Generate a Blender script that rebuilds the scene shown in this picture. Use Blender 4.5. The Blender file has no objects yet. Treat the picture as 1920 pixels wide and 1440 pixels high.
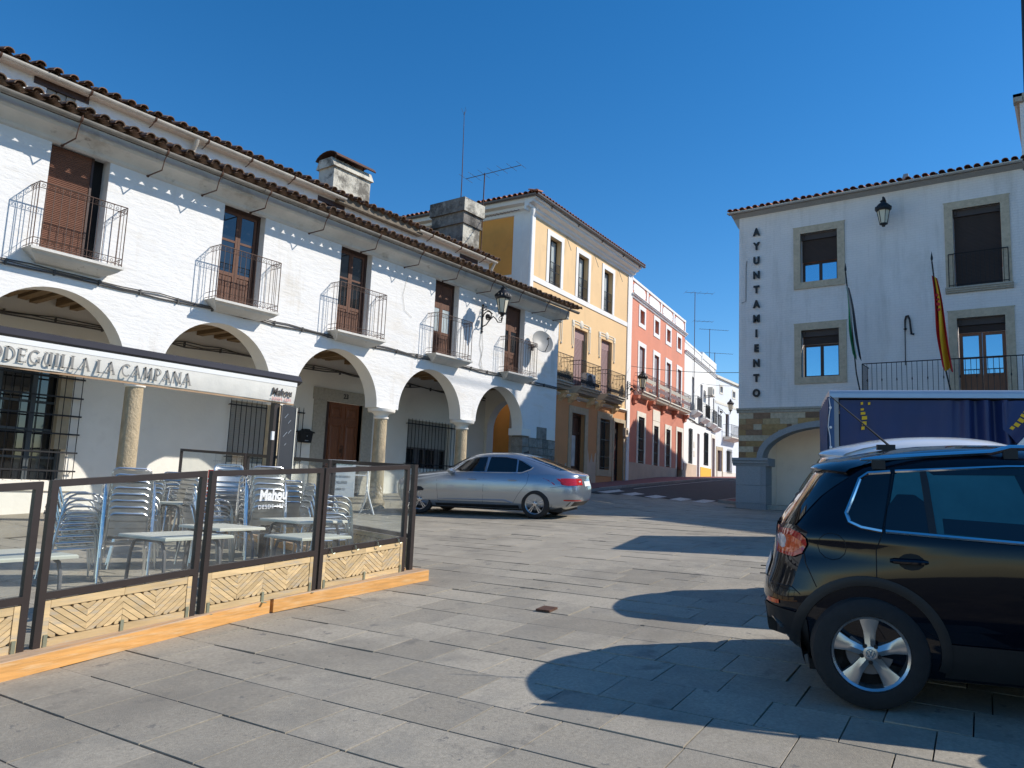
import bpy, bmesh, math, random
from mathutils import Vector, Matrix
random.seed(11)
R = math.radians
SC = bpy.context.scene
COL = SC.collection

# ------------------------------------------------------------------ camera, sky, sun, exposure
cam = bpy.data.objects.new('camera', bpy.data.cameras.new('camera'))
COL.objects.link(cam)
cam.data.sensor_fit = 'HORIZONTAL'
cam.data.sensor_width = 36.0
cam.data.lens = 26.7170
cam.data.clip_start = 0.05
cam.data.clip_end = 2000
cam.matrix_world = Matrix(((0.596693, -0.131231, -0.791666, 0.000000),
    (-0.801316, -0.044566, -0.596579, 0.000000),
    (0.043009, 0.990350, -0.131750, 0.000000),
    (0.000000, 0.000000, 0.000000, 1.000000)))
SC.camera = cam

SUN = Vector((0.497, -0.62, 0.606)).normalized()
w = bpy.data.worlds.new('World')
SC.world = w
w.use_nodes = True
nt = w.node_tree
nt.nodes.clear()
sky = nt.nodes.new('ShaderNodeTexSky')
sky.sky_type = 'NISHITA'
sky.sun_disc = False
sky.sun_elevation = math.asin(SUN.z)
sky.sun_rotation = math.atan2(SUN.x, SUN.y)
sky.altitude = 600
sky.air_density = 1.0
sky.dust_density = 0.1
sky.ozone_density = 3.5
hs = nt.nodes.new('ShaderNodeHueSaturation')
hs.inputs['Saturation'].default_value = 1.32
hs.inputs['Value'].default_value = 1.22
bg = nt.nodes.new('ShaderNodeBackground')
bg.inputs['Strength'].default_value = 0.13
wo = nt.nodes.new('ShaderNodeOutputWorld')
nt.links.new(sky.outputs[0], hs.inputs['Color'])
nt.links.new(hs.outputs[0], bg.inputs[0])
nt.links.new(bg.outputs[0], wo.inputs[0])

sd = bpy.data.lights.new('sun', 'SUN')
sd.energy = 4.9
sd.angle = R(0.53)
sd.color = (1.0, 0.93, 0.83)
so = bpy.data.objects.new('sun', sd)
COL.objects.link(so)
so.rotation_euler = SUN.to_track_quat('Z', 'Y').to_euler()

SC.view_settings.view_transform = 'Standard'
SC.view_settings.look = 'None'
SC.view_settings.exposure = 0.0
SC.view_settings.gamma = 1.0
SC.view_settings.use_curve_mapping = False
SC.render.engine = 'CYCLES'
SC.cycles.max_bounces = 8
SC.cycles.transparent_max_bounces = 24
SC.cycles.use_denoising = True

# ------------------------------------------------------------------ helpers
def ss(a, b, x):
    t = min(1.0, max(0.0, (x - a) / (b - a)))
    return t * t * (3 - 2 * t)

def G(X, Y):
    """height of the sloping plaza and street"""
    base = -1.6 + 0.058 * min(X, 40) + 0.03 * max(0.0, min(X, 80) - 40)
    return base - 0.44 * ss(14, 27.4, X) * (1 - ss(9.5, 16.5, Y))

class MB:
    def __init__(s):
        s.v = []; s.f = []
    def add(s, vs, fs):
        o = len(s.v)
        s.v.extend([tuple(p) for p in vs])
        s.f.extend([tuple(i + o for i in f) for f in fs])
        return s
    def poly(s, pts):
        return s.add(pts, [tuple(range(len(pts)))])
    def box(s, x0, x1, y0, y1, z0, z1):
        return s.add([(x0,y0,z0),(x1,y0,z0),(x1,y1,z0),(x0,y1,z0),(x0,y0,z1),(x1,y0,z1),(x1,y1,z1),(x0,y1,z1)],
              [(0,3,2,1),(4,5,6,7),(0,1,5,4),(1,2,6,5),(2,3,7,6),(3,0,4,7)])
    def obox(s, M, sx, sy, sz):
        c = [M @ Vector((a*sx/2, b*sy/2, e*sz/2)) for e in (-1,1) for b in (-1,1) for a in (-1,1)]
        return s.add(c, [(0,2,3,1),(4,5,7,6),(0,1,5,4),(1,3,7,5),(3,2,6,7),(2,0,4,6)])
    def bar(s, p0, p1, a, b, up=(0,0,1)):
        p0 = Vector(p0); p1 = Vector(p1); d = p1 - p0; L = d.length
        d.normalize(); up = Vector(up)
        if abs(d.dot(up)) > 0.99: up = Vector((0,1,0))
        x = d.cross(up).normalized(); z = x.cross(d)
        M = Matrix((x, d, z)).transposed().to_4x4(); M.translation = (p0 + p1) / 2
        return s.obox(M, a, L, b)
    def tube(s, pts, r, n=6, closed=False, rr=None):
        pts = [Vector(p) for p in pts]; m = len(pts); vs = []; fs = []
        prev = None
        for i, p in enumerate(pts):
            if closed: d = pts[(i+1) % m] - pts[i-1]
            elif i == 0: d = pts[1] - p
            elif i == m-1: d = p - pts[i-1]
            else: d = pts[i+1] - pts[i-1]
            if d.length < 1e-9: d = Vector((0,0,1))
            d.normalize()
            if prev is None:
                a = Vector((0,0,1)) if abs(d.z) < 0.9 else Vector((1,0,0))
                x = d.cross(a).normalized()
            else:
                x = (prev - d * prev.dot(d))
                x = x.normalized() if x.length > 1e-6 else d.orthogonal().normalized()
            prev = x; y = d.cross(x)
            q = r if rr is None else rr[i]
            for k in range(n):
                t = 2*math.pi*k/n
                vs.append(p + (x*math.cos(t) + y*math.sin(t))*q)
        rng = m if closed else m-1
        for i in range(rng):
            j = (i+1) % m
            for k in range(n):
                l = (k+1) % n
                fs.append((i*n+k, i*n+l, j*n+l, j*n+k))
        if not closed:
            fs.append(tuple(range(n-1,-1,-1))); fs.append(tuple((m-1)*n+k for k in range(n)))
        return s.add(vs, fs)
    def lathe(s, prof, n=16, o=(0,0,0), ax=2, phase=0.0, cap=True):
        vs = []; fs = []; m = len(prof)
        for r, z in prof:
            for k in range(n):
                t = 2*math.pi*k/n + phase; c = math.cos(t)*r; q = math.sin(t)*r
                p = (c,q,z) if ax == 2 else ((c,z,q) if ax == 1 else (z,c,q))
                vs.append((p[0]+o[0], p[1]+o[1], p[2]+o[2]))
        for i in range(m-1):
            for k in range(n):
                l = (k+1) % n
                fs.append((i*n+k, i*n+l, (i+1)*n+l, (i+1)*n+k))
        if cap and prof[0][0] > 1e-6: fs.append(tuple(range(n-1,-1,-1)))
        if cap and prof[-1][0] > 1e-6: fs.append(tuple((m-1)*n+k for k in range(n)))
        return s.add(vs, fs)
    def prism(s, pl, y0, y1):
        """polygon in x,z extruded along y"""
        n = len(pl)
        vs = [(x,y0,z) for x,z in pl] + [(x,y1,z) for x,z in pl]
        fs = [tuple(range(n)), tuple(range(2*n-1, n-1, -1))] + [(i, i+n, (i+1)%n+n, (i+1)%n) for i in range(n)]
        return s.add(vs, fs)
    def extr(s, prof, x0, x1):
        """profile in y,z extruded along x"""
        n = len(prof)
        vs = [(x0,y,z) for y,z in prof] + [(x1,y,z) for y,z in prof]
        fs = [tuple(range(n)), tuple(range(2*n-1, n-1, -1))] + [(i, (i+1)%n, (i+1)%n+n, i+n) for i in range(n)]
        return s.add(vs, fs)
    def grid(s, fn, nu, nv, wrap=False):
        vs = [fn(i, j) for i in range(nu) for j in range(nv)]
        fs = []
        for i in range(nu-1):
            for j in range(nv if wrap else nv-1):
                l = (j+1) % nv
                fs.append((i*nv+j, i*nv+l, (i+1)*nv+l, (i+1)*nv+j))
        return s.add(vs, fs)
    def xf(s, M):
        s.v = [tuple(M @ Vector(p)) for p in s.v]; return s
    def mesh(s, name, smooth=False, angle=35):
        me = bpy.data.meshes.new(name)
        me.from_pydata(s.v, [], s.f)
        bm = bmesh.new(); bm.from_mesh(me)
        bmesh.ops.recalc_face_normals(bm, faces=bm.faces)
        if smooth:
            for f in bm.faces: f.smooth = True
            for e in bm.edges:
                if len(e.link_faces) == 2 and e.calc_face_angle(0) > R(angle): e.smooth = False
        bm.to_mesh(me); bm.free()
        return me
    def build(s, name, mat, parent=None, smooth=False, angle=35):
        me = s.mesh(name, smooth, angle)
        me.materials.append(mat)
        return link(name, me, parent)

def link(name, data, parent=None):
    o = bpy.data.objects.new(name, data); COL.objects.link(o)
    if parent: o.parent = parent
    return o

def tag(o, label=None, cat=None, group=None, kind=None):
    if label: o['label'] = label
    if cat: o['category'] = cat
    if group: o['group'] = group
    if kind: o['kind'] = kind
    return o

def thing(name, label, cat, loc=(0,0,0), rz=0.0, group=None):
    o = bpy.data.objects.new(name, None); COL.objects.link(o)
    o.location = loc; o.rotation_euler = (0,0,rz); o.empty_display_size = 0.2
    return tag(o, label, cat, group)

def copy_tree(o, parent=None):
    c = o.copy(); COL.objects.link(c)
    if parent: c.parent = parent
    for ch in list(o.children): copy_tree(ch, c)
    return c

def inst(name, me, parent, loc=(0,0,0), rot=(0,0,0), sc=(1,1,1)):
    o = link(name, me, parent); o.location = loc; o.rotation_euler = rot; o.scale = sc
    return o

def arc(cx, cz, r, a0, a1, n, rz=None):
    rz = rz or r
    return [(cx + r*math.cos(R(a0+(a1-a0)*i/n)), cz + rz*math.sin(R(a0+(a1-a0)*i/n))) for i in range(n+1)]

# ------------------------------------------------------------------ materials
def mat(name, col, rough=0.7, metal=0.0, var=0.15, vs=2.0, bump=0.0, bs=30.0, spec=0.5, coat=0.0, rnd=0.0,
        st=(1,1,1), stains=(), det=6.0, bdist=0.02, brick=None, btint=0.0, wst=(), streak=None, coords='Object', hue=None):
    m = bpy.data.materials.new(name); m.use_nodes = True
    n = m.node_tree.nodes; L = m.node_tree.links.new
    b = n['Principled BSDF']
    b.inputs['Roughness'].default_value = rough
    b.inputs['Metallic'].default_value = metal
    b.inputs['Specular IOR Level'].default_value = spec
    if coat:
        b.inputs['Coat Weight'].default_value = coat; b.inputs['Coat Roughness'].default_value = 0.03
    tc = n.new('ShaderNodeTexCoord'); mp = n.new('ShaderNodeMapping')
    mp.inputs['Scale'].default_value = st
    L(tc.outputs[coords], mp.inputs['Vector'])
    oi = n.new('ShaderNodeObjectInfo')
    if rnd:
        mm = n.new('ShaderNodeMath'); mm.operation = 'MULTIPLY'; mm.inputs[1].default_value = 53.0
        L(oi.outputs['Random'], mm.inputs[0]); L(mm.outputs[0], mp.inputs['Location'])
    nz = n.new('ShaderNodeTexNoise'); nz.inputs['Scale'].default_value = vs; nz.inputs['Detail'].default_value = det
    nz.inputs['Roughness'].default_value = 0.62
    L(mp.outputs[0], nz.inputs['Vector'])
    mr = n.new('ShaderNodeMapRange')
    mr.inputs['From Min'].default_value = 0.28; mr.inputs['From Max'].default_value = 0.72
    mr.inputs['To Min'].default_value = 1-var; mr.inputs['To Max'].default_value = 1+var
    L(nz.outputs['Fac'], mr.inputs['Value'])
    val = mr.outputs[0]
    if rnd:
        r2 = n.new('ShaderNodeMapRange'); r2.inputs['To Min'].default_value = 1-rnd; r2.inputs['To Max'].default_value = 1+rnd
        L(oi.outputs['Random'], r2.inputs['Value'])
        mu = n.new('ShaderNodeMath'); mu.operation = 'MULTIPLY'; L(val, mu.inputs[0]); L(r2.outputs[0], mu.inputs[1]); val = mu.outputs[0]
    mx = n.new('ShaderNodeMix'); mx.data_type = 'RGBA'; mx.blend_type = 'MULTIPLY'; mx.inputs['Factor'].default_value = 1.0
    mx.inputs['A'].default_value = (*col, 1)
    L(val, mx.inputs['B'])
    out = mx.outputs['Result']
    for (sc, lo, hi, scol, amt) in stains:
        s1 = n.new('ShaderNodeTexNoise'); s1.inputs['Scale'].default_value = sc; s1.inputs['Detail'].default_value = 5
        s1.inputs['Roughness'].default_value = 0.7
        L(mp.outputs[0], s1.inputs['Vector'])
        r1 = n.new('ShaderNodeMapRange'); r1.inputs['From Min'].default_value = lo; r1.inputs['From Max'].default_value = hi
        r1.inputs['To Max'].default_value = amt
        L(s1.outputs['Fac'], r1.inputs['Value'])
        m2 = n.new('ShaderNodeMix'); m2.data_type = 'RGBA'; m2.inputs['B'].default_value = (*scol, 1)
        L(r1.outputs[0], m2.inputs['Factor']); L(out, m2.inputs['A']); out = m2.outputs['Result']
    gp = n.new('ShaderNodeNewGeometry')
    for k, (sc, lo, hi, scol, amt) in enumerate(list(wst) + ([streak] if streak else [])):
        s1 = n.new('ShaderNodeTexNoise'); s1.inputs['Scale'].default_value = sc; s1.inputs['Detail'].default_value = 6; s1.inputs['Roughness'].default_value = 0.65
        m4 = n.new('ShaderNodeMapping'); m4.inputs['Scale'].default_value = (1,1,0.12) if (streak and k == len(wst)) else (1,1,1)
        L(gp.outputs['Position'], m4.inputs['Vector']); L(m4.outputs[0], s1.inputs['Vector'])
        r1 = n.new('ShaderNodeMapRange'); r1.inputs['From Min'].default_value = lo; r1.inputs['From Max'].default_value = hi; r1.inputs['To Max'].default_value = amt
        L(s1.outputs['Fac'], r1.inputs['Value'])
        m2 = n.new('ShaderNodeMix'); m2.data_type = 'RGBA'; m2.inputs['B'].default_value = (*scol, 1)
        L(r1.outputs[0], m2.inputs['Factor']); L(out, m2.inputs['A']); out = m2.outputs['Result']
    L(out, b.inputs['Base Color'])
    if bump:
        bz = n.new('ShaderNodeTexNoise'); bz.inputs['Scale'].default_value = bs; bz.inputs['Detail'].default_value = 5
        bz.inputs['Roughness'].default_value = 0.65
        L(mp.outputs[0], bz.inputs['Vector'])
        h = bz.outputs['Fac']
        if brick:
            bt = n.new('ShaderNodeTexBrick')
            bt.inputs['Scale'].default_value = 1.0; bt.inputs['Mortar Size'].default_value = brick[2]
            bt.inputs['Mortar Smooth'].default_value = 0.6
            bt.inputs['Brick Width'].default_value = brick[0]; bt.inputs['Row Height'].default_value = brick[1]
            sx = n.new('ShaderNodeSeparateXYZ'); cx = n.new('ShaderNodeCombineXYZ')
            wz = n.new('ShaderNodeTexNoise'); wz.inputs['Scale'].default_value = 1.7
            L(mp.outputs[0], wz.inputs['Vector'])
            L(mp.outputs[0], sx.inputs[0]); L(sx.outputs['X'], cx.inputs['X'])
            ad = n.new('ShaderNodeMath'); ad.operation = 'MULTIPLY_ADD'; ad.inputs[1].default_value = 0.06
            L(wz.outputs['Fac'], ad.inputs[0]); L(sx.outputs['Z'], ad.inputs[2]); L(ad.outputs[0], cx.inputs['Y'])
            L(cx.outputs[0], bt.inputs['Vector'])
            if btint:
                m3 = n.new('ShaderNodeMix'); m3.data_type = 'RGBA'; m3.blend_type = 'MULTIPLY'; m3.inputs['B'].default_value = (1-btint,1-btint,1-btint,1)
                fm = n.new('ShaderNodeMath'); fm.operation = 'MULTIPLY'; L(bt.outputs['Fac'], fm.inputs[0]); L(nz.outputs['Fac'], fm.inputs[1])
                L(fm.outputs[0], m3.inputs['Factor']); L(out, m3.inputs['A']); L(m3.outputs['Result'], b.inputs['Base Color'])
            mb = n.new('ShaderNodeMath'); mb.operation = 'MULTIPLY_ADD'; mb.inputs[1].default_value = -brick[3]
            L(bt.outputs['Fac'], mb.inputs[0]); L(h, mb.inputs[2]); h = mb.outputs[0]
        bp = n.new('ShaderNodeBump'); bp.inputs['Strength'].default_value = bump; bp.inputs['Distance'].default_value = bdist
        L(h, bp.inputs['Height']); L(bp.outputs[0], b.inputs['Normal'])
    return m

def clear_glass(name, tint=(0.93,0.97,0.96), refl=1.0, dirt=0.04):
    m = bpy.data.materials.new(name); m.use_nodes = True
    n = m.node_tree.nodes; L = m.node_tree.links.new
    n.remove(n['Principled BSDF'])
    tr = n.new('ShaderNodeBsdfTransparent'); tr.inputs[0].default_value = (*tint, 1)
    gl = n.new('ShaderNodeBsdfGlossy'); gl.inputs['Roughness'].default_value = 0.02
    df = n.new('ShaderNodeBsdfDiffuse'); df.inputs[0].default_value = (0.75,0.75,0.72,1)
    lw = n.new('ShaderNodeLayerWeight'); pw = n.new('ShaderNodeMath'); pw.operation = 'POWER'; pw.inputs[1].default_value = 4.0; L(lw.outputs['Facing'], pw.inputs[0])
    fr = n.new('ShaderNodeMath'); fr.operation = 'MULTIPLY_ADD'; fr.inputs[1].default_value = 0.9; fr.inputs[2].default_value = 0.05*refl; L(pw.outputs[0], fr.inputs[0])
    nz = n.new('ShaderNodeTexNoise'); nz.inputs['Scale'].default_value = 4; nz.inputs['Detail'].default_value = 6
    tc = n.new('ShaderNodeTexCoord'); L(tc.outputs['Object'], nz.inputs['Vector'])
    mr = n.new('ShaderNodeMapRange'); mr.inputs['From Min'].default_value = 0.4; mr.inputs['From Max'].default_value = 0.75
    mr.inputs['To Min'].default_value = dirt*0.5; mr.inputs['To Max'].default_value = dirt*2.5
    L(nz.outputs['Fac'], mr.inputs['Value'])
    m0 = n.new('ShaderNodeMixShader'); L(mr.outputs[0], m0.inputs[0]); L(tr.outputs[0], m0.inputs[1]); L(df.outputs[0], m0.inputs[2])
    m1 = n.new('ShaderNodeMixShader'); L(fr.outputs[0], m1.inputs[0]); L(m0.outputs[0], m1.inputs[1]); L(gl.outputs[0], m1.inputs[2])
    L(m1.outputs[0], n['Material Output'].inputs['Surface'])
    return m

M = {}
M['whitewash'] = mat('whitewash', (0.82,0.81,0.79), 0.85, var=0.05, vs=0.9, bump=0.5, bs=5.0, bdist=0.04, st=(0.7,1,2.4), det=6,
    stains=((0.55,0.54,0.74,(0.62,0.52,0.36),0.4),(2.3,0.66,0.72,(0.5,0.43,0.33),0.6),(9.0,0.69,0.73,(0.42,0.38,0.32),0.5)), streak=(2.6,0.57,0.75,(0.56,0.49,0.38),0.45))
M['whitesoft'] = mat('whitesoft', (0.87,0.83,0.75), 0.85, var=0.06, vs=0.8, bump=0.4, bs=6, bdist=0.02,
    stains=((0.7,0.58,0.8,(0.5,0.46,0.4),0.35),))
M['eavewhite'] = mat('eavewhite', (0.66,0.64,0.59), 0.85, var=0.12, vs=1.6, bump=0.4, bs=14, stains=((1.2,0.55,0.72,(0.33,0.29,0.23),0.65),(3.1,0.62,0.72,(0.16,0.13,0.1),0.6)))
M['townwhite'] = mat('townwhite', (0.86,0.81,0.775), 0.85, var=0.06, vs=0.8, bump=0.8, bs=16, bdist=0.025, brick=(0.26,0.085,0.012,0.2), btint=0.12,
    stains=((0.35,0.56,0.75,(0.5,0.46,0.38),0.35),(7.0,0.68,0.74,(0.4,0.41,0.42),0.6)), streak=(2.0,0.53,0.72,(0.48,0.45,0.40),0.4))
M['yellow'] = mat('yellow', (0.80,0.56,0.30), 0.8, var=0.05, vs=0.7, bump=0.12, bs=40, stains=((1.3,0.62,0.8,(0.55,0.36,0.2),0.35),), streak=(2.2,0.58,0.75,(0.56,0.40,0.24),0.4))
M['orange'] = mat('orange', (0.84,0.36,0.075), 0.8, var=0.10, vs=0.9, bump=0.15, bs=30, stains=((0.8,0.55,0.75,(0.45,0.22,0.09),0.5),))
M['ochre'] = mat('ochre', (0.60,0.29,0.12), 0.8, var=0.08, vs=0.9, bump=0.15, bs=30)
M['pink'] = mat('pink', (0.70,0.275,0.175), 0.8, var=0.07, vs=0.7, bump=0.15, bs=30, streak=(2.2,0.55,0.75,(0.50,0.24,0.17),0.45))
M['pinklow'] = mat('pinklow', (0.58,0.22,0.145), 0.82, var=0.12, vs=0.9, bump=0.2, bs=20, stains=((1.1,0.58,0.75,(0.42,0.22,0.16),0.5),))
M['trim'] = mat('trim', (0.82,0.82,0.80), 0.7, var=0.04, bump=0.08, bs=30)
M['trimcream'] = mat('trimcream', (0.74,0.70,0.60), 0.75, var=0.06, bump=0.1)
M['housewhite'] = mat('housewhite', (0.82,0.82,0.79), 0.8, var=0.04, vs=0.6, bump=0.15, bs=20, stains=((0.8,0.6,0.8,(0.6,0.55,0.45),0.25),), streak=(2.2,0.56,0.75,(0.55,0.52,0.46),0.4))
M['bluewhite'] = mat('bluewhite', (0.74,0.77,0.80), 0.8, var=0.04, vs=0.6, bump=0.15, bs=20)
M['beige'] = mat('beige', (0.55,0.44,0.33), 0.85, var=0.12, vs=1.2, bump=0.2, bs=25, stains=((0.9,0.55,0.75,(0.36,0.27,0.2),0.5),))
M['yellowpaint'] = mat('yellowpaint', (0.75,0.45,0.04), 0.7, var=0.06)
M['granite'] = mat('granite', (0.44,0.40,0.33), 0.85, var=0.18, vs=14, bump=0.35, bs=80, det=9, stains=((1.5,0.58,0.72,(0.27,0.22,0.16),0.45),))
M['townstone'] = mat('townstone', (0.56,0.46,0.33), 0.85, var=0.2, vs=10, bump=0.35, bs=70, det=9, stains=((2.5,0.56,0.72,(0.34,0.27,0.19),0.5),))
M['sandstone'] = mat('sandstone', (0.50,0.40,0.26), 0.9, var=0.2, vs=7, bump=0.9, bs=26, bdist=0.04, stains=((2,0.58,0.72,(0.30,0.2,0.1),0.45),))
M['plasterjamb'] = mat('plasterjamb', (0.47,0.39,0.27), 0.9, var=0.15, vs=4, bump=0.4, bs=30)
M['greystone'] = mat('greystone', (0.36,0.36,0.36), 0.8, var=0.16, vs=30, bump=0.25, bs=120, det=8, rnd=0.08)
M['rubble'] = mat('rubble', (0.24,0.22,0.19), 0.95, var=0.35, vs=5, bump=0.9, bs=18, bdist=0.05, rnd=0.25)
CLAD = [mat('cladding_%s' % k, c, 0.7, var=0.25, vs=9, bump=0.25, bs=40, rnd=0.12) for k, c in
        (('tan',(0.46,0.33,0.17)),('ochre',(0.40,0.25,0.10)),('brown',(0.25,0.15,0.09)),('rust',(0.34,0.19,0.09)),('pale',(0.52,0.43,0.30)))]
M['tile'] = mat('tile', (0.235,0.145,0.095), 0.9, var=0.4, vs=7, bump=0.5, bs=45, rnd=0.35,
    stains=((3.2,0.47,0.62,(0.10,0.08,0.055),0.8),(5.5,0.6,0.7,(0.38,0.33,0.22),0.6)))
M['tileclean'] = mat('tileclean', (0.36,0.15,0.085), 0.85, var=0.25, vs=5, bump=0.3, bs=45, rnd=0.2, stains=((2.2,0.55,0.7,(0.16,0.09,0.06),0.6),))
M['mortar'] = mat('mortar', (0.20,0.17,0.13), 0.95, var=0.4, vs=6, bump=0.8, bs=30)
M['gutter'] = mat('gutter', (0.23,0.21,0.18), 0.6, var=0.25, vs=3, bump=0.1, stains=((1.1,0.52,0.66,(0.14,0.12,0.09),0.7),))
M['gutterpale'] = mat('gutterpale', (0.52,0.49,0.43), 0.6, var=0.2, vs=3, stains=((1.5,0.56,0.7,(0.22,0.19,0.15),0.6),))
M['guttergrey'] = mat('guttergrey', (0.16,0.15,0.15), 0.5, var=0.1)
M['rust'] = mat('rust', (0.11,0.055,0.035), 0.75, metal=0.2, var=0.35, vs=14, bump=0.3, bs=60)
M['ironbrown'] = mat('ironbrown', (0.10,0.06,0.045), 0.6, metal=0.3, var=0.3, vs=9)
M['iron'] = mat('iron', (0.022,0.022,0.024), 0.5, metal=0.3, var=0.2, vs=9)
M['irongrey'] = mat('irongrey', (0.16,0.15,0.15), 0.5, metal=0.3, var=0.2)
M['cable'] = mat('cable', (0.10,0.095,0.09), 0.7, var=0.3, vs=5)
M['oldwood'] = mat('oldwood', (0.125,0.052,0.028), 0.65, var=0.35, vs=3, st=(14,14,1.2), bump=0.3, bs=8, stains=((2,0.55,0.7,(0.06,0.03,0.02),0.6),))
M['darkwood'] = mat('darkwood', (0.055,0.024,0.015), 0.5, var=0.3, vs=3, st=(14,14,1.5), bump=0.2, bs=8)
M['midwood'] = mat('midwood', (0.21,0.075,0.030), 0.45, var=0.3, vs=3, st=(12,12,1.2), bump=0.1, bs=8)
M['beamwood'] = mat('beamwood', (0.26,0.17,0.085), 0.85, var=0.35, vs=4, st=(10,1,10), bump=0.4, bs=8)
M['blind'] = mat('blind', (0.165,0.075,0.048), 0.6, var=0.25, vs=3, st=(1,1,12), rnd=0.25)
M['blindgrey'] = mat('blindgrey', (0.42,0.40,0.36), 0.6, var=0.1)
M['blindmauve'] = mat('blindmauve', (0.33,0.22,0.22), 0.55, var=0.06)
M['blinddark'] = mat('blinddark', (0.060,0.042,0.036), 0.55, var=0.12)
M['winglass'] = mat('winglass', (0.016,0.019,0.022), 0.03, var=0.1, spec=1.0)
M['winglasspale'] = mat('winglasspale', (0.46,0.52,0.53), 0.05, var=0.25, vs=1.5, st=(3,3,1), spec=1.0)
M['mirrorglass'] = mat('mirrorglass', (0.34,0.56,0.68), 0.04, metal=0.92, var=0.02)
M['dark'] = mat('dark', (0.012,0.011,0.011), 0.9, var=0.2)
M['curtain'] = mat('curtain', (0.62,0.62,0.58), 0.9, var=0.25, vs=2.5, st=(9,9,0.6))
M['lampglass'] = mat('lampglass', (0.72,0.67,0.52), 0.35, var=0.06, spec=0.6)
M['dish'] = mat('dish', (0.30,0.30,0.29), 0.5, var=0.08)
M['chimney'] = mat('chimney', (0.60,0.57,0.48), 0.9, var=0.2, vs=3, bump=0.6, bs=12, bdist=0.04, stains=((2.1,0.45,0.6,(0.10,0.09,0.075),0.85),))
M['chimneydark'] = mat('chimneydark', (0.20,0.185,0.165), 0.95, var=0.4, vs=4, bump=0.7, bs=14, bdist=0.04, stains=((1.6,0.5,0.62,(0.05,0.047,0.042),0.85),(2.7,0.62,0.7,(0.45,0.42,0.36),0.7)))
M['alu'] = mat('alu', (0.76,0.76,0.75), 0.30, metal=1.0, var=0.06, vs=8)
M['aluslat'] = mat('aluslat', (0.76,0.75,0.73), 0.40, metal=1.0, var=0.08, vs=6)
M['tabletop'] = mat('tabletop', (0.62,0.60,0.50), 0.45, var=0.06, vs=3)
M['frame'] = mat('frame', (0.034,0.024,0.021), 0.42, var=0.15, vs=5, spec=0.5)
M['fenceglass'] = clear_glass('fenceglass')
M['pinewood'] = mat('pinewood', (0.60,0.435,0.225), 0.75, var=0.22, vs=2.2, st=(1,1,7), bump=0.15, bs=10, rnd=0.16,
    stains=((2.6,0.50,0.66,(0.42,0.37,0.29),0.85),(5.0,0.69,0.74,(0.28,0.13,0.04),0.8)))
M['beamorange'] = mat('beamorange', (0.66,0.335,0.10), 0.6, var=0.28, vs=2.5, st=(1.0,8,16), bump=0.2, bs=10,
    stains=((2.2,0.50,0.66,(0.72,0.50,0.27),0.75),(4.0,0.66,0.70,(0.30,0.14,0.05),0.7),(7,0.64,0.68,(0.5,0.45,0.38),0.7)))
M['beamtop'] = mat('beamtop', (0.46,0.33,0.22), 0.8, var=0.25, vs=2.5, st=(1,7,7), bump=0.2, stains=((1.6,0.5,0.66,(0.55,0.27,0.09),0.7),))
M['groove'] = mat('groove', (0.05,0.035,0.025), 0.9, var=0.2)
M['galv'] = mat('galv', (0.36,0.38,0.28), 0.4, metal=0.7, var=0.2)
M['canvas'] = mat('canvas', (0.74,0.72,0.66), 0.8, var=0.06, vs=2.5, bump=0.3, bs=5, bdist=0.02)
M['canvasgrey'] = mat('canvasgrey', (0.27,0.26,0.24), 0.8, var=0.2, vs=4)
M['inkdark'] = mat('inkdark', (0.07,0.06,0.055), 0.8, var=0.35, vs=9)
M['inkpink'] = mat('inkpink', (0.62,0.25,0.24), 0.8, var=0.2, vs=9)
M['white'] = mat('white', (0.80,0.80,0.79), 0.4, var=0.03)
M['red'] = mat('red', (0.62,0.022,0.018), 0.35, var=0.06)
M['green'] = mat('green', (0.02,0.22,0.08), 0.6, var=0.06)
M['black'] = mat('black', (0.012,0.012,0.013), 0.45, var=0.1)
M['slate'] = mat('slate', (0.10,0.095,0.095), 0.55, var=0.1)
M['chalk'] = mat('chalk', (0.6,0.6,0.6), 0.8, var=0.2)
M['asphalt'] = mat('asphalt', (0.062,0.058,0.058), 0.9, var=0.2, vs=3, bump=0.4, bs=160)
M['roadpaint'] = mat('roadpaint', (0.62,0.62,0.58), 0.8, var=0.15, vs=9, stains=((6,0.55,0.68,(0.16,0.15,0.15),0.7),))
M['kerb'] = mat('kerb', (0.30,0.29,0.27), 0.85, var=0.15, vs=6, bump=0.2, rnd=0.1)
M['redpaving'] = mat('redpaving', (0.26,0.10,0.085), 0.85, var=0.15, vs=8, bump=0.3, bs=20, rnd=0.12)
M['joint'] = mat('joint', (0.055,0.047,0.035), 0.95, var=0.6, vs=3.0, bump=0.6, bs=50, stains=((1.2,0.52,0.66,(0.20,0.165,0.11),0.7),))
SLABST = ((7.0,0.635,0.665,(0.15,0.145,0.135),0.75),(2.2,0.50,0.70,(0.25,0.235,0.20),0.6),(19.0,0.67,0.70,(0.11,0.105,0.10),0.7))
WST = ((0.55,0.50,0.66,(0.20,0.18,0.145),0.55),(2.6,0.60,0.68,(0.15,0.14,0.12),0.55),(0.9,0.60,0.72,(0.40,0.36,0.30),0.5))
M['slab'] = mat('slab', (0.36,0.322,0.255), 0.8, var=0.22, vs=42, bump=0.3, bs=110, rnd=0.15, det=9, stains=SLABST, wst=WST)

# ------------------------------------------------------------------ the ground
def sheet(name, fn, nu, nv, m, kind='structure', parent=None, smooth=True):
    b = MB(); b.grid(fn, nu, nv)
    o = b.build(name, m, parent, smooth=smooth)
    if kind: o['kind'] = kind
    return o

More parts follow.
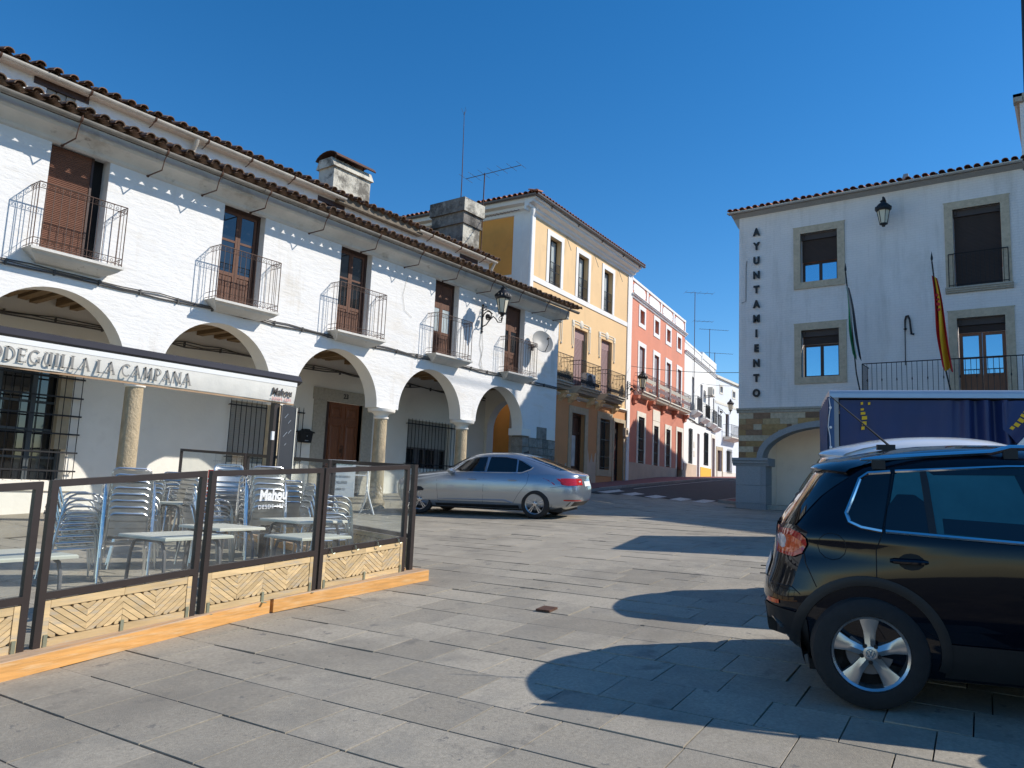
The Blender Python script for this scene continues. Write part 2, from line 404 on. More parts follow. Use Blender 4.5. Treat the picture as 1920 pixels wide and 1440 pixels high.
xs_ = [-200,-100,-50,-25,-12,-6,-3] + [i*1.0 for i in range(0,46)] + [48,52,56,60,70,80,100,150,300]
ys_ = [-200,-100,-50,-25,-12,-6] + [i*1.0 for i in range(-3,24)] + [26,30,40,60,100,200]
sheet('ground', lambda i, j: (xs_[i], ys_[j], G(xs_[i], ys_[j]) - 0.034), len(xs_), len(ys_), M['joint'])

CI = cam.matrix_world.inverted()
FPX = cam.data.lens/36.0
def toscreen(p):
    c = CI @ Vector(p)
    if c.z > -0.2: return None
    return (0.5 + FPX*c.x/-c.z, 0.375 - FPX*c.y/-c.z*1.0, -c.z)   # x 0..1, y 0..0.75

def plaza_edge(Y):
    return 25.2 + max(0.0, (15.5 - Y))*0.80

plaza = MB().box(1.0,1.3,4.0,4.3,-1.9,-1.8).build('plaza_paving', M['joint']); plaza['kind'] = 'structure'
ca, sa = math.cos(R(5.0)), math.sin(R(5.0))
rs = random.Random(5)
cells = []
p = -1.0
while p < 32:
    cw = rs.choice((0.50,0.52,0.54))
    q = -9.0 + rs.random()*0.4
    while q < 17.5:
        ln = rs.choice((0.46,0.48,0.50,0.50,0.74)) if p < 6 else rs.choice((0.5,0.74,0.8,0.95))
        cx, cy = p + cw/2, q + ln/2
        X, Y = cx*ca - cy*sa, cx*sa + cy*ca
        if Y < 15.15 and X < plaza_edge(Y) and not (Y < 10.3 and X > 27.0):
            s_ = toscreen((X, Y, G(X, Y)))
            if s_ and -0.12 < s_[0] < 1.12 and s_[1] < 0.85:
                cells.append((s_[2], X, Y, cw, ln))
        q += ln
    p += cw
cells.sort()
slabmesh = {}
rest = MB()
def slabM(X, Y, tilt=True):
    e = 0.05
    gx = (G(X+e,Y)-G(X-e,Y))/(2*e); gy = (G(X,Y+e)-G(X,Y-e))/(2*e)
    n = Vector((-gx,-gy,1)).normalized()
    if tilt: n = (n + Vector((rs.gauss(0,0.0050), rs.gauss(0,0.0032), 0))).normalized()
    x = Vector((ca,sa,0)); x = (x - n*x.dot(n)).normalized(); y = n.cross(x)
    Mx = Matrix((x,y,n)).transposed().to_4x4()
    Mx.translation = (X, Y, G(X,Y) + rs.uniform(-0.004,0.003))
    return Mx
for k, (d, X, Y, cw, ln) in enumerate(cells):
    gx, gy = 0.010 + 0.010*rs.random()**2, 0.0085
    if k < 296:
        key = (cw, ln)
        if key not in slabmesh:
            a, b_ = cw/2 - gx/2, ln/2 - gy/2; c = 0.0012
            mb = MB()
            mb.add([(-a,-b_,-0.03),(a,-b_,-0.03),(a,b_,-0.03),(-a,b_,-0.03),(-a,-b_,-c),(a,-b_,-c),(a,b_,-c),(-a,b_,-c),
                    (-a+c,-b_+c,0),(a-c,-b_+c,0),(a-c,b_-c,0),(-a+c,b_-c,0)],
                   [(0,1,5,4),(1,2,6,5),(2,3,7,6),(3,0,4,7),(4,5,9,8),(5,6,10,9),(6,7,11,10),(7,4,8,11),(8,9,10,11)])
            me = mb.mesh('paving_slab'); me.materials.append(M['slab']); slabmesh[key] = me
        o = link('paving_slab', slabmesh[key], plaza)
        o.matrix_world = slabM(X, Y)
    else:
        Mx = slabM(X, Y, d < 16)
        a, b_ = cw/2 - gx/2, ln/2 - gy/2
        rest.add([Mx @ Vector(t) for t in ((-a,-b_,0),(a,-b_,0),(a,b_,0),(-a,b_,0),(-a,-b_,-0.03),(a,-b_,-0.03),(a,b_,-0.03),(-a,b_,-0.03))],
                 [(0,1,2,3),(4,5,1,0),(5,6,2,1),(6,7,3,2),(7,4,0,3)])
M['slabfar'] = mat('slabfar', (0.37,0.33,0.262), 0.8, var=0.16, vs=1.4, bump=0.15, bs=60, det=9, stains=((9.0,0.66,0.70,(0.13,0.125,0.12),0.6),(1.7,0.55,0.7,(0.22,0.20,0.17),0.5)), wst=WST)
tag(rest.build('far_paving', M['slabfar'], plaza), kind='stuff')

# portico floor, one step above the plaza
b = MB()
for i in range(27):
    x0 = -4 + i*1.0
    if x0 > 22: continue
    b.add([(x0+0.006,15.32,G(x0,15)+0.13),(x0+0.994,15.32,G(x0+1,15)+0.13),(x0+0.994,17.9,G(x0+1,15)+0.17),(x0+0.006,17.9,G(x0,15)+0.17),
           (x0+0.006,15.32,G(x0,15)-0.05),(x0+0.994,15.32,G(x0+1,15)-0.05)], [(0,1,2,3),(4,5,1,0)])
tag(b.build('portico_floor', M['slabfar']), kind='structure')

# street: asphalt, sidewalks, kerbs, crossing
kerbpts = [(23.6,15.35),(26,15.45),(31,15.95),(38,16.35),(45,16.9),(52,17.8),(60,19.0),(75,22.0)]
facepts = [(23.6,17.5),(26,17.7),(31,18.1),(38,19.0),(45,20.3),(52,21.7),(60,22.9),(75,24.0)]
townk = [(28.7,11.25),(32,11.3),(38,11.5),(45,11.8),(52,12.3),(60,13.0),(75,15.0)]
def lerp_path(P, t):
    for (x0,y0),(x1,y1) in zip(P, P[1:]):
        if t <= x1: return y0 + (y1-y0)*(t-x0)/(x1-x0)
    return P[-1][1]
def asph(i, j):
    X = 24.9 + 50*(i/140.0)**1.3
    yt = lerp_path(kerbpts, X)
    yb = lerp_path(townk, X) if X > 28.7 else max(11.25, 15.5 - (X-25.2)/0.80)
    Y = yt + (yb - yt)*j/20.0
    return (X, Y, G(X,Y) + 0.002)
sheet('road', asph, 141, 21, M['asphalt'])
def side(i, j):
    X = 23.6 + 50*(i/50.0)**1.2
    y0 = lerp_path(kerbpts, X) + 0.15; y1 = lerp_path(facepts, X) + 0.4
    Y = y0 + (y1-y0)*j/3.0
    return (X, Y, G(X,Y) + 0.02 + 0.09*ss(23.6,27,X))
sw = sheet('sidewalk', side, 51, 4, M['redpaving'])
kb = None
for k in range(34):
    X0 = 24.0 + k*1.0; X1 = X0 + 0.985
    h0 = 0.02 + 0.085*ss(23.6,27,X0)
    vs = []
    for X in (X0, X1):
        Y = lerp_path(kerbpts, X)
        g = G(X,Y)
        vs += [(X,Y,g-0.05),(X,Y,g+h0),(X,Y+0.16,g+h0+0.006),(X,Y+0.16,g-0.05)]
    MB().add(vs, [(0,1,5,4),(1,2,6,5),(2,3,7,6),(0,3,2,1),(4,5,6,7)]).build('kerb_stone', M['kerb'], sw)
def side2(i, j):
    X = 28.5 + 40*(i/30.0)**1.2
    y1 = lerp_path(townk, max(28.7,X)) - 0.15
    Y = 10.0 + (y1-10.0)*j/2.0
    return (X, Y, G(X,Y) + 0.10)
sw2 = sheet('town_sidewalk', side2, 31, 3, M['redpaving'])
for k in range(16):
    X0 = 28.5 + k; vs = []
    for X in (X0, X0+0.985):
        Y = lerp_path(townk, max(28.7,X)); g = G(X,Y)
        vs += [(X,Y,g-0.05),(X,Y,g+0.105),(X,Y-0.16,g+0.106),(X,Y-0.16,g-0.05)]
    MB().add(vs, [(0,1,5,4),(1,2,6,5),(2,3,7,6),(0,3,2,1),(4,5,6,7)]).build('kerb_stone', M['kerb'], sw2)
MB().add([(28.5,y,G(28.5,y)+z) for y in (10.0,11.25) for z in (-0.05,0.105)] + [(28.34,y,G(28.5,y)+z) for y in (10.0,11.25) for z in (-0.05,0.10)],
         [(0,1,3,2),(4,5,7,6),(1,5,7,3),(0,4,5,1),(2,3,7,6)]).build('kerb_stone', M['kerb'], sw2)
cross = MB()
cw_root = None
for k, (X, Y) in enumerate(((26.0,15.0),(26.3,14.1),(26.6,13.25),(27.0,12.4),(27.4,11.65))):
    mb = MB()
    mb.grid(lambda i, j: (X + i*0.2, Y - 0.24 + j*0.48 + 0.02*i, G(X+i*0.2, Y-0.24+j*0.48) + 0.014), 12, 2)
    o = mb.build('crossing_stripe', M['roadpaint'])
    if k == 0: o['kind'] = 'structure'; cw_root = o; o.name = 'crosswalk'
    else: o.parent = cw_root
mb = MB()
mb.grid(lambda i, j: (29.2 + i*1.5, lerp_path(kerbpts, 29.2+i*1.5) - 0.42 - 0.11*j, G(29.2+i*1.5, lerp_path(kerbpts, 29.2+i*1.5)-0.4) + 0.007), 24, 2)
tag(mb.build('road_line', M['roadpaint']), kind='structure')
mb = MB(); mb.obox(Matrix.Translation((6.51,4.35,G(6.51,4.35)+0.012)) @ Matrix.Rotation(R(8),4,'Z') @ Matrix.Rotation(R(-3.3),4,'Y'), 0.19, 0.15, 0.02)
tag(mb.build('metal_plate', M['rust']), 'small rusty metal plate lying loose on the paving', 'metal plate')

# ------------------------------------------------------------------ building helpers (local x along the front, y into the house)
def wall_holes(b, x0, x1, z0, z1, holes, y=0.0, depth=0.3, z0f=None):
    """front face with rectangular openings and their reveals"""
    xs = sorted(set([x0,x1] + [h[0] for h in holes] + [h[1] for h in holes]))
    zs = sorted(set([z0,z1] + [h[2] for h in holes] + [h[3] for h in holes]))
    xs = [x for x in xs if x0 <= x <= x1]; zs = [z for z in zs if z0 <= z <= z1]
    for i in range(len(xs)-1):
        run = None
        for j in range(len(zs)-1):
            cx, cz = (xs[i]+xs[i+1])/2, (zs[j]+zs[j+1])/2
            inside = any(h[0] < cx < h[1] and h[2] < cz < h[3] for h in holes)
            if not inside:
                b.poly([(xs[i],y,zs[j]),(xs[i+1],y,zs[j]),(xs[i+1],y,zs[j+1]),(xs[i],y,zs[j+1])])
    for h in holes:
        a, c, e, g = h[:4]
        b.poly([(a,y,e),(a,y+depth,e),(a,y+depth,g),(a,y,g)])
        b.poly([(c,y,e),(c,y,g),(c,y+depth,g),(c,y+depth,e)])
        b.poly([(a,y,g),(a,y+depth,g),(c,y+depth,g),(c,y,g)])
        b.poly([(a,y,e),(c,y,e),(c,y+depth,e),(a,y+depth,e)])
    return b

def frame_bars(b, x0, x1, z0, z1, y, t, d):
    """four-sided frame of bars, thickness t, depth d"""
    b.box(x0,x1,y,y+d,z1-t,z1); b.box(x0,x1,y,y+d,z0,z0+t)
    b.box(x0,x0+t,y,y+d,z0+t,z1-t); b.box(x1-t,x1,y,y+d,z0+t,z1-t)
    return b

def railing(b, x0, x1, d, z0, z1, step=0.13, r=0.007, post=0.011, rows=(), base=0.04, knops=False):
    """balcony rail: front at y=-d, returns to the wall"""
    b.tube([(x0,0.02,z1),(x0,-d,z1),(x1,-d,z1),(x1,0.02,z1)], post*1.1, 6)
    b.tube([(x0,0.02,z0+base),(x0,-d,z0+base),(x1,-d,z0+base),(x1,0.02,z0+base)], post*0.8, 6)
    for rz in rows:
        b.tube([(x0,0.02,rz),(x0,-d,rz),(x1,-d,rz),(x1,0.02,rz)], post*0.7, 4)
    n = max(2, round((x1-x0)/step))
    for i in range(n+1):
        x = x0 + (x1-x0)*i/n
        b.tube([(x,-d,z0),(x,-d,z1)], post if i in (0,n) else r, 5)
        if knops and i % 3 == 1:
            zc = (z0+z1)/2; b.tube([(x,-d,zc-0.06),(x,-d,zc),(x,-d,zc+0.06)], r, 5, rr=[r,r*2.6,r])
    m = max(1, round(d/step))
    for i in range(1, m):
        y = -d*i/m
        b.tube([(x0,y,z0),(x0,y,z1)], r, 5); b.tube([(x1,y,z0),(x1,y,z1)], r, 5)
    return b

def scrolls(b, x0, x1, y, z, n, s, r=0.005):
    for i in range(n):
        c = x0 + (x1-x0)*(i+0.5)/n
        pts = [(c + s*(1-0.06*k)*math.cos(R(40*k+200))*1.0, y, z + s*(1-0.06*k)*math.sin(R(40*k+200))) for k in range(11)]
        b.tube(pts, r, 4)

def slats(b, x0, x1, z0, z1, y, step=0.05, th=0.014):
    b.poly([(x0,y+0.003,z0),(x1,y+0.003,z0),(x1,y+0.003,z1),(x0,y+0.003,z1)])
    z = z0
    while z < z1 - 0.004:
        zt = min(z + step*0.9, z1)
        b.add([(x0,y,z),(x1,y,z),(x1,y-th,(z+zt)/2),(x0,y-th,(z+zt)/2),(x1,y,zt),(x0,y,zt)], [(0,1,2,3),(3,2,4,5)])
        z += step

TILE = {}
def tile_mesh(key, r=0.105, L=0.42, m='tile', t=0.018):
    if key in TILE: return TILE[key]
    b = MB(); n = 8
    def ring(rad, y, zz): return [(rad*math.cos(math.pi*k/n), y, zz + rad*math.sin(math.pi*k/n)*0.85) for k in range(n+1)]
    A = ring(r,0,0); B = ring(r-t,0,0); Cc = ring(r*0.82,L,0); D = ring((r-t)*0.82,L,0)
    vs = A+B+Cc+D; k = n+1; fs = []
    for i in range(n):
        fs += [(i,i+1,2*k+i+1,2*k+i),(k+i,3*k+i,3*k+i+1,k+i+1),(i,k+i,k+i+1,i+1)]
    fs += [(0,2*k,3*k,k),(n,k+n,3*k+n,2*k+n)]
    b.add(vs, fs)
    me = b.mesh('roof_tile', True, 40); me.materials.append(M[m]); TILE[key] = me
    return me

def tiled_slope(parent, x0, x1, y0, z0, y1, z1, pitch, m='tile', rows=2, rnd=0.012, key='a', field=True, r=None):
    """eave courses of single cover tiles, the rest of the slope one corrugated field"""
    ang = math.atan2(z1-z0, y1-y0); Ls = math.hypot(y1-y0, z1-z0)
    r = r or pitch*0.40
    me = tile_mesh((key,m), r=r, m=m)
    rr = random.Random(int(x0*10)+int(z0*7))
    n = int(round((x1-x0)/pitch))
    root = bpy.data.objects.new('roof', None)
    fld = MB(); nv = n*6+1; su = 0.34; nu = max(2, int(Ls/su))
    def fn(i, j):
        x = x0 + (x1-x0)*j/(nv-1); ph = (j % 6)/6.0
        s = math.cos(2*math.pi*(x-x0)/pitch)     # crest at k*pitch
        row = i//2; up = i % 2
        dist = min(Ls, (row+up)*su)
        h = 0.055*s*-1*-1 + (0.028 if up == 0 else 0.0)
        return (x, y0 + dist*math.cos(ang) - h*math.sin(ang)*0, z0 + dist*math.sin(ang) + h - 0.035)
    fld.grid(fn, nu*2, nv)
    roof = fld.build('roof', M[m], parent, smooth=True, angle=50)
    for row in range(rows):
        for i in range(n+1):
            x = x0 + i*pitch + rr.gauss(0,rnd)
            d = row*0.33 - 0.05 + rr.gauss(0,0.015)
            o = inst('roof_tile', me, roof, (x, y0 + d*math.cos(ang), z0 + d*math.sin(ang) + 0.015 + rr.gauss(0,0.006)), (ang + rr.gauss(0,0.03), rr.gauss(0,0.04), rr.gauss(0,0.035)))
    # channel tiles seen under the covers at the eave
    ch = MB()
    for i in range(n):
        x = x0 + (i+0.5)*pitch
        pts = arc(0,0,pitch*0.42,180,360,6)
        for (a,c),(e,g) in zip(pts, pts[1:]):
            q = [(x+a,0,0.04+c*0.7),(x+e,0,0.04+g*0.7),(x+e*0.9,0.5,0.04+g*0.7),(x+a*0.9,0.5,0.04+c*0.7)]
            ch.poly([(px, y0-0.03+py*math.cos(ang), z0 + py*math.sin(ang) + pz - 0.0) for px,py,pz in q])
    tag(ch.build('channel_tiles', M[m], roof, smooth=True), kind='stuff')
    return roof

def gutter_run(b, x0, x1, y, z, r=0.07, th=0.008):
    prof = arc(0,0,r,180,360,8)
    inner = arc(0,0,r-th,360,180,8)
    b.extr([(y+a, z+c) for a,c in prof] + [(y+a, z+c) for a,c in inner], x0, x1)
    return b

# ------------------------------------------------------------------ the arcaded white house  (local x = world X, y into the house, z as world)
FY = 14.95
AH = thing('arcade_house', 'long white house with round arches, stone columns and five iron balconies', 'house', (0,FY,0))
SP = 1.90                      # springing height
ARCH = [(-1.00,1.33),(2.45,1.33),(5.88,1.33),(9.25,1.33),(12.58,1.33),(16.02,1.31),(19.28,1.24)]
XE = 22.5
wb = MB(); BYW = 2.9
rw = random.Random(3)
def wob(x): return 0.015*math.sin(x*3.1) + 0.01*math.sin(x*7.7)
for y, flip in ((0,0),(0.45,1)):
    x = -3.5
    for (c, r) in ARCH:
        wb.poly([(x,y,SP),(c-r,y,SP),(c-r,y,3.6),(x,y,3.6)])
        pts = arc(c, SP, r, 180, 0, 30, rz=r*1.0)
        for (a,za),(e,ze) in zip(pts, pts[1:]):
            wb.poly([(a,y,za),(e,y,ze),(e,y,3.6),(a,y,3.6)])
        x = c + r
    wb.poly([(x,y,SP),(XE,y,SP),(XE,y,3.6),(x,y,3.6)])
DX = [5.98,9.54,12.88,16.45,19.88]
SZ = [3.80,3.66,3.62,3.63,3.60]
RZ = [4.98,4.83,4.84,4.81,4.76]
dholes = [(c-0.53,c+0.53,s,5.95) for c, s in zip(DX, SZ)] + [(2.45-0.53,2.45+0.53,3.8,5.95)]
wall_holes(wb, -3.5, XE, 3.6, 6.0, dholes, 0, 0.34)
wb.poly([(XE,0,3.7),(XE,BYW,3.7),(XE,BYW,6.2),(XE,0,6.2)]); wb.poly([(XE,BYW,-0.9),(XE,6,-0.9),(XE,6,6.2),(XE,BYW,6.2)])
front = wb.build('wall', M['whitewash'], AH)
b = MB()
for (c, r) in ARCH:
    pts = arc(c, SP, r, 180, 0, 40)
    for (a,za),(e,ze) in zip(pts, pts[1:]):
        b.poly([(a,0,za),(e,0,ze),(e,0.45,ze),(a,0.45,za)])
for (c0,r0),(c1,r1) in zip(ARCH, ARCH[1:]):
    b.poly([(c0+r0,0,SP),(c1-r1,0,SP),(c1-r1,0.45,SP),(c0+r0,0.45,SP)])
b.build('arch_soffit', M['whitesoft'], AH, smooth=True)
# columns
cb = MB(); cb.lathe([(0.185,0.0),(0.18,0.8),(0.172,1.55),(0.165,1.72)], 20)
colme = cb.mesh('column', True); colme.materials.append(M['sandstone'])
kb_ = MB()
kb_.lathe([(0.168,-0.40),(0.165,-0.12),(0.20,-0.10),(0.205,-0.06),(0.175,-0.04),(0.19,0.0),(0.27,0.07)], 20)
kb_.lathe([(0.27,0.07),(0.36,0.075),(0.375,0.11),(0.375,0.16),(0.36,0.172),(0.0,0.172)], 20)
capme = kb_.mesh('capital', True); capme.materials.append(M['whitesoft'])
fb = MB(); fb.lathe([(0.27,-0.06),(0.27,0.03),(0.235,0.10),(0.25,0.16),(0.21,0.24),(0.185,0.28)], 20)
footme = fb.mesh('column_base', True); footme.materials.append(M['sandstone'])
for (c0,r0),(c1,r1) in zip(ARCH, ARCH[1:]):
    x = (c0+r0 + c1-r1)/2
    g = G(x, 15.2) - 0.02
    o = inst('column', colme, AH, (x,0.225,g), sc=(1,1,(SP-0.17-g)/1.72))
    cpo = inst('capital', capme, AH, (x,0.225,SP-0.172))
    inst('column_base', footme, AH, (x,0.225,g))
# right pier with bare stones
px0 = ARCH[-1][0] + ARCH[-1][1]
b = MB(); b.box(px0+0.03,XE-0.02,0.02,0.44,-0.6,SP)
b.build('pier', M['mortar'], AH)
MB().box(px0-0.10,px0+0.42,-0.05,0.5,SP-0.24,SP-0.01).build('capital', M['whitesoft'], AH)
rp = random.Random(8)
z = -0.45
while z < 1.60:
    h = rp.uniform(0.2,0.34); x = px0
    if z + h > 1.62: h = 1.66 - z
    while x < XE - 0.05:
        wd = min(rp.uniform(0.25,0.6), XE - x)
        if XE - x - wd < 0.15: wd = XE - x
        MB().box(x+0.008,x+wd-0.008,-0.012-rp.random()*0.025,0.46,z+0.008,z+h-0.008).build('pier_stone', M['rubble'], AH)
        x += wd
    z += h
for (x0,x1,z0,z1) in ((21.35,21.95,1.62,2.02),(21.97,22.45,1.62,1.98)):
    MB().box(x0,x1,-0.012,0.1,z0,z1).build('pier_stone', M['rubble'] if x0 < 21.5 else M['whitesoft'], AH)
MB().box(px0+0.42,XE,-0.004,0.02,1.62,SP).build('plaster_patch', M['whitewash'], AH)
# portico: back wall with openings, end wall with its own arch, ceiling, beams
BY = 2.9
g2 = (11.48,13.60,0.28,1.90); g3 = (18.05,20.2,0.42,2.02); g1 = (5.0,7.55,-0.33,2.6); d23 = (14.60,16.02,-0.66,2.24)
b = MB(); wall_holes(b, -3.5, XE, -1.9, 3.72, [g1,g2,g3,d23], BY, 0.35)
b.build('portico_wall', M['whitesoft'], AH)
b = MB()
ex = XE - 0.4
pts = arc(1.66, 2.0, 1.12, 180, 0, 24)
for x in (ex, XE-0.01):
    b.poly([(x,0.45,-0.6),(x,0.54,-0.6),(x,0.54,2.0),(x,0.45,2.0)]); b.poly([(x,2.78,-0.6),(x,BY,-0.6),(x,BY,2.0),(x,2.78,2.0)])
    b.poly([(x,0.45,2.0),(x,0.54,2.0),(x,0.54,3.72),(x,0.45,3.72)]); b.poly([(x,2.78,2.0),(x,BY,2.0),(x,BY,3.72),(x,2.78,3.72)])
    for (a,za),(e,ze) in zip(pts, pts[1:]): b.poly([(x,a,za),(x,e,ze),(x,e,3.72),(x,a,3.72)])
for (a,za),(e,ze) in zip(pts, pts[1:]): b.poly([(ex,a,za),(ex,e,ze),(XE-0.01,e,ze),(XE-0.01,a,za)])
for yy in (0.54,2.78): b.poly([(ex,yy,-0.6),(XE-0.01,yy,-0.6),(XE-0.01,yy,2.0),(ex,yy,2.0)])
b.box(ex-0.05,ex+0.0,2.74,BY,1.92,2.03)
b.build('end_wall', M['whitesoft'], AH)
b = MB(); b.poly([(-3.5,0.45,3.66),(XE,0.45,3.66),(XE,BY,3.66),(-3.5,BY,3.66)])
b.build('portico_ceiling', M['beamwood'], AH)
bm_ = MB(); bm_.box(-0.075,0.075,0.45,BY+0.05,3.44,3.65)
bme = bm_.mesh('ceiling_beam'); bme.materials.append(M['beamwood'])
for i in range(58):
    x = -1.2 + i*0.41
    if x < 22: inst('ceiling_beam', bme, AH, (x + rp.gauss(0,0.02),0,rp.gauss(0,0.012)), (0,rp.gauss(0,0.03),rp.gauss(0,0.015)), (rp.uniform(0.85,1.15),1,1))
# cables along the portico wall and along the front
def sag_cable(name, x0, x1, y, z, n, amp, r, seed, parent=AH, strands=3):
    rr = random.Random(seed); b = MB()
    for s in range(strands):
        pts = []
        for i in range(n+1):
            x = x0 + (x1-x0)*i/n
            pts.append((x, y - 0.02*(s % 2), z + 0.035*(s-1) + amp*math.sin(i*0.9+s)*0.5 + rr.gauss(0,amp*0.35)))
        b.tube(pts, r*(1.0 if s else 1.4), 5)
    for i in range(0, n, 2):
        x = x0 + (x1-x0)*i/n; b.box(x-0.012,x+0.012,y-0.03,y+0.04,z-0.06,z+0.05)
    return b.build(name, M['cable'], parent)
sag_cable('wall_cables', -3, 22.0, BY-0.05, 3.13, 50, 0.05, 0.013, 2)
sag_cable('wall_cables', -3, 22.45, -0.03, 3.50, 64, 0.022, 0.012, 5)
# openings in the portico
def grille(name, x0, x1, z0, z1, step, rows, y, tips=True, r=0.011, m='iron', parent=AH):
    b = MB(); n = round((x1-x0)/step)
    for i in range(n+1):
        x = x0 + (x1-x0)*i/n
        b.tube([(x,y,z0-(0.06 if tips else 0)),(x,y,z1)] + ([(x,y,z1+0.10)] if tips else []), r, 5, rr=[r,r]+([r*0.3] if tips else []))
    for zz in rows: b.bar((x0-0.05,y,zz),(x1+0.05,y,zz),0.012,0.035)
    for zz in (rows[0],rows[-1]):
        for x in (x0,x1): b.tube([(x,y,zz),(x,y+0.14,zz)], r, 5)
    return b.build(name, M[m], parent)
# tall barred window (left)
b = MB(); b.box(g1[0],g1[1],BY+0.33,BY+0.36,g1[2],g1[3]); gl = b.build('window', M['winglass'], AH)
b = MB()
for x in (5.02,6.2,6.88,7.5): b.box(x-0.05,x+0.05,BY+0.26,BY+0.325,g1[2],g1[3])
for zz in (0.15,0.75,1.35,1.95): b.box(g1[0],g1[1],BY+0.28,BY+0.322,zz-0.025,zz+0.025)
b.build('window_frame', mat('greywood', (0.07,0.085,0.095), 0.6, var=0.2), gl)
MB().box(7.30,7.548,BY+0.02,BY+0.25,0.35,2.6).build('window_jamb', M['plasterjamb'], gl)
MB().box(4.6,8.0,BY-0.05,BY+0.02,-0.55,-0.345).build('window_sill', M['whitesoft'], gl)
grille('window_grille', 4.9, 7.70, -0.30, 2.5, 0.175, (-0.12,0.28,0.68,1.08,1.48,1.9,2.3), BY-0.10, False, 0.009)
# two windows with grey slatted shutters
for (h, lo) in ((g2, g2[2]), (g3, 1.12)):
    b = MB(); slats(b, h[0], h[1], lo, h[3], BY+0.16, 0.055, 0.012)
    b.box(h[0],h[1],BY+0.17,BY+0.19,lo,h[3])
    b.build('shutter', M['blindgrey'], AH)
    MB().box(h[0],h[1],BY+0.30,BY+0.33,h[2],h[3]).build('window', M['winglass'], AH)
    if lo > h[2]+0.1:
        b = MB(); frame_bars(b, h[0],h[1],h[2],lo, BY+0.2, 0.05, 0.06); b.box((h[0]+h[1])/2-0.04,(h[0]+h[1])/2+0.04,BY+0.2,BY+0.26,h[2],lo)
        for xx in (h[0]+0.62, h[1]-0.5): b.box(xx,xx+0.28,BY+0.27,BY+0.29,h[2],lo)
        b.build('window_frame', M['irongrey'], AH)
grille('window_grille', 11.40, 13.72, 0.22, 1.84, 0.155, (0.42,1.78), BY-0.12)
grille('window_grille', 17.97, 20.28, 0.36, 1.96, 0.165, (0.56,1.88), BY-0.12)
# door number 23
b = MB(); b.box(14.14,14.60,BY-0.035,BY+0.2,-0.66,2.24); b.box(16.02,16.46,BY-0.035,BY+0.2,-0.66,2.24); b.box(14.10,16.50,BY-0.04,BY+0.2,2.245,2.60)
b.build('door_surround', M['granite'], AH)
def panel_door(x0, x1, z0, z1, y, parent, m, rows, cols=2, name='door'):
    b = MB(); b.box(x0,x1,y,y+0.06,z0,z1); d = b.build(name, m, parent)
    cwid = (x1-x0)/cols
    for c in range(cols):
        for (a, e) in rows:
            zz0 = z0 + (z1-z0)*a; zz1 = z0 + (z1-z0)*e; xa = x0+c*cwid+0.07; xb = x0+(c+1)*cwid-0.07
            pb = MB(); frame_bars(pb, xa, xb, zz0, zz1, y-0.022, 0.035, 0.03)
            pb.add([(xa+0.07,y-0.002,zz0+0.07),(xb-0.07,y-0.002,zz0+0.07),(xb-0.07,y-0.002,zz1-0.07),(xa+0.07,y-0.002,zz1-0.07),
                    (xa+0.11,y-0.02,zz0+0.11),(xb-0.11,y-0.02,zz0+0.11),(xb-0.11,y-0.02,zz1-0.11),(xa+0.11,y-0.02,zz1-0.11)],
                   [(0,1,5,4),(1,2,6,5),(2,3,7,6),(3,0,4,7),(4,5,6,7)])
            pb.build('door_panel', m, d)
    return d
d = panel_door(14.80,16.02,-0.60,2.24,BY+0.14,AH,M['midwood'],((0.04,0.30),(0.34,0.78),(0.83,0.97)))
MB().box(14.60,14.80,BY+0.10,BY+0.2,-0.6,2.24).build('door_jamb', M['darkwood'], d)
b = MB(); b.tube([(15.38,BY+0.09,0.62),(15.38,BY+0.06,0.66),(15.38,BY+0.06,0.92),(15.38,BY+0.09,0.96)], 0.02, 6); b.lathe([(0.0,0),(0.06,0.01),(0.07,0.05)],10,(15.38,BY+0.10,0.8),1)
b.build('door_knocker', M['rust'], d)

def text_mesh(txt, size, depth=0.004, bold=0.0, shear=0.0, spacing=1.0, align='CENTER', name='lettering'):
    cu = bpy.data.curves.new(name, 'FONT'); cu.body = txt; cu.size = size; cu.extrude = depth; cu.offset = bold
    cu.shear = shear; cu.space_character = spacing; cu.align_x = align; cu.align_y = 'CENTER'; cu.resolution_u = 4
    o = bpy.data.objects.new('tmp', cu); COL.objects.link(o)
    bpy.context.view_layer.update()
    dg = bpy.context.evaluated_depsgraph_get()
    me = bpy.data.meshes.new_from_object(o.evaluated_get(dg)); me.name = name
    bpy.data.objects.remove(o); bpy.data.curves.remove(cu)
    me.materials.clear()
    return me
def put_text(txt, m, parent, loc, size, rot=(R(90),0,0), name='lettering', sx=1.0, **k):
    me = text_mesh(txt, size, name=name, **k); me.materials.append(m)
    return inst(name, me, parent, loc, rot, (sx,1,1))
put_text('23', M['inkdark'], AH, (15.30,BY-0.052,2.43), 0.20, bold=0.004, name='house_number')
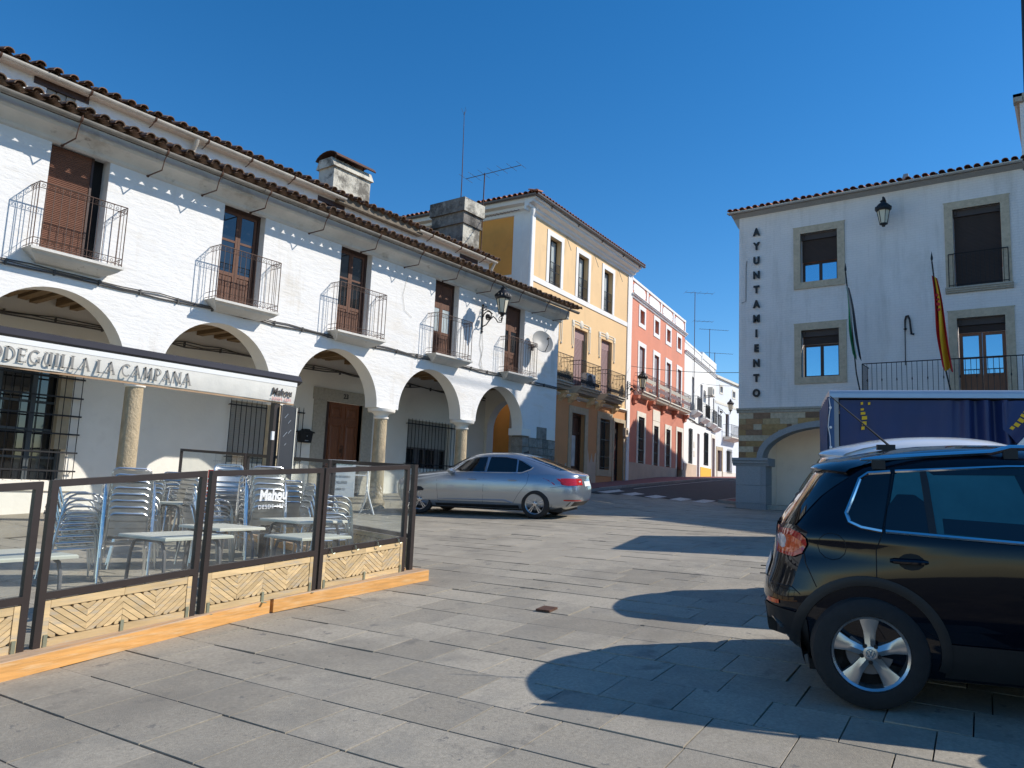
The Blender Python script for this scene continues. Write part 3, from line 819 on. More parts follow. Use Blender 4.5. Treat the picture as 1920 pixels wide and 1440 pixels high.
# ceiling-high cornice and eave
prof = [(0.0,5.90),(-0.05,5.93),(-0.07,5.99),(-0.14,6.05),(-0.24,6.09),(-0.33,6.11),(-0.36,6.16),(-0.37,6.29),(0.0,6.29)]
MB().extr(prof, -3.5, XE+0.12).build('eave_cornice', M['eavewhite'], AH, smooth=True, angle=25)
b = MB(); gutter_run(b, -3.5, XE+0.25, -0.66, 6.26, 0.072)
for x in (4.2,9.5,14.2,19.5): b.extr([(-0.66+a*1.12, 6.26+c*1.12) for a,c in arc(0,0,0.072,180,360,8)], x, x+0.14)
b.build('gutter', M['gutter'], AH)
for x in [5.62,7.25,8.45,9.65,11.3,13.0,14.6,16.2,17.8,19.3,20.8,22.1]:
    b = MB(); b.tube([(x,-0.73,6.30),(x,-0.73,6.24),(x,-0.62,6.10),(x,-0.55,5.90)],0.011,5)
    b.tube([(x,-0.55,5.90),(x,0.02,5.90)],0.014,5); b.tube([(x,0.01,5.90),(x,-0.02,5.90)],0.03,6)
    b.extr([(-0.66+a*1.1, 6.26+c*1.1) for a,c in arc(0,0,0.076,180,360,8)], x-0.02, x+0.02)
    b.build('gutter_bracket', M['rust'], AH)
MB().box(XE-0.02,XE+0.10,-0.36,0.0,6.0,6.28).build('eave_end', M['eavewhite'], AH)
tiled_slope(AH, -3.4, XE+0.25, -0.68, 6.40, 1.8, 7.16, 0.285, r=0.098)
# attic storey set back
AY = 1.72
ab = MB(); aw = [(5.85,6.42,7.25,7.66),(13.05,13.5,7.2,7.6),(19.1,19.55,7.2,7.6)]
wall_holes(ab, -3.5, 20.45, 6.6, 7.86, aw, AY, 0.15)
ab.poly([(20.45,AY,6.3),(20.45,8,6.3),(20.45,8,7.9),(20.45,AY,7.9)])
ab.build('attic_wall', M['whitewash'], AH)
for (a,c,e,g) in aw:
    sb = MB(); sb.box(a,c,AY+0.06,AY+0.09,e,g)
    for k in range(3): sb.box(a+0.02+k*(c-a)/3, a+(k+1)*(c-a)/3-0.01, AY+0.03,AY+0.06,e,g)
    sb.build('attic_shutter', mat('weathered', (0.38,0.36,0.32),0.9,var=0.3,vs=8) if a < 6 else M['darkwood'], AH)
    MB().box(a-0.25,c+0.25,AY-0.02,AY+0.1,g,g+0.14).build('lintel', M['darkwood'], AH)
b = MB(); gutter_run(b, -3.5, 13.6, AY-0.22, 7.86, 0.075); gutter_run(b, 16.6, 20.6, AY-0.22, 7.86, 0.075)
b.build('attic_gutter', M['gutterpale'], AH)
for x in (4.9,6.6,8.0,9.3,10.5,11.8,17.2,18.6,19.9):
    b = MB(); b.tube([(x,AY-0.22,7.79),(x,AY-0.1,7.72),(x,AY,7.70)],0.012,5); b.extr([(AY-0.22+a*1.1, 7.86+c*1.1) for a,c in arc(0,0,0.08,180,360,8)], x-0.02, x+0.02)
    b.build('attic_bracket', M['rust'], AH)
b = MB(); b.tube([(9.05,AY-0.22,7.80),(9.05,AY-0.18,7.70),(9.05,AY-0.06,7.55),(9.05,AY-0.06,6.9)],0.05,10)
b.tube([(20.5,AY-0.22,7.80),(20.5,AY-0.1,7.6),(20.5,AY-0.05,7.0)],0.05,10)
b.build('downpipe', M['gutterpale'], AH, smooth=True)
MB().extr([(AY-0.15,7.90),(AY,7.80),(AY,7.93),(AY-0.15,7.93)], -3.5, 20.5).build('attic_eave', M['whitesoft'], AH)
tiled_slope(AH, -3.4, 20.55, AY-0.28, 7.93, AY+4.2, 9.25, 0.30, rows=2, key='b', r=0.100)
MB().box(13.4,16.8,AY-0.20,AY+0.02,7.72,7.92).build('eave_patch', M['mortar'], AH)
b = MB(); b.poly([(-3.5,AY+4.2,9.25),(20.55,AY+4.2,9.25),(20.55,AY+9,7.6),(-3.5,AY+9,7.6)])
b.poly([(20.45,AY,7.9),(20.45,AY+4.2,9.2),(20.45,AY+8,7.9)])
b.poly([(-3.5,AY+9,-2),(20.45,AY+9,-2),(20.45,AY+9,7.6),(-3.5,AY+9,7.6)])
b.poly([(XE,6,6.2),(20.45,6,6.2),(20.45,6,-1),(XE,6,-1)])
b.build('rear_roof', M['tile'], AH)

# balconies with their doors
def scroll_rail(x0, x1, d, z0, z1):
    b = MB(); railing(b, x0, x1, d, z0, z1, 0.135, 0.0065, 0.010, rows=(z1-0.11, z0+0.16), base=0.05)
    n = round((x1-x0)/0.135)
    scrolls(b, x0, x1, -d, z1-0.055, n, 0.036); scrolls(b, x0, x1, -d, z0+0.105, n, 0.036)
    for x in (x0,x1):
        for k in range(3):
            y = -d*(k+0.5)/3
            b.tube([(x, y+0.034*math.cos(R(40*q)), z1-0.055+0.034*math.sin(R(40*q))) for q in range(9)], 0.005, 4)
    return b
for i, c in enumerate(DX):
    z0, z1 = SZ[i], RZ[i]
    x0, x1 = c-0.78, c+0.78
    d = 0.40
    sb = MB()
    prof = [(0.0,z0),(-d-0.03,z0),(-d-0.03,z0-0.05),(-d+0.02,z0-0.065),(-d+0.06,z0-0.11),(-d+0.16,z0-0.16),(-0.12,z0-0.20),(0.0,z0-0.21)]
    tops = [(x0-0.03,x1+0.03),(x0-0.03,x1+0.03),(x0-0.03,x1+0.03),(x0,x1),(x0+0.04,x1-0.04),(x0+0.12,x1-0.12),(x0+0.2,x1-0.2),(x0+0.22,x1-0.22)]
    n = len(prof)
    sb.add([(t[0],p_[0],p_[1]) for p_,t in zip(prof,tops)] + [(t[1],p_[0],p_[1]) for p_,t in zip(prof,tops)],
           [tuple(range(n)), tuple(range(2*n-1,n-1,-1))] + [(k,(k+1)%n,(k+1)%n+n,k+n) for k in range(n)])
    bal = sb.build('balcony', M['eavewhite'], AH)
    scroll_rail(x0, x1, d-0.02, z0, z1).build('railing', M['ironbrown'], bal)
    a, e = c-0.53, c+0.53
    if i == 0:
        dk = MB().box(a,e,0.30,0.33,z0,5.95).build('balcony_door', M['dark'], AH)  # near-black backing sheet: the unlit room behind the blind, put in as colour
        b = MB(); slats(b, a+0.02, a+0.80, z0+0.02, 5.93, 0.20, 0.034, 0.012); b.build('roller_blind', M['blind'], dk)
        MB().box(a+0.80,a+0.84,0.18,0.24,z0,5.93).build('blind_rail', M['darkwood'], dk)
        continue
    b = MB(); b.box(a,a+0.07,0.20,0.27,z0,5.95); b.box(e-0.07,e,0.20,0.27,z0,5.95); b.box(a+0.07,e-0.07,0.20,0.27,5.86,5.95)
    door = b.build('balcony_door', M['darkwood'], AH)
    solid = i >= 3
    for k in range(2):
        l0 = a+0.075 + k*0.455; l1 = l0 + 0.45
        lf = MB(); frame_bars(lf, l0, l1, z0+0.03, 5.855, 0.215, 0.06, 0.045)
        lf.box(l0+0.06,l1-0.06,0.215,0.26,z0+0.72,z0+0.80); lf.box(l0+0.06,l1-0.06,0.22,0.255,z0+1.50,z0+1.55)
        lf.box(l0+0.06,l1-0.06,0.23,0.25,z0+0.09,z0+0.72)
        for q in range(4): lf.box(l0+0.075+q*0.078,l0+0.135+q*0.078,0.22,0.232,z0+0.12,z0+0.69)
        if solid: lf.box(l0+0.06,l1-0.06,0.22,0.25,z0+1.55,5.80)
        lf.build('door_leaf', M['oldwood'], door)
        MB().box(l0+0.06,l1-0.06,0.232,0.238,z0+0.80,(z0+1.50) if solid else 5.80).build('door_glass', M['winglasspale'] if i == 3 else M['winglass'], door)
    if not solid or i == 4:
        MB().box(a+0.12,e-0.12,0.245,0.25,z0+0.80,z0+1.5).build('curtain', M['curtain'], door)
MB().box(2.45-0.53,2.45+0.53,0.30,0.33,3.8,5.95).build('balcony_door', M['dark'], AH)  # black backing sheet standing in for the dark room
# chimneys on the roof
ch = MB(); ch.box(13.95,15.40,2.55,3.25,7.9,9.30); ch.extr([(2.48,9.22),(3.32,9.22),(3.18,9.50),(2.62,9.50)], 13.88, 15.47)
cho = ch.build('chimney', M['chimney'], AH)
cp = MB(); q = arc(0,0,0.52,12,168,8)
cp.extr([(2.9+a, 9.46+c*0.55) for a,c in q] + [(2.9+a*0.95, 9.44+c*0.55) for a,c in reversed(q)], 13.9, 15.46)
for x in (14.1,14.6,15.2): cp.box(x,x+0.03,2.7,2.73,9.5,9.68)
cp.build('chimney_cap', M['rust'], cho)
ch = MB(); ch.box(20.44,21.40,3.05,4.55,5.5,9.55); ch.box(20.36,21.48,2.97,4.63,9.55,9.66); ch.box(20.40,21.44,3.0,4.6,9.66,10.0)
ch.box(20.32,21.52,2.93,4.67,10.0,10.52); ch.box(20.40,21.44,3.01,4.59,8.6,8.72)
ch2 = ch.build('chimney', M['chimneydark'], AH)
MB().box(20.445,21.395,3.035,3.05,5.5,9.54).build('chimney_face', M['chimney'], ch2); MB().box(20.33,21.51,2.915,2.93,10.0,10.5).build('chimney_face', M['chimney'], ch2)
ch2['label'] = 'broad blackened double-stepped chimney'
cho['label'] = 'pale chimney with a bent rusty sheet cap'
# antennas
t = thing('whip_antenna', 'tall thin whip antenna rising from the blackened chimney', 'antenna', (20.7,18.4,10.52))
b = MB(); b.tube([(0,0,-0.3),(0,0,0.9),(-0.05,0.02,3.6)],0.016,6,rr=[0.022,0.018,0.010]); b.build('mast', M['rust'], t)
b = MB()
for k in range(3): b.tube([(-0.05,0.02,3.45),(-0.05+0.12*math.cos(k*2.1),0.02+0.12*math.sin(k*2.1),3.75)],0.006,4)
b.build('rods', M['irongrey'], t)
def yagi(name, label, loc, rz, mast, boom, els, elen, m='irongrey', tilt=0.0, second=None):
    t = thing(name, label, 'antenna', loc, rz)
    MB().tube([(0,0,0),(0,0,mast)],0.022,6).build('mast', M['rust'], t)
    def head(z, boom, els, elen, off):
        b = MB(); dz = math.tan(tilt)
        b.bar((-boom*off,0,z-boom*off*dz),(boom*(1-off),0,z+boom*(1-off)*dz),0.02,0.02)
        for k in range(els):
            x = -boom*off + boom*k/(els-1); l = elen*(1.0 - 0.25*k/(els-1))
            b.tube([(x,-l/2,z+x*dz+0.01),(x,l/2,z+x*dz+0.01)],0.008,4)
        return b
    head(mast-0.05, boom, els, elen, 0.35).build('aerial', M[m], t)
    if second: head(second[0], second[1], second[2], second[3], 0.05).build('aerial', M[m], t)
    return t
yagi('television_antenna', 'television aerial on a rusty mast beside the blackened chimney', (21.55,18.0,8.6), R(-84), 3.3, 2.5, 7, 0.95, tilt=0.04, second=(1.5,1.7,12,0.22))
# satellite dish, letter box
t = thing('satellite_dish', 'grey satellite dish on the white wall near the last balcony', 'satellite dish', (20.95,FY-0.35,4.86))
b = MB(); tl = Matrix.Rotation(R(-18),4,'X') @ Matrix.Rotation(R(-22),4,'Z')
prof = [(0.0,0.0),(0.15,-0.012),(0.29,-0.045),(0.40,-0.09),(0.41,-0.085),(0.405,-0.075),(0.29,-0.028),(0.15,0.006),(0.0,0.018)]
b.lathe(prof, 28, ax=1); b.xf(tl); b.build('dish', M['dish'], t, smooth=True)
b = MB(); b.tube([(0,-0.05,-0.38),(0,-0.35,-0.22),(0,-0.42,-0.06)],0.014,6); b.tube([(0,-0.48,-0.02),(0,-0.36,-0.04)],0.035,8); b.xf(tl); b.build('feed_arm', M['irongrey'], t)
b = MB(); b.tube([(0,0.05,0),(0.0,0.12,-0.1),(-0.05,0.34,-0.15)],0.025,6); b.box(-0.12,0.02,0.33,0.35,-0.25,-0.05); b.build('wall_mount', M['irongrey'], t)
t = thing('letter_box', 'black metal letter box with a curved lid beside the wooden door', 'letter box', (14.0-0.13,FY+BY,1.14))
b = MB(); b.add([(-0.19,-0.13,-0.19),(0.19,-0.13,-0.19),(0.23,-0.14,0.12),(-0.23,-0.14,0.12),(-0.19,0,-0.19),(0.19,0,-0.19),(0.23,0,0.12),(-0.23,0,0.12)],
   [(0,1,2,3),(5,4,7,6),(1,5,6,2),(4,0,3,7),(0,4,5,1),(3,2,6,7)]); b.build('box', M['black'], t)
b = MB(); pts = [(-0.28,0.09),(-0.25,0.13),(-0.12,0.15),(-0.07,0.20),(0.07,0.20),(0.12,0.15),(0.25,0.13),(0.28,0.09),(0.1,0.10),(-0.1,0.10)]
b.prism(pts,-0.17,0.0); b.build('lid', M['black'], t)
b = MB(); b.tube([(0.02,-0.15,0.0),(0.02,-0.135,0.0)],0.016,8); b.box(-0.04,0.08,-0.137,-0.13,-0.14,-0.12); b.build('lock', M['alu'], t)

# wall lanterns: bracket with scrollwork, crowned lantern   (local: wall at y=0, lantern out at y=-d)
def lantern_parts(t, d, bracket=True, s=1.0, up=0.0):
    if bracket:
        b = MB(); b.bar((0,-0.02,-0.42),(0,-0.02,0.34),0.05,0.03); b.lathe([(0,0),(0.045,0.03),(0.0,0.09)],8,(0,-0.02,0.34)); b.lathe([(0,-0.12),(0.045,-0.04),(0.02,0)],8,(0,-0.02,-0.42))
        def spiral(cy, cz, r0, turns, a0, sgn=1, rr=0.016):
            n = 26; return [(0, cy + r0*(1-0.75*k/n)*math.cos(R(a0 + sgn*360*turns*k/n)), cz + r0*(1-0.75*k/n)*math.sin(R(a0+sgn*360*turns*k/n))) for k in range(n+1)]
        b.tube(spiral(-0.24,0.0,0.19,1.3,0,1),0.018,6)
        b.tube([(0,-0.05,-0.30),(0,-0.18,-0.26),(0,-0.30,-0.13),(0,-0.45,-0.02),(0,-0.55,-0.10),(0,-0.64,-0.22),(0,-d+0.02,-0.24),(0,-d,-0.16),(0,-d,-0.02)],0.018,6)
        b.tube([(0,-0.05,0.20),(0,-0.16,0.22),(0,-0.30,0.17),(0,-0.42,0.06)],0.014,6)
        b.tube(spiral(-d+0.06,-0.13,0.09,1.2,180,-1),0.012,6); b.tube(spiral(-0.13,0.27,0.07,1.2,0,1),0.010,6)
        b.lathe([(0,-0.04),(0.075,-0.04),(0.075,0.04),(0,0.04)],12,(0,-0.24,0.0),0)
        b.build('bracket', M['iron'], t, smooth=True)
    z0 = up; b = MB()
    b.lathe([(0.0,-0.06),(0.05,-0.05),(0.06,0.0),(0.13,0.03),(0.13,0.055),(0.0,0.055)],12,(0,-d,z0))
    for k in range(6):
        a = 2*math.pi*k/6; c, q = math.cos(a), math.sin(a)
        b.bar((0.115*c,-d+0.115*q,z0+0.05),(0.20*c,-d+0.20*q,z0+0.50),0.016,0.016)
    b.lathe([(0.215,0.49),(0.225,0.52),(0.25,0.53),(0.25,0.58),(0.235,0.585)],24,(0,-d,z0))
    for k in range(14):
        a = 2*math.pi*k/14; b.lathe([(0.03,0.56),(0.025,0.62),(0,0.65)],5,(0.235*math.cos(a),-d+0.235*math.sin(a),z0))
    b.lathe([(0.24,0.58),(0.225,0.64),(0.15,0.73),(0.08,0.78),(0.075,0.82),(0.10,0.84),(0.03,0.88),(0.035,0.91),(0,0.95)],20,(0,-d,z0))
    b.build('lantern_frame', M['iron'], t, smooth=True, angle=40)
    b = MB(); b.lathe([(0.105,0.055),(0.193,0.50)],6,(0,-d,z0)); b.build('lantern_glass', M['lampglass'], t)
lamp1 = thing('wall_lantern', 'black scrolled wall lantern on the white arcade front beside the last balcony', 'street lamp', (18.12,FY,5.2), 0, 'scrolled iron wall lanterns')
lantern_parts(lamp1, 0.80)
b = MB(); b.tube([(18.1,-0.02,4.8),(18.05,-0.02,4.3),(18.16,-0.02,4.0),(18.08,-0.02,3.7),(18.2,-0.02,3.5)],0.008,5); b.tube([(18.15,-0.02,4.7),(18.22,-0.02,4.2),(18.15,-0.02,3.85),(18.25,-0.02,3.5)],0.006,5)
b.tube([(14.75,-0.02,5.7),(14.6,-0.02,5.1),(14.7,-0.02,4.7),(15.0,-0.02,4.55)],0.005,4)
b.build('hanging_cable', M['gutterpale'], AH)

# ------------------------------------------------------------------ yellow house
YO = (23.8,17.37); YA = R(4.76)
def along(o, a, u): return (o[0]+u*math.cos(a), o[1]+u*math.sin(a))
YH = thing('yellow_house', 'three storey yellow house with white window surrounds and iron balconies', 'house', (YO[0],YO[1],0), YA)
b = MB()
uw = [(1.63,2.66,8.43,10.47),(4.27,5.30,8.43,10.47),(6.98,7.98,8.43,10.47)]
md = [(1.45,2.72,4.22,7.05),(4.16,5.43,4.22,7.05),(6.90,8.10,4.22,7.05)]
lo = [(1.45,2.6,-0.3,3.25),(4.15,5.42,0.0,3.25),(6.98,8.05,0.9,3.28),(8.60,9.70,0.1,3.26)]
wall_holes(b, 0.35, 9.82, 4.0, 10.95, uw+md, 0, 0.30)
b.build('wall', M['yellow'], YH)
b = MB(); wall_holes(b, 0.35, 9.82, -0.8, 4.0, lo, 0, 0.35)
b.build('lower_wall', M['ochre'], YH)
b = MB(); b.poly([(0,0,4.0),(0,10,4.0),(0,10,11.0),(0,0,11.0)]); b.poly([(10,0,-1),(10,10,-1),(10,10,11.2),(10,0,11.2)]); b.poly([(0,10,-1),(10,10,-1),(10,10,11),(0,10,11)])
b.poly([(0,0,-1),(0,10,-1),(0,10,4.0),(0,0,4.0)])
b.build('side_wall', M['orange'], YH)
b = MB(); b.box(-0.04,0.36,-0.04,0.30,-0.8,11.0); b.box(9.82,10.12,-0.05,0.3,4.0,11.0); b.box(0.36,9.82,-0.035,0.0,8.19,8.41)
b.box(-0.04,-0.001,0.3,10,8.10,8.42); b.box(-0.05,0.0,0.3,0.75,4,11)
b.build('white_band', M['trim'], YH)
b = MB(); b.tube([(-0.12,-0.14,10.9),(-0.12,-0.14,6.5),(-0.12,-0.14,2.2)],0.075,10); b.lathe([(0.085,10.72),(0.13,10.9),(0.13,11.0)],10,(-0.12,-0.14,0))
b.build('downpipe', M['trim'], YH, smooth=True)
for k in range(9):      # quoin stones at the corner, ground floor
    MB().box(-0.05,0.40,-0.055,0.54,-0.75+k*0.5,-0.75+k*0.5+0.485).build('quoin_stone', M['granite'], YH)
def cornice(x0, x1, z, h, d, parent, m, sides=True):
    prof = [(0,z),(-0.05,z+0.02),(-0.07,z+h*0.22),(-d*0.35,z+h*0.30),(-d*0.40,z+h*0.48),(-d*0.75,z+h*0.60),(-d*0.80,z+h*0.78),(-d,z+h*0.84),(-d,z+h),(0,z+h)]
    return MB().extr(prof, x0, x1).build('cornice', m, parent)
cornice(-0.5, 10.35, 10.88, 0.50, 0.52, YH, M['trim'])
b = MB(); prof = [(0,10.88),(-0.05,10.9),(-0.08,11.0),(-0.22,11.05),(-0.25,11.15),(-0.45,11.2),(-0.5,11.35),(-0.5,11.38),(0,11.38)]
b.extr(prof, 0, 10); b.xf(Matrix(((0,1,0,0),(1,0,0,0),(0,0,1,0),(0,0,0,1)))); b.build('cornice', M['trim'], YH)
b = MB(); gutter_run(b, -0.6, 10.5, -0.60, 11.44, 0.085); b.build('gutter', M['guttergrey'], YH)
b = MB(); gutter_run(b, -0.6, 10, -0.58, 11.43, 0.08); b.xf(Matrix(((0,1,0,0),(1,0,0,0),(0,0,1,0),(0,0,0,1)))); b.build('gutter', M['guttergrey'], YH)
b = MB()
for x in (0.8,3.2,5.6,8.0,10.0): b.tube([(x,-0.6,11.35),(x,-0.5,11.28)],0.03,6)
for x in (3.1,5.85,8.6): b.tube([(x,-0.01,10.85),(x,-0.25,10.2)],0.012,5)
b.build('gutter_bracket', M['guttergrey'], YH)
def hip_roof(parent, x0, x1, y0, y1, z, h, m, pitch, key, sides=('front','left'), r=0.10):
    yc = (y0+y1)/2; ins = (y1-y0)/2
    b = MB(); A, B_, C_, D_ = (x0,y0,z), (x1,y0,z), (x1,y1,z), (x0,y1,z)
    if x1-x0 > 2*ins+0.1: E, F = (x0+ins,yc,z+h), (x1-ins,yc,z+h)
    else: E = F = ((x0+x1)/2,yc,z+h)
    b.poly([A,B_,F,E]); b.poly([C_,D_,E,F]); b.poly([D_,A,E]); b.poly([B_,C_,F])
    roof = b.build('roof', M[m], parent)
    me = tile_mesh((key,m), r=r, m=m); ang = math.atan2(h, ins); rr = random.Random(3)
    n = int((x1-x0)/pitch)
    for k in range(n+1): inst('roof_tile', me, roof, (x0+k*pitch+rr.gauss(0,0.008), y0-0.05, z-0.01), (ang,0,rr.gauss(0,0.03)))
    n = int((y1-y0)/pitch)
    if 'left' in sides:
        for k in range(n+1): inst('roof_tile', me, roof, (x0-0.05, y0+k*pitch+rr.gauss(0,0.008), z-0.01), (ang*0.9,0,R(-90)+rr.gauss(0,0.03)))
    for k in range(8):
        t = k/8.0; hp = Vector(A).lerp(Vector(E), t); inst('roof_tile', me, roof, hp+Vector((0,0,0.02)), (ang*0.7,0,R(-45)), (1.15,1,1.1))
    return roof
hip_roof(YH, -0.62, 10.45, -0.62, 10.0, 11.47, 1.5, 'tileclean', 0.25, 'y')
def surround(parent, h, t, m, y=-0.03, foot=True, d=0.05, name='window_surround', ext=0.0):
    b = MB(); b.box(h[0]-t,h[0],y,y+d,h[2]-(t if foot else 0),h[3]+t); b.box(h[1],h[1]+t,y,y+d,h[2]-(t if foot else 0),h[3]+t); b.box(h[0],h[1],y,y+d,h[3],h[3]+t)
    if foot: b.box(h[0],h[1],y,y+d,h[2]-t,h[2])
    return b.build(name, m, parent)
def glazed(parent, h, y, m_frame, m_glass, mull=1, t=0.055, trans=None, name='window'):
    b = MB(); frame_bars(b, h[0],h[1],h[2],h[3], y, t, 0.06)
    wdt = h[1]-h[0]
    for k in range(mull):
        x = h[0] + wdt*(k+1)/(mull+1); b.box(x-t*0.7,x+t*0.7,y-0.005,y+0.055,h[2]+t,h[3]-t)
    if trans: b.box(h[0]+t,h[1]-t,y+0.002,y+0.05,trans-t*0.5,trans+t*0.5)
    w_ = b.build(name, m_frame, parent)
    MB().box(h[0],h[1],y+0.03,y+0.036,h[2],h[3]).build('pane', m_glass, w_)
    return w_
for h in uw:
    surround(YH, h, 0.22, M['trim'], foot=False)
    w_ = glazed(YH, h, 0.22, M['iron'], M['winglasspale'], 1)
    b = MB(); n = 9
    for k in range(n+1):
        x = h[0]+0.03+(h[1]-h[0]-0.06)*k/n; b.tube([(x,0.05,h[2]+0.02),(x,0.05,h[2]+0.98)],0.009,5)
    for zz in (0.06,0.14,0.6,0.98): b.bar((h[0],0.05,h[2]+zz),(h[1],0.05,h[2]+zz),0.015,0.025)
    b.build('window_rail', M['iron'], w_)
for i, h in enumerate(md):
    d = MB().box(h[0],h[1],0.29,0.33,h[2],h[3]).build('balcony_door', M['darkwood'], YH)
    b = MB(); slats(b, h[0]+0.02, h[0]+0.96, h[2], h[3]-0.42, 0.12, 0.055, 0.014); b.box(h[0],h[1],0.15,0.25,h[3]-0.42,h[3]); b.build('roller_blind', M['blindmauve'], d)
    MB().box(h[0]+0.96,h[0]+1.05,0.1,0.2,h[2],h[3]-0.42).build('blind_rail', M['darkwood'], d)
    c = (h[0]+h[1])/2; b = MB()
    for sx in (-1,1):
        x = c + sx*0.82
        b.box(x-0.10,x+0.10,-0.035,0.01,h[3]+0.02,h[3]+0.28); b.box(x-0.085,x-0.05,-0.025,0.01,h[3]-0.85,h[3]+0.02); b.box(x+0.05,x+0.085,-0.025,0.01,h[3]-0.85,h[3]+0.02)
        b.lathe([(0,-0.1),(0.05,-0.04),(0.03,0.03)],6,(x,-0.02,h[3]-0.90)); b.lathe([(0.0,-0.05),(0.07,-0.04),(0.07,0.0)],10,(x,-0.01,h[3]+0.15),1)
    for zz in (0.14,0.26): b.box(c-0.72,c-0.17,-0.025,0.01,h[3]+zz,h[3]+zz+0.035); b.box(c+0.17,c+0.72,-0.025,0.01,h[3]+zz,h[3]+zz+0.035)
    b.lathe([(0.0,-0.06),(0.12,-0.05),(0.18,-0.02),(0.19,0.0)],16,(c,0,h[3]+0.22),1)
    b.build('door_ornament', M['trimcream'], YH)
    x0, x1 = h[0]-0.66, h[1]+0.04 if i < 2 else h[1]+0.06
    x0, x1 = c-0.97, c+0.97
    sb = MB(); prof = [(0,4.37),(-0.62,4.37),(-0.62,4.31),(-0.55,4.28),(-0.55,4.22),(-0.46,4.18),(-0.40,4.08),(0,4.05)]
    sb.extr(prof, x0-0.03, x1+0.03); bal = sb.build('balcony', M['granite'], YH)
    rb = MB(); railing(rb, x0, x1, 0.56, 4.38, 5.48, 0.13, 0.009, 0.014, rows=(5.30,4.72), base=0.05, knops=True)
    for k in range(int((x1-x0)/0.13)):
        xx = x0+0.065+k*0.13; rb.tube([(xx+0.045*math.cos(R(45*q)),-0.56,4.57+0.06*math.sin(R(45*q))) for q in range(9)],0.010,4)
        rb.tube([(xx-0.05,-0.56,4.45),(xx+0.05,-0.56,4.68)],0.009,4); rb.tube([(xx+0.05,-0.56,4.45),(xx-0.05,-0.56,4.68)],0.009,4)
    rb.build('railing', M['iron'], bal)
    for k in (-1,1):
        xx = c + k*0.9
        MB().extr([(0.0,4.05),(-0.36,4.05),(-0.36,3.98),(-0.26,3.9),(-0.2,3.78),(-0.08,3.70),(0.0,3.62)], xx-0.16, xx+0.16).build('corbel', M['yellow'], bal)
MB().extr([(0.0,3.98),(-0.10,3.98),(-0.14,3.92),(-0.06,3.86),(0,3.84)],0.36,9.82).build('string_course', M['trimcream'], YH)
for i, h in enumerate(lo):
    if i == 0: continue
    sname = 'door_surround' if i != 2 else 'window_surround'
    surround(YH, h, 0.30 if i != 3 else 0.18, M['plasterjamb'], y=-0.03, foot=(i == 2), d=0.06, name=sname)
    if i == 1:
        d = MB().box(h[0],h[1],0.25,0.30,h[2],h[3]).build('street_door', M['darkwood'], YH)
        b = MB(); frame_bars(b,h[0],h[1],h[2],h[3],0.19,0.12,0.06); b.box(h[0]+0.12,h[1]-0.12,0.19,0.25,2.35,2.47); b.box(h[0]+0.12,h[1]-0.12,0.18,0.25,h[2]+0.1,h[2]+0.85); b.box(h[0]+0.28,h[0]+0.45,0.2,0.25,0.8,2.35)
        b.build('door_frame', M['darkwood'], d)
        MB().box(h[0]+0.45,h[0]+0.85,0.235,0.245,0.95,2.3).build('door_glass', M['winglasspale'], d)
    elif i == 2:
        glazed(YH, h, 0.2, M['darkwood'], M['winglass'], 1)
        grille('window_grille', h[0]+0.02, h[1]-0.02, h[2]+0.02, h[3]-0.05, 0.13, (h[2]+0.1,1.5,2.3,h[3]-0.15), -0.02, False, 0.011, parent=YH)
    else:
        d = MB().box(h[0],h[1],0.30,0.34,h[2],h[3]).build('street_door', M['dark'], YH)  # black backing sheet, the dark of the doorway put into its colour
        b = MB(); b.box(h[0]+0.02,h[0]+0.30,0.10,0.16,h[2]+0.05,h[3]-0.1)
        for zz in (0.2,0.85,1.35,1.95): b.lathe([(0,0),(0.09,0.02),(0.09,0.4),(0,0.42)],8,(h[0]+0.15,0.09,h[2]+zz))
        b.build('door_leaf', mat('redwood',(0.26,0.06,0.04),0.5,var=0.2,vs=5), d)
b = MB()
for (x0,x1,z1) in ((0.36,1.2,1.0),(2.9,3.75,0.75),(5.75,6.65,1.35)):
    pts = [(x0,-0.8),(x1,-0.8)] + [(x1 - (x1-x0)*k/8, z1 + 0.25*math.sin(k*1.9) + (0.3 if k in (0,8) else 0)) for k in range(9)]
    b.prism(pts, -0.012, 0.0)
b.build('damp_patch', M['beige'], YH)
b = MB(); b.box(4.62,4.87,-0.02,0.0,3.80,3.93); nb = b.build('house_number', M['white'], YH)
put_text('23', M['inkdark'], nb, (4.745,-0.024,3.865), 0.13)
b = MB(); b.box(9.62,9.95,-0.16,0.0,2.62,3.05); nb = b.build('meter_box', M['beige'], YH)
MB().box(9.70,9.87,-0.175,-0.16,2.72,2.95).build('box_window', M['dark'], nb)
# air conditioner on the middle balcony
c = along(YO, YA, 4.95)
t = thing('air_conditioner', 'white air conditioner standing on the middle yellow house balcony', 'air conditioner', (c[0]+0.02,c[1]-0.34,4.42), YA)
MB().box(-0.42,0.42,-0.15,0.15,0,0.62).build('casing', M['white'], t)
b = MB(); b.lathe([(0.24,-0.155),(0.245,-0.165),(0.22,-0.165)],20,(-0.12,0,0.31),1)
for k in range(6): b.box(-0.12-0.2+k*0.08-0.006,-0.12-0.2+k*0.08+0.006,-0.163,-0.155,0.12,0.5)
b.build('fan_grille', M['irongrey'], t)
cl = along(YO, YA, 9.93)
lamp2 = thing('wall_lantern', 'black scrolled wall lantern between the yellow and pink houses', 'street lamp', (cl[0],cl[1]-0.05,5.02), YA, 'scrolled iron wall lanterns')
lantern_parts(lamp2, 0.82)

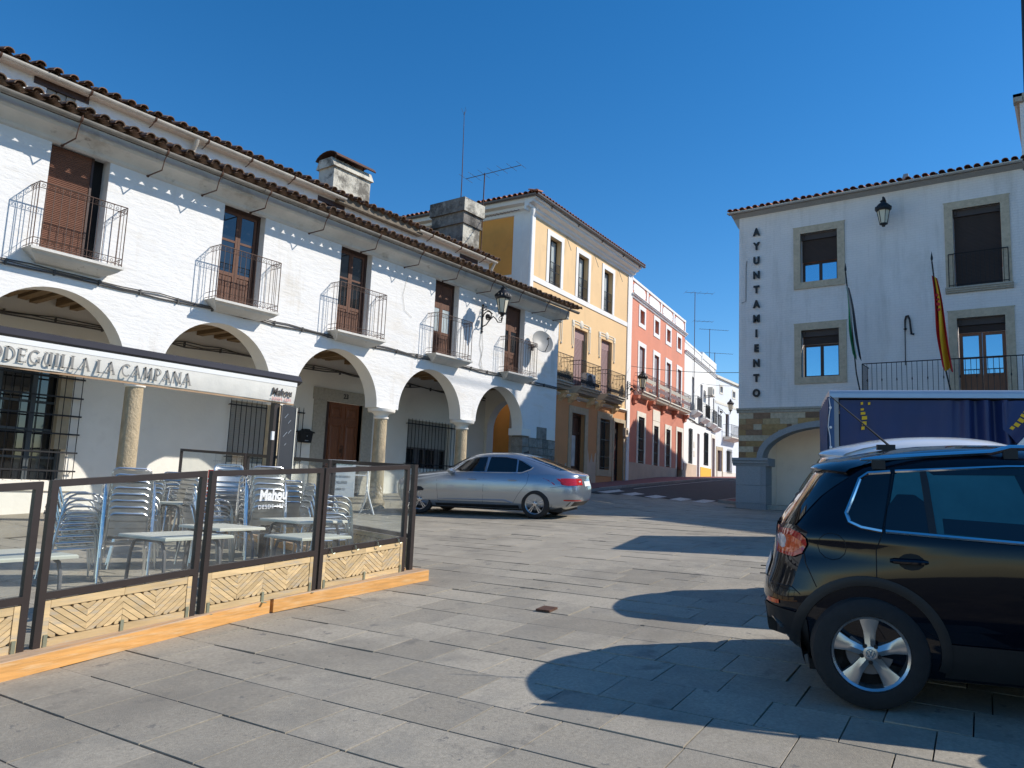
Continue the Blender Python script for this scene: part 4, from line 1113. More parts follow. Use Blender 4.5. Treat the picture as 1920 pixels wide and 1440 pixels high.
# ------------------------------------------------------------------ pink house
PO = along(YO, YA, 10.0); PA = R(9.64)
PH = thing('pink_house', 'pink three storey house with a panelled parapet and white window surrounds', 'house', (PO[0],PO[1],0), PA)
uw = [(1.86,2.66,8.85,9.58),(4.58,5.38,8.85,9.60),(7.02,7.82,8.85,9.58),(9.46,10.24,8.85,9.58)]
md = [(1.86,2.80,5.12,7.60),(4.58,5.50,5.12,7.60),(7.06,7.96,5.12,7.58),(9.55,10.40,5.12,7.56)]
lo = [(1.96,2.98,1.42,3.86),(4.75,5.62,1.42,3.62),(7.22,8.10,1.44,3.64),(9.66,10.80,0.5,3.72)]
b = MB(); wall_holes(b, 0.42, 11.25, 4.7, 10.9, uw+md, 0, 0.26); b.build('wall', M['pink'], PH)
b = MB(); wall_holes(b, 0.42, 11.25, 1.42, 4.7, [h if h[2] > 1 else (h[0],h[1],1.42,h[3]) for h in lo], 0, 0.26); b.build('lower_wall', M['pinklow'], PH)
b = MB(); wall_holes(b, 0.42, 11.25, -0.3, 1.42, [(9.66,10.80,0.45,1.42)], -0.03, 0.3); b.poly([(0.42,-0.03,1.42),(11.25,-0.03,1.42),(11.25,0,1.42),(0.42,0,1.42)]); b.build('plinth', M['beige'], PH)
b = MB(); b.poly([(11.25,0,0),(11.25,9,0),(11.25,9,10.9),(11.25,0,10.9)]); b.poly([(0.2,0,8),(0.2,9,8),(0.2,9,10.9),(0.2,0,10.9)]); b.poly([(0.2,9,0),(11.25,9,0),(11.25,9,10.9),(0.2,9,10.9)]); b.poly([(0.2,0.2,10.3),(11.25,0.2,10.3),(11.25,9,10.3),(0.2,9,10.3)])
b.build('side_wall', M['pink'], PH)
b = MB(); b.box(0.02,0.42,-0.05,0.25,-0.2,10.95); b.box(11.12,11.3,-0.04,0.2,10.0,10.98); b.box(0.3,11.3,-0.06,0.26,10.82,10.95)
for x in (2.95,5.65,8.35): b.box(x,x+0.28,-0.035,0.02,10.10,10.82)
b.build('white_band', M['trim'], PH)
cornice(0.3, 11.35, 9.88, 0.22, 0.20, PH, M['trim'])
for x in (0.62,3.40,6.1,8.8):
    x1 = x+2.1
    pts = [(x,10.32),(x+0.12,10.32),(x+0.12,10.22),(x+0.35,10.17),(x1-0.35,10.17),(x1-0.12,10.22),(x1-0.12,10.32),(x1,10.32),(x1,10.62),(x1-0.12,10.62),(x1-0.12,10.70),(x1-0.35,10.75),(x+0.35,10.75),(x+0.12,10.70),(x+0.12,10.62),(x,10.62)]
    MB().prism(pts,-0.03,0.01).build('parapet_panel', M['trim'], PH)
for h in uw:
    surround(PH, h, 0.22, M['trim']); glazed(PH, h, 0.18, M['trim'], M['blindgrey'], 0)
for i, h in enumerate(md):
    surround(PH, h, 0.24, M['trim'], foot=False)
    d = glazed(PH, h, 0.20, M['trim'], M['winglasspale'], 1, name='balcony_door')
    MB().box(h[0]+0.1,h[1],0.10,0.18,h[2],h[3]).build('blind', mat('bluegrey',(0.30,0.28,0.31),0.6) if i == 0 else bpy.data.materials['bluegrey'], d)
    c = (h[0]+h[1])/2; x0, x1 = c-1.12, c+1.12
    sb = MB(); sb.extr([(0,5.10),(-0.52,5.10),(-0.52,5.04),(-0.46,5.0),(-0.40,4.90),(0,4.86)], x0, x1); bal = sb.build('balcony', M['trimcream'], PH)
    rb = MB(); railing(rb, x0+0.02, x1-0.02, 0.48, 5.10, 6.05, 0.14, 0.007, 0.012, rows=(5.9,5.28), base=0.05); rb.build('railing', M['irongrey'], bal)
    for zz in (5.36,5.64): MB().box(x0+0.05,x1-0.05,-0.475,-0.465,zz,zz+0.2).build('rail_panel', M['trimcream'] if zz > 5.5 else M['blindmauve'], bal)
    for k in (-1,1):
        if k == 1 and i < 3: continue
        MB().extr([(0.0,4.86),(-0.34,4.86),(-0.30,4.70),(-0.16,4.60),(-0.14,4.45),(0,4.38)], c+k*1.25-0.18, c+k*1.25+0.18).build('corbel', M['pinklow'], bal)
for i, h in enumerate(lo):
    surround(PH, h, 0.26, M['trimcream'], foot=False, name='door_surround' if i == 3 else 'window_surround')
    if i == 3:
        MB().box(h[0],h[1],0.22,0.26,h[2],h[3]).build('street_door', M['darkwood'], PH)
    else:
        glazed(PH, h, 0.2, M['iron'], M['winglass'], 0)
        grille('window_grille', h[0]+0.02, h[1]-0.02, h[2]+0.02, h[3]-0.03, 0.11, (h[2]+0.1,h[2]+0.7,h[2]+1.3,h[3]-0.12), 0.02, False, 0.010, parent=PH)
MB().box(4.49,5.88,-0.035,0.02,3.90,4.5).build('door_plaque', M['trimcream'], PH)

# ------------------------------------------------------------------ white row house
WOx = along(PO, PA, 11.25); WA = R(12)
WH = thing('white_house', 'low white row house with grey balconies and a yellow painted plinth', 'house', (WOx[0],WOx[1],0), WA)
md = [(2.4,3.2,5.4,7.7),(5.3,6.1,5.2,7.6),(8.2,8.9,5.1,7.4),(10.2,10.8,5.0,7.2)]
lo = [(1.55,2.35,1.9,4.15),(4.36,5.2,0.9,4.05),(6.75,8.0,2.0,4.3),(9.85,11.0,1.0,4.15)]
b = MB(); wall_holes(b, 0.02, 11.2, 0.4, 9.7, md+lo, 0, 0.25)
b.poly([(11.2,0,0.5),(11.2,9,0.5),(11.2,9,9.3),(11.2,0,9.3)]); b.poly([(0.02,0.2,9.2),(11.2,0.2,9.2),(11.2,9,9.2),(0.02,9,9.2)]); b.poly([(0.02,9,0.5),(11.2,9,0.5),(11.2,9,9.3),(0.02,9,9.3)])
b.build('wall', M['housewhite'], WH)
cornice(0.0, 11.25, 8.85, 0.22, 0.18, WH, M['trim'])
b = MB(); b.box(0.02,5.7,-0.03,0.25,9.6,9.75); b.box(5.7,11.25,-0.06,0.25,9.5,9.95); b.box(5.55,5.85,-0.05,0.2,8.9,9.8); b.build('parapet', M['trim'], WH)
MB().box(0.02,4.1,-0.03,0.0,0.4,1.86).build('plinth', M['beige'], WH)
MB().box(5.5,9.5,-0.03,0.0,0.4,1.82).build('plinth', M['yellowpaint'], WH)
for i, h in enumerate(md):
    d = glazed(WH, h, 0.18, M['trim'], M['winglass'], 1, name='balcony_door')
    c = (h[0]+h[1])/2
    z0 = h[2]-0.02; sb = MB(); sb.extr([(0,z0),(-0.5,z0),(-0.5,z0-0.08),(-0.36,z0-0.18),(-0.2,z0-0.3),(0,z0-0.34)], c-0.85, c+0.85); bal = sb.build('balcony', M['trim'], WH)
    rb = MB(); railing(rb, c-0.82, c+0.82, 0.46, z0, z0+0.95, 0.13, 0.009, 0.014, base=0.05); rb.build('railing', M['iron'] if i else M['irongrey'], bal)
    if i < 2: MB().box(c-0.8,c+0.8,-0.45,-0.44,z0+0.1,z0+0.88).build('rail_panel', M['blinddark'] if i else M['irongrey'], bal)
for i, h in enumerate(lo):
    if i in (1,3):
        if i == 3: surround(WH, h, 0.25, M['trimcream'], foot=False, name='door_surround')
        MB().box(h[0],h[1],0.2,0.25,h[2]-0.2,h[3]).build('street_door', M['darkwood'] if i == 3 else M['irongrey'], WH)
    else:
        glazed(WH, h, 0.18, M['iron'], M['winglass'], 0)
        grille('window_grille', h[0]-0.02, h[1]+0.02, h[2]-0.02, h[3]+0.02, 0.14, (h[2]+0.1,h[2]+1.0,h[3]-0.1), -0.08, False, 0.014, parent=WH)
for x0,z in ((3.1,3.0),(3.15,2.4)): MB().box(x0,x0+0.45,-0.02,0,z,z+0.4).build('wall_tile', M['trimcream'], WH)
sag_cable('wall_cables', 0.2, 11.0, -0.04, 4.75, 14, 0.08, 0.02, 9, WH, 2)
c = along(WOx, WA, 7.3)
t = thing('air_conditioner', 'cream air conditioner hung high on the white row house', 'air conditioner', (c[0]-0.1,c[1]-0.45,6.95), WA)
MB().box(-0.45,0.45,-0.17,0.17,0,0.6).build('casing', M['trimcream'], t); MB().lathe([(0.22,-0.175),(0.22,-0.185),(0.0,-0.185)],14,(-0.1,0,0.3),1).build('fan_grille', M['irongrey'], t)
b = MB(); b.box(-0.4,-0.36,-0.2,0.45,-0.05,0.0); b.box(0.36,0.4,-0.2,0.45,-0.05,0); b.build('wall_bracket', M['irongrey'], t)

# ------------------------------------------------------------------ end house
EO = along(WOx, WA, 11.2); EA = R(3.5)
EH = thing('end_house', 'pale blue white house closing the street, with stone door frame', 'house', (EO[0],EO[1],0), EA)
md = [(2.55,3.45,4.55,6.35)]; uw = [(1.1,1.72,7.92,8.38),(4.3,4.95,7.90,8.38)]; lo = [(0.55,1.6,1.1,3.35),(2.85,3.80,1.8,3.45)]
b = MB(); wall_holes(b, 0.0, 6.6, 0.8, 9.0, md+uw+lo, 0, 0.22)
b.poly([(0,0,8),(0,8,8),(0,8,9.0),(0,0,9.0)]); b.poly([(6.6,0,0),(6.6,8,0),(6.6,8,9),(6.6,0,9)]); b.poly([(0,8,0),(6.6,8,0),(6.6,8,9),(0,8,9)])
b.build('wall', M['bluewhite'], EH)
b = MB(); b.box(0,6.6,-0.03,0,6.95,7.15); b.box(-0.05,6.7,-0.16,0.1,8.95,9.12); b.build('white_band', M['trimcream'], EH)
b = MB(); b.poly([(-0.05,-0.16,9.125),(6.7,-0.16,9.125),(6.7,4,10.0),(-0.05,4,10.0)]); b.poly([(-0.05,8,9.0),(6.7,8,9.0),(6.7,4,10.0),(-0.05,4,10.0)]); b.build('roof', M['tileclean'], EH)
MB().box(0,6.6,-0.03,0.0,0.8,1.75).build('plinth', M['trimcream'], EH)
for h in uw: surround(EH, h, 0.14, M['trimcream'], d=0.04); glazed(EH, h, 0.14, M['irongrey'], M['winglass'], 1)
h = md[0]; glazed(EH, h, 0.14, M['oldwood'], M['winglass'], 1, name='balcony_door')
sb = MB(); sb.extr([(0,4.5),(-0.7,4.5),(-0.7,4.42),(-0.5,4.3),(0,4.2)], 1.9, 4.9); bal = sb.build('balcony', M['trimcream'], EH)
rb = MB(); railing(rb, 1.95, 4.85, 0.62, 4.5, 5.45, 0.14, 0.010, 0.014, base=0.06)
scrolls(rb, 1.95, 4.85, -0.62, 4.66, 10, 0.07, 0.01); rb.build('railing', M['irongrey'], bal)
surround(EH, lo[0], 0.28, M['plasterjamb'], foot=False, name='door_surround'); MB().box(0.55,1.6,0.16,0.2,1.0,3.35).build('street_door', M['darkwood'], EH)
glazed(EH, lo[1], 0.14, M['irongrey'], M['winglass'], 1); grille('window_grille', 2.75, 3.9, 1.72, 3.5, 0.15, (1.85,3.35), -0.1, True, 0.014, parent=EH)
c = along(WOx, WA, 11.25)
lamp3 = thing('wall_lantern', 'wall lantern with a cream glass on the corner by the end house', 'street lamp', (c[0]-0.1,c[1]-0.25,6.25), R(-8), 'scrolled iron wall lanterns')
lantern_parts(lamp3, 1.05)

# street antennas and overhead wires
yagi('television_antenna', 'double television aerial on a tall mast above the white row house', (along(WOx,WA,2.6)[0],along(WOx,WA,2.6)[1]-0.1,6.6), R(-50), 6.9, 1.9, 5, 1.0, second=(4.9,1.3,5,0.8))
yagi('television_antenna', 'slim aerial on the white parapet, the taller of a pair', (along(WOx,WA,8.6)[0],along(WOx,WA,8.6)[1],9.2), R(-48), 3.0, 2.2, 12, 0.35)
yagi('television_antenna', 'slim aerial on the white parapet, the lower of a pair', (along(WOx,WA,10.8)[0],along(WOx,WA,10.8)[1],9.2), R(-48), 1.6, 2.2, 12, 0.35)
def wire(name, label, p0, p1, sag, r=0.012):
    b = MB(); b.tube([(p0[0]+(p1[0]-p0[0])*k/12, p0[1]+(p1[1]-p0[1])*k/12, p0[2]+(p1[2]-p0[2])*k/12 - sag*4*(k/12)*(1-k/12)) for k in range(13)], r, 4)
    tag(b.build(name, M['cable']), label, 'overhead wire')
a0 = along(PO,PA,0.3); wire('overhead_wire', 'wire strung from the pink house across the street to the town hall', (a0[0],a0[1]-0.1,6.25), (30.5,10.15,5.0), 0.15)
a0 = along(WOx,WA,5.2); wire('overhead_wire', 'lower wire strung from the white row house across the street', (a0[0],a0[1]-0.1,7.6), (34.0,10.15,5.1), 0.2)

# ------------------------------------------------------------------ town hall  (local x to the right along the front, y into the building)
TX, TY = 27.4, 10.1
TH = thing('town_hall', 'grey white town hall with stone window frames, a broad arch and a tiled roof', 'town hall', (TX,TY,0), R(-90))
TW = 13.2
w1 = (2.27,3.53,7.66,9.47); w2 = (2.28,3.55,4.22,5.90); D1 = (7.08,8.39,6.90,9.48); D2 = (7.10,8.40,3.30,5.87)
fl = [(11.2,12.4,3.3,5.87),(11.2,12.4,6.9,9.48)]
b = MB(); wall_holes(b, 0.0, TW, 3.16, 10.50, [w1,w2,D1,D2]+fl, 0, 0.32)
b.build('wall', M['townwhite'], TH)
DEP = 11.6
b = MB(); b.poly([(0,0,-0.6),(0,DEP,-0.6),(0,DEP,10.45),(0,0,10.45)]); b.poly([(TW,0,-1),(TW,DEP,-1),(TW,DEP,10.45),(TW,0,10.45)]); b.poly([(0,DEP,-1),(TW,DEP,-1),(TW,DEP,10.45),(0,DEP,10.45)])
b.build('side_wall', M['townwhite'], TH)
# string course and ground floor arches with stone cladding
MB().extr([(0.02,2.99),(-0.03,2.99),(-0.05,3.03),(-0.05,3.07),(-0.09,3.10),(-0.09,3.17),(0.02,3.17)], -0.06, TW).build('string_course', M['granite'], TH)
ARX = [(3.2,2.32),(9.1,2.32)]; AZ, AB = 1.34, 1.14
def arch_z(x, c, a, bb): 
    t = (x-c)/a
    return AZ + bb*math.sqrt(max(0.0, 1-t*t)) if abs(t) < 1 else None
core = MB()
for y in (0.025,):
    x = 0.0
    for (c, a) in ARX:
        core.poly([(x,y,AZ),(c-a,y,AZ),(c-a,y,2.99),(x,y,2.99)])
        pts = arc(c, AZ, a, 180, 0, 30, rz=AB)
        for (p_,zp),(q_,zq) in zip(pts, pts[1:]): core.poly([(p_,y,zp),(q_,y,zq),(q_,y,2.99),(p_,y,2.99)])
        x = c+a
    core.poly([(x,y,AZ),(TW,y,AZ),(TW,y,2.99),(x,y,2.99)])
core.poly([(0.0,0.025,AZ),(0.0,0.025,2.99),(0.0,0.5,2.99),(0.0,0.5,AZ)])
core.build('lower_wall', M['beige'], TH)
for (c, a) in ARX:
    b = MB(); n = 22
    po = arc(c, AZ, a+0.21, 180, 0, n, rz=AB+0.21); pi_ = arc(c, AZ, a, 180, 0, n, rz=AB)
    for k in range(n):
        (x0,z0),(x1,z1),(x2,z2),(x3,z3) = po[k], po[k+1], pi_[k+1], pi_[k]
        b.poly([(x0,-0.03,z0),(x1,-0.03,z1),(x2,-0.03,z2),(x3,-0.03,z3)]); b.poly([(x0,-0.03,z0),(x0,0.03,z0),(x1,0.03,z1),(x1,-0.03,z1)])
        b.poly([(x3,-0.03,z3),(x2,-0.03,z2),(x2,0.55,z2),(x3,0.55,z3)])
    b.build('arch_ring', M['greystone'], TH)
rc = random.Random(21); NR = 8; hh = (2.985-1.36)/NR
for r in range(NR):
    z0 = 1.36 + r*hh; x = 0.0 if r % 2 else -0.0
    first = True
    while x < 9.4:
        wd = rc.choice((0.30,0.62,0.62,0.9,0.6)) if not first else (0.27 if r % 2 == 0 else 0.55)
        first = False; x1 = x + wd
        # clip the stones to the outside of the rings
        zz = z0 + hh/2; seg = [(x, x1)]
        for (c, a) in ARX:
            t = ((zz-AZ)/(AB+0.2)); 
            if t < 1:
                hw = (a+0.205)*math.sqrt(1-t*t); ns = []
                for (s0, s1) in seg:
                    if s1 <= c-hw or s0 >= c+hw: ns.append((s0,s1))
                    else:
                        if s0 < c-hw: ns.append((s0,c-hw+0.05))
                        if s1 > c+hw: ns.append((c+hw-0.05,s1))
                seg = ns
        for (s0, s1) in seg:
            if s1-s0 > 0.04:
                MB().box(s0+0.003,s1-0.003,-0.002-0.006*rc.random(),0.02,z0+0.003,z0+hh-0.003).build('cladding_stone', rc.choice(CLAD), TH)
        x = x1
# pillars with caps
for (x0, x1) in ((-0.08,1.02),(5.38,6.92),(11.28,13.2)):
    zz = G(TX, TY-max(0,x0)) - 0.25
    pts = [zz, zz+0.42, zz+1.06, 1.06]
    for k in range(3):
        for (a, c) in ((x0, x1-0.18),(x1-0.18,x1)):
            MB().box(a+0.004,c-0.004,-0.06,0.60 if a > x0 else 0.58,pts[k]+0.004,pts[k+1]-0.004).build('pillar_block', M['greystone'], TH)
    MB().extr([(0.6,1.06),(-0.08,1.06),(-0.10,1.12),(-0.15,1.16),(-0.15,1.22),(-0.20,1.26),(-0.20,1.345),(0.6,1.345)], x0-0.10, x1+0.12).build('pillar_cap', M['greystone'], TH)
b = MB(); b.box(0.9,5.5,0.1,3.0,-0.62,-0.31); b.box(6.9,11.3,0.1,3.0,-0.7,-0.38); b.build('portico_step', M['granite'], TH)
b = MB(); b.poly([(-0.0,2.4,-0.6),(TW,2.4,-0.6),(TW,2.4,2.9),(-0.0,2.4,2.9)]); b.poly([(0.01,0.5,2.9),(TW,0.5,2.9),(TW,2.4,2.9),(0.01,2.4,2.9)]); b.poly([(0.62,0.6,-0.6),(0.62,2.4,-0.6),(0.62,2.4,2.9),(0.62,0.6,2.9)])
b.build('portico_wall', M['whitesoft'], TH)
b = MB(); b.box(3.35,3.6,2.34,2.4,-0.3,2.2); b.box(5.0,5.25,2.34,2.4,-0.3,2.2); b.box(3.35,5.25,2.33,2.4,2.2,2.45); b.build('door_surround', M['granite'], TH)
MB().box(3.6,5.0,2.36,2.4,-0.3,2.2).build('door', M['darkwood'], TH)
# stone window frames, blinds, glazing
def stone_frame(h, t, foot, parent=TH):
    b = MB(); y0, y1 = -0.05, 0.06
    b.box(h[0]-t,h[0],y0,y1,h[2],h[3]); b.box(h[1],h[1]+t,y0,y1,h[2],h[3]); b.box(h[0]-t,h[1]+t,y0-0.003,y1,h[3],h[3]+t)
    if foot: b.box(h[0]-t,h[1]+t,y0-0.004,y1,h[2]-t,h[2])
    b.box(h[0]-t-0.03,h[1]+t+0.03,-0.02,0.0,h[3]+t,h[3]+t+0.03)
    return b.build('stone_frame', M['townstone'], parent)
for (h, drop, foot) in ((w1,1.05,True),(w2,0.50,True),(D1,2.6,False),(D2,0.46,False)):
    stone_frame(h, 0.24, foot)
    bl = MB(); slats(bl, h[0]+0.02, h[1]-0.02, max(h[2],h[3]-drop), h[3]-0.22, 0.16, 0.045, 0.012); bl.box(h[0],h[1],0.10,0.28,h[3]-0.22,h[3])
    for x in (h[0]+0.02, h[1]-0.10): bl.box(x,x+0.08,0.06,0.20,h[3]-0.16,h[3]-0.02)
    bl.build('roller_blind', M['blinddark'], TH)
    zt = h[3]-drop
    if zt > h[2]+0.1:
        if h is not D2:
            glazed(TH, (h[0]+0.02,h[1]-0.02,h[2],zt), 0.22, M['darkwood'], M['mirrorglass'], 1, 0.07)
        else:
            b = MB()
            x0, x1 = h[0]+0.03, h[1]-0.03; xm = (x0+x1)/2
            for (l0, l1) in ((x0,xm-0.005),(xm+0.005,x1)):
                frame_bars(b, l0, l1, h[2], zt, 0.2, 0.09, 0.06); b.box(l0+0.09,l1-0.09,0.205,0.255,h[2]+1.28,h[2]+1.34); b.box(l0+0.09,l1-0.09,0.205,0.255,h[2]+0.72,h[2]+0.80)
                b.box(l0+0.09,l1-0.09,0.215,0.25,h[2]+0.05,h[2]+0.72)
            dd = b.build('balcony_door', M['midwood'], TH)
            MB().box(x0,x1,0.232,0.238,h[2]+0.76,zt).build('pane', M['mirrorglass'], dd)
for h in fl:
    stone_frame(h, 0.24, False); glazed(TH, h, 0.2, M['darkwood'], M['winglass'], 1)
# upper small balcony and the long balcony
sb = MB(); sb.extr([(0,6.88),(-0.16,6.88),(-0.16,6.83),(-0.13,6.81),(-0.13,6.77),(-0.09,6.74),(-0.09,6.71),(0,6.69)], 6.82, 8.66); bal = sb.build('balcony', M['granite'], TH)
rb = MB(); railing(rb, 6.93, 8.55, 0.10, 6.9, 7.98, 0.125, 0.008, 0.014, base=0.05, knops=False); rb.build('railing', M['iron'], bal)
sb = MB(); sb.extr([(0,3.30),(-1.0,3.30),(-1.0,3.22),(-0.92,3.2),(-0.92,3.12),(0,3.08)], 4.40, 13.6); bal = sb.build('balcony', M['granite'], TH)
rb = MB(); railing(rb, 4.47, 13.5, 0.95, 3.32, 4.42, 0.145, 0.009, 0.016, base=0.06, knops=True); rb.build('railing', M['iron'], bal)
# lettering
zt, zb_ = 9.80, 3.70; word = 'AYUNTAMIENTO'
for k, chx in enumerate(word):
    me = text_mesh(chx, 0.37, depth=0.03, bold=0.019, name='letter'); me.materials.append(M['black'])
    inst('letter', me, TH, (0.68, -0.06, zt + (zb_-zt)*k/(len(word)-1)), (R(90),0,0), (0.86,1,1))
b = MB(); b.tube([(0.30,-0.02,8.75),(0.27,-0.02,8.5),(0.27,-0.02,7.2),(0.1,-0.02,7.15)],0.010,4); b.build('wall_cable', M['cable'], TH)
# eave, gutter, roof
MB().extr([(0.0,10.47),(-0.10,10.50),(-0.26,10.55),(-0.26,10.60),(0,10.60)], -0.22, TW).build('eave_cornice', M['greystone'], TH)
b = MB(); gutter_run(b, -0.32, 9.05, -0.37, 10.62, 0.06, 0.01); b.build('gutter', mat('zinc',(0.50,0.50,0.48),0.4,metal=0.4,var=0.1), TH)
b = MB(); prof = [(0.0,10.05),(-0.05,10.1),(-0.26,10.52),(-0.30,10.58),(0,10.58)]
b.extr(prof, 0, 4.5); b.xf(Matrix(((0,1,0,0),(1,0,0,0),(0,0,1,0),(0,0,0,1)))); b.build('side_eave', M['greystone'], TH)
RH = 12.05
tiled_slope(TH, -0.24, 9.0, -0.38, 10.66, DEP/2, RH, 0.245, m='tileclean', rows=2, key='t')
b = MB(); b.poly([(-0.3,DEP+0.3,10.6),(9,DEP+0.3,10.6),(9,DEP/2,RH),(-0.3,DEP/2,RH)]); b.poly([(0,0,10.45),(0,DEP,10.45),(0,DEP/2,RH-0.05)]); b.build('rear_roof', M['tileclean'], TH)
tme = tile_mesh(('t2','tileclean'), r=0.095, m='tileclean')
for k in range(int(DEP/0.26)):
    yy = -0.3 + k*0.26; zz = 10.66 + (RH-10.66)*(1-abs(yy-DEP/2)/(DEP/2)) if True else 0
    inst('roof_tile', tme, TH, (-0.34, yy, zz-0.01), (0,0,R(-90)))
b = MB(); b.add([(5.0,2.2,10.9),(5.7,2.2,10.9),(5.7,2.9,10.9),(5.0,2.9,10.9),(5.28,2.48,12.02),(5.42,2.48,12.02),(5.42,2.62,12.02),(5.28,2.62,12.02)],[(0,1,5,4),(1,2,6,5),(2,3,7,6),(3,0,4,7),(4,5,6,7)])
b.build('chimney', M['greystone'], TH)
# clock tower
b = MB(); b.box(9.02,13.2,0.0,4.2,10.4,12.66); b.build('tower', M['townwhite'], TH)
MB().extr([(0.1,12.62),(-0.06,12.66),(-0.14,12.8),(-0.14,12.9),(0.1,12.9)],8.86,13.3).build('tower_cornice', M['granite'], TH)
MB().extr([(0.1,12.62),(-0.06,12.66),(-0.14,12.8),(-0.14,12.9),(0.1,12.9)],-0.14,4.3).xf(Matrix(((0,1,0,9.0),(1,0,0,0),(0,0,1,0),(0,0,0,1)))).build('tower_cornice', M['granite'], TH)
MB().poly([(8.9,-0.1,12.88),(13.3,-0.1,12.88),(13.3,4.3,12.88),(8.9,4.3,12.88)]).build('tower_roof', M['granite'], TH)
b = MB()
for x in (9.30,12.9):
    for y in (0.25,3.9): b.tube([(x,y,12.9),(x,y,17.8)],0.09,8,rr=[0.17,0.10])
for z in (14.2,15.6,16.9): b.bar((9.3,0.25,z),(12.9,0.25,z),0.05,0.05); b.bar((9.3,0.25,z),(9.3,3.9,z),0.05,0.05)
b.lathe([(0.0,-0.28),(0.22,-0.2),(0.30,0.0),(0.24,0.22),(0.10,0.36),(0.04,0.5),(0,1.3)],10,(9.30,0.25,18.0)); b.build('bell_frame', M['iron'], TH)
# hook on the wall, flags
b = MB(); b.tube([(5.60,-0.05,4.45),(5.61,-0.05,5.55),(5.62,-0.05,5.95),(5.66,-0.06,6.08),(5.71,-0.06,6.10),(5.76,-0.06,5.95),(5.78,-0.06,5.70),(5.80,-0.06,5.48),(5.88,-0.06,5.46)],0.035,8,rr=[0.014,0.014,0.03,0.035,0.035,0.03,0.03,0.035,0.03]); b.lathe([(0,-0.07),(0.055,0),(0,0.07)],8,(5.62,-0.05,5.66)); b.build('flag_hook', M['iron'], TH)
def tw(x, y, z): return (TX + y, TY - x, z)
def flag(name, label, px, top, bands, seed, L, wd):
    t = thing(name, label, 'flag', tw(px[0], -0.98, 3.8), R(-90))
    b = MB(); bx, bz = px[1]-px[0], top-3.8
    b.tube([(0.12,0,-0.4),(0,0,0.3),(bx,-0.25,bz-0.35)],0.022,8); b.lathe([(0,0),(0.03,0.06),(0.035,0.12),(0,0.34)],8,(bx,-0.25,bz-0.36)); b.build('flagpole', M['iron'], t)
    rr = random.Random(seed); nu, nv = 26, 15
    x0, z0 = bx*0.80, bz*0.80
    def cloth(u, v):
        w_ = wd*(0.30+0.34*min(1.0,u*1.6))
        fold = (math.sin(v*11+u*2.6+seed)*0.13 + math.sin(v*23+seed*2)*0.03)*(0.4+0.6*u)
        return (x0 - bx*0.95*u + (v-0.42)*w_*0.42 + 0.02*math.sin(u*7), -0.26 + fold + 0.14*u, z0 - L*u - 0.10*v*(1-0.3*u) - 0.16*u*abs(math.sin(v*5)))
    for (v0, v1, m) in bands:
        fb = MB(); n0 = 8
        fb.grid(lambda i, j: cloth(i/(nu-1), v0 + (v1-v0)*j/(n0-1)), nu, n0)
        fb.build('flag_stripe', m, t, smooth=True, angle=80)
    return t, cloth
flag('flag', 'white and green flag hanging limp from its pole by the lower window', (4.30,4.07), 7.85, ((0,0.30,M['green']),(0.30,0.72,M['white']),(0.72,1.0,mat('flagblack',(0.03,0.03,0.04),0.7))), 2.0, 2.3, 0.85)
M['flagred'] = mat('flagred', (0.55,0.02,0.03), 0.7, var=0.08); M['flagyellow'] = mat('flagyellow', (0.80,0.50,0.02), 0.7, var=0.06)
tf, cloth = flag('flag', 'red and yellow flag with a crest hanging limp from its pole', (6.86,6.61), 7.85, ((0,0.27,M['flagred']),(0.27,0.73,M['flagyellow']),(0.73,1.0,M['flagred'])), 4.3, 2.85, 1.15)
cb_ = MB()
for (u, v, s_) in ((0.20,0.46,0.05),(0.25,0.40,0.035),(0.25,0.52,0.035),(0.30,0.45,0.055),(0.36,0.42,0.04),(0.36,0.5,0.04)):
    p_ = Vector(cloth(u, v)); cb_.lathe([(0,-0.018),(s_,-0.012),(s_,0.012),(0,0.018)],8,(p_.x,p_.y-0.02,p_.z),1)
cb_.build('crest', M['flagred'], tf)
lamp4 = thing('wall_lantern', 'black wall lantern high on the town hall between the upper windows', 'street lamp', tw(5.13,0,9.70), R(-90), 'scrolled iron wall lanterns')
lantern_parts(lamp4, 0.55, bracket=False, s=1.0, up=-0.55)
b = MB(); b.tube([(0,-0.02,0.15),(0,-0.12,0.38),(0,-0.35,0.46),(0,-0.55,0.42),(0,-0.55,0.36)],0.03,8); b.bar((0,-0.02,-0.3),(0,-0.02,0.3),0.06,0.03); b.tube([(0,-0.05,-0.1),(0,-0.3,0.1),(0,-0.45,0.4)],0.02,6)
b.build('bracket', M['iron'], lamp4)
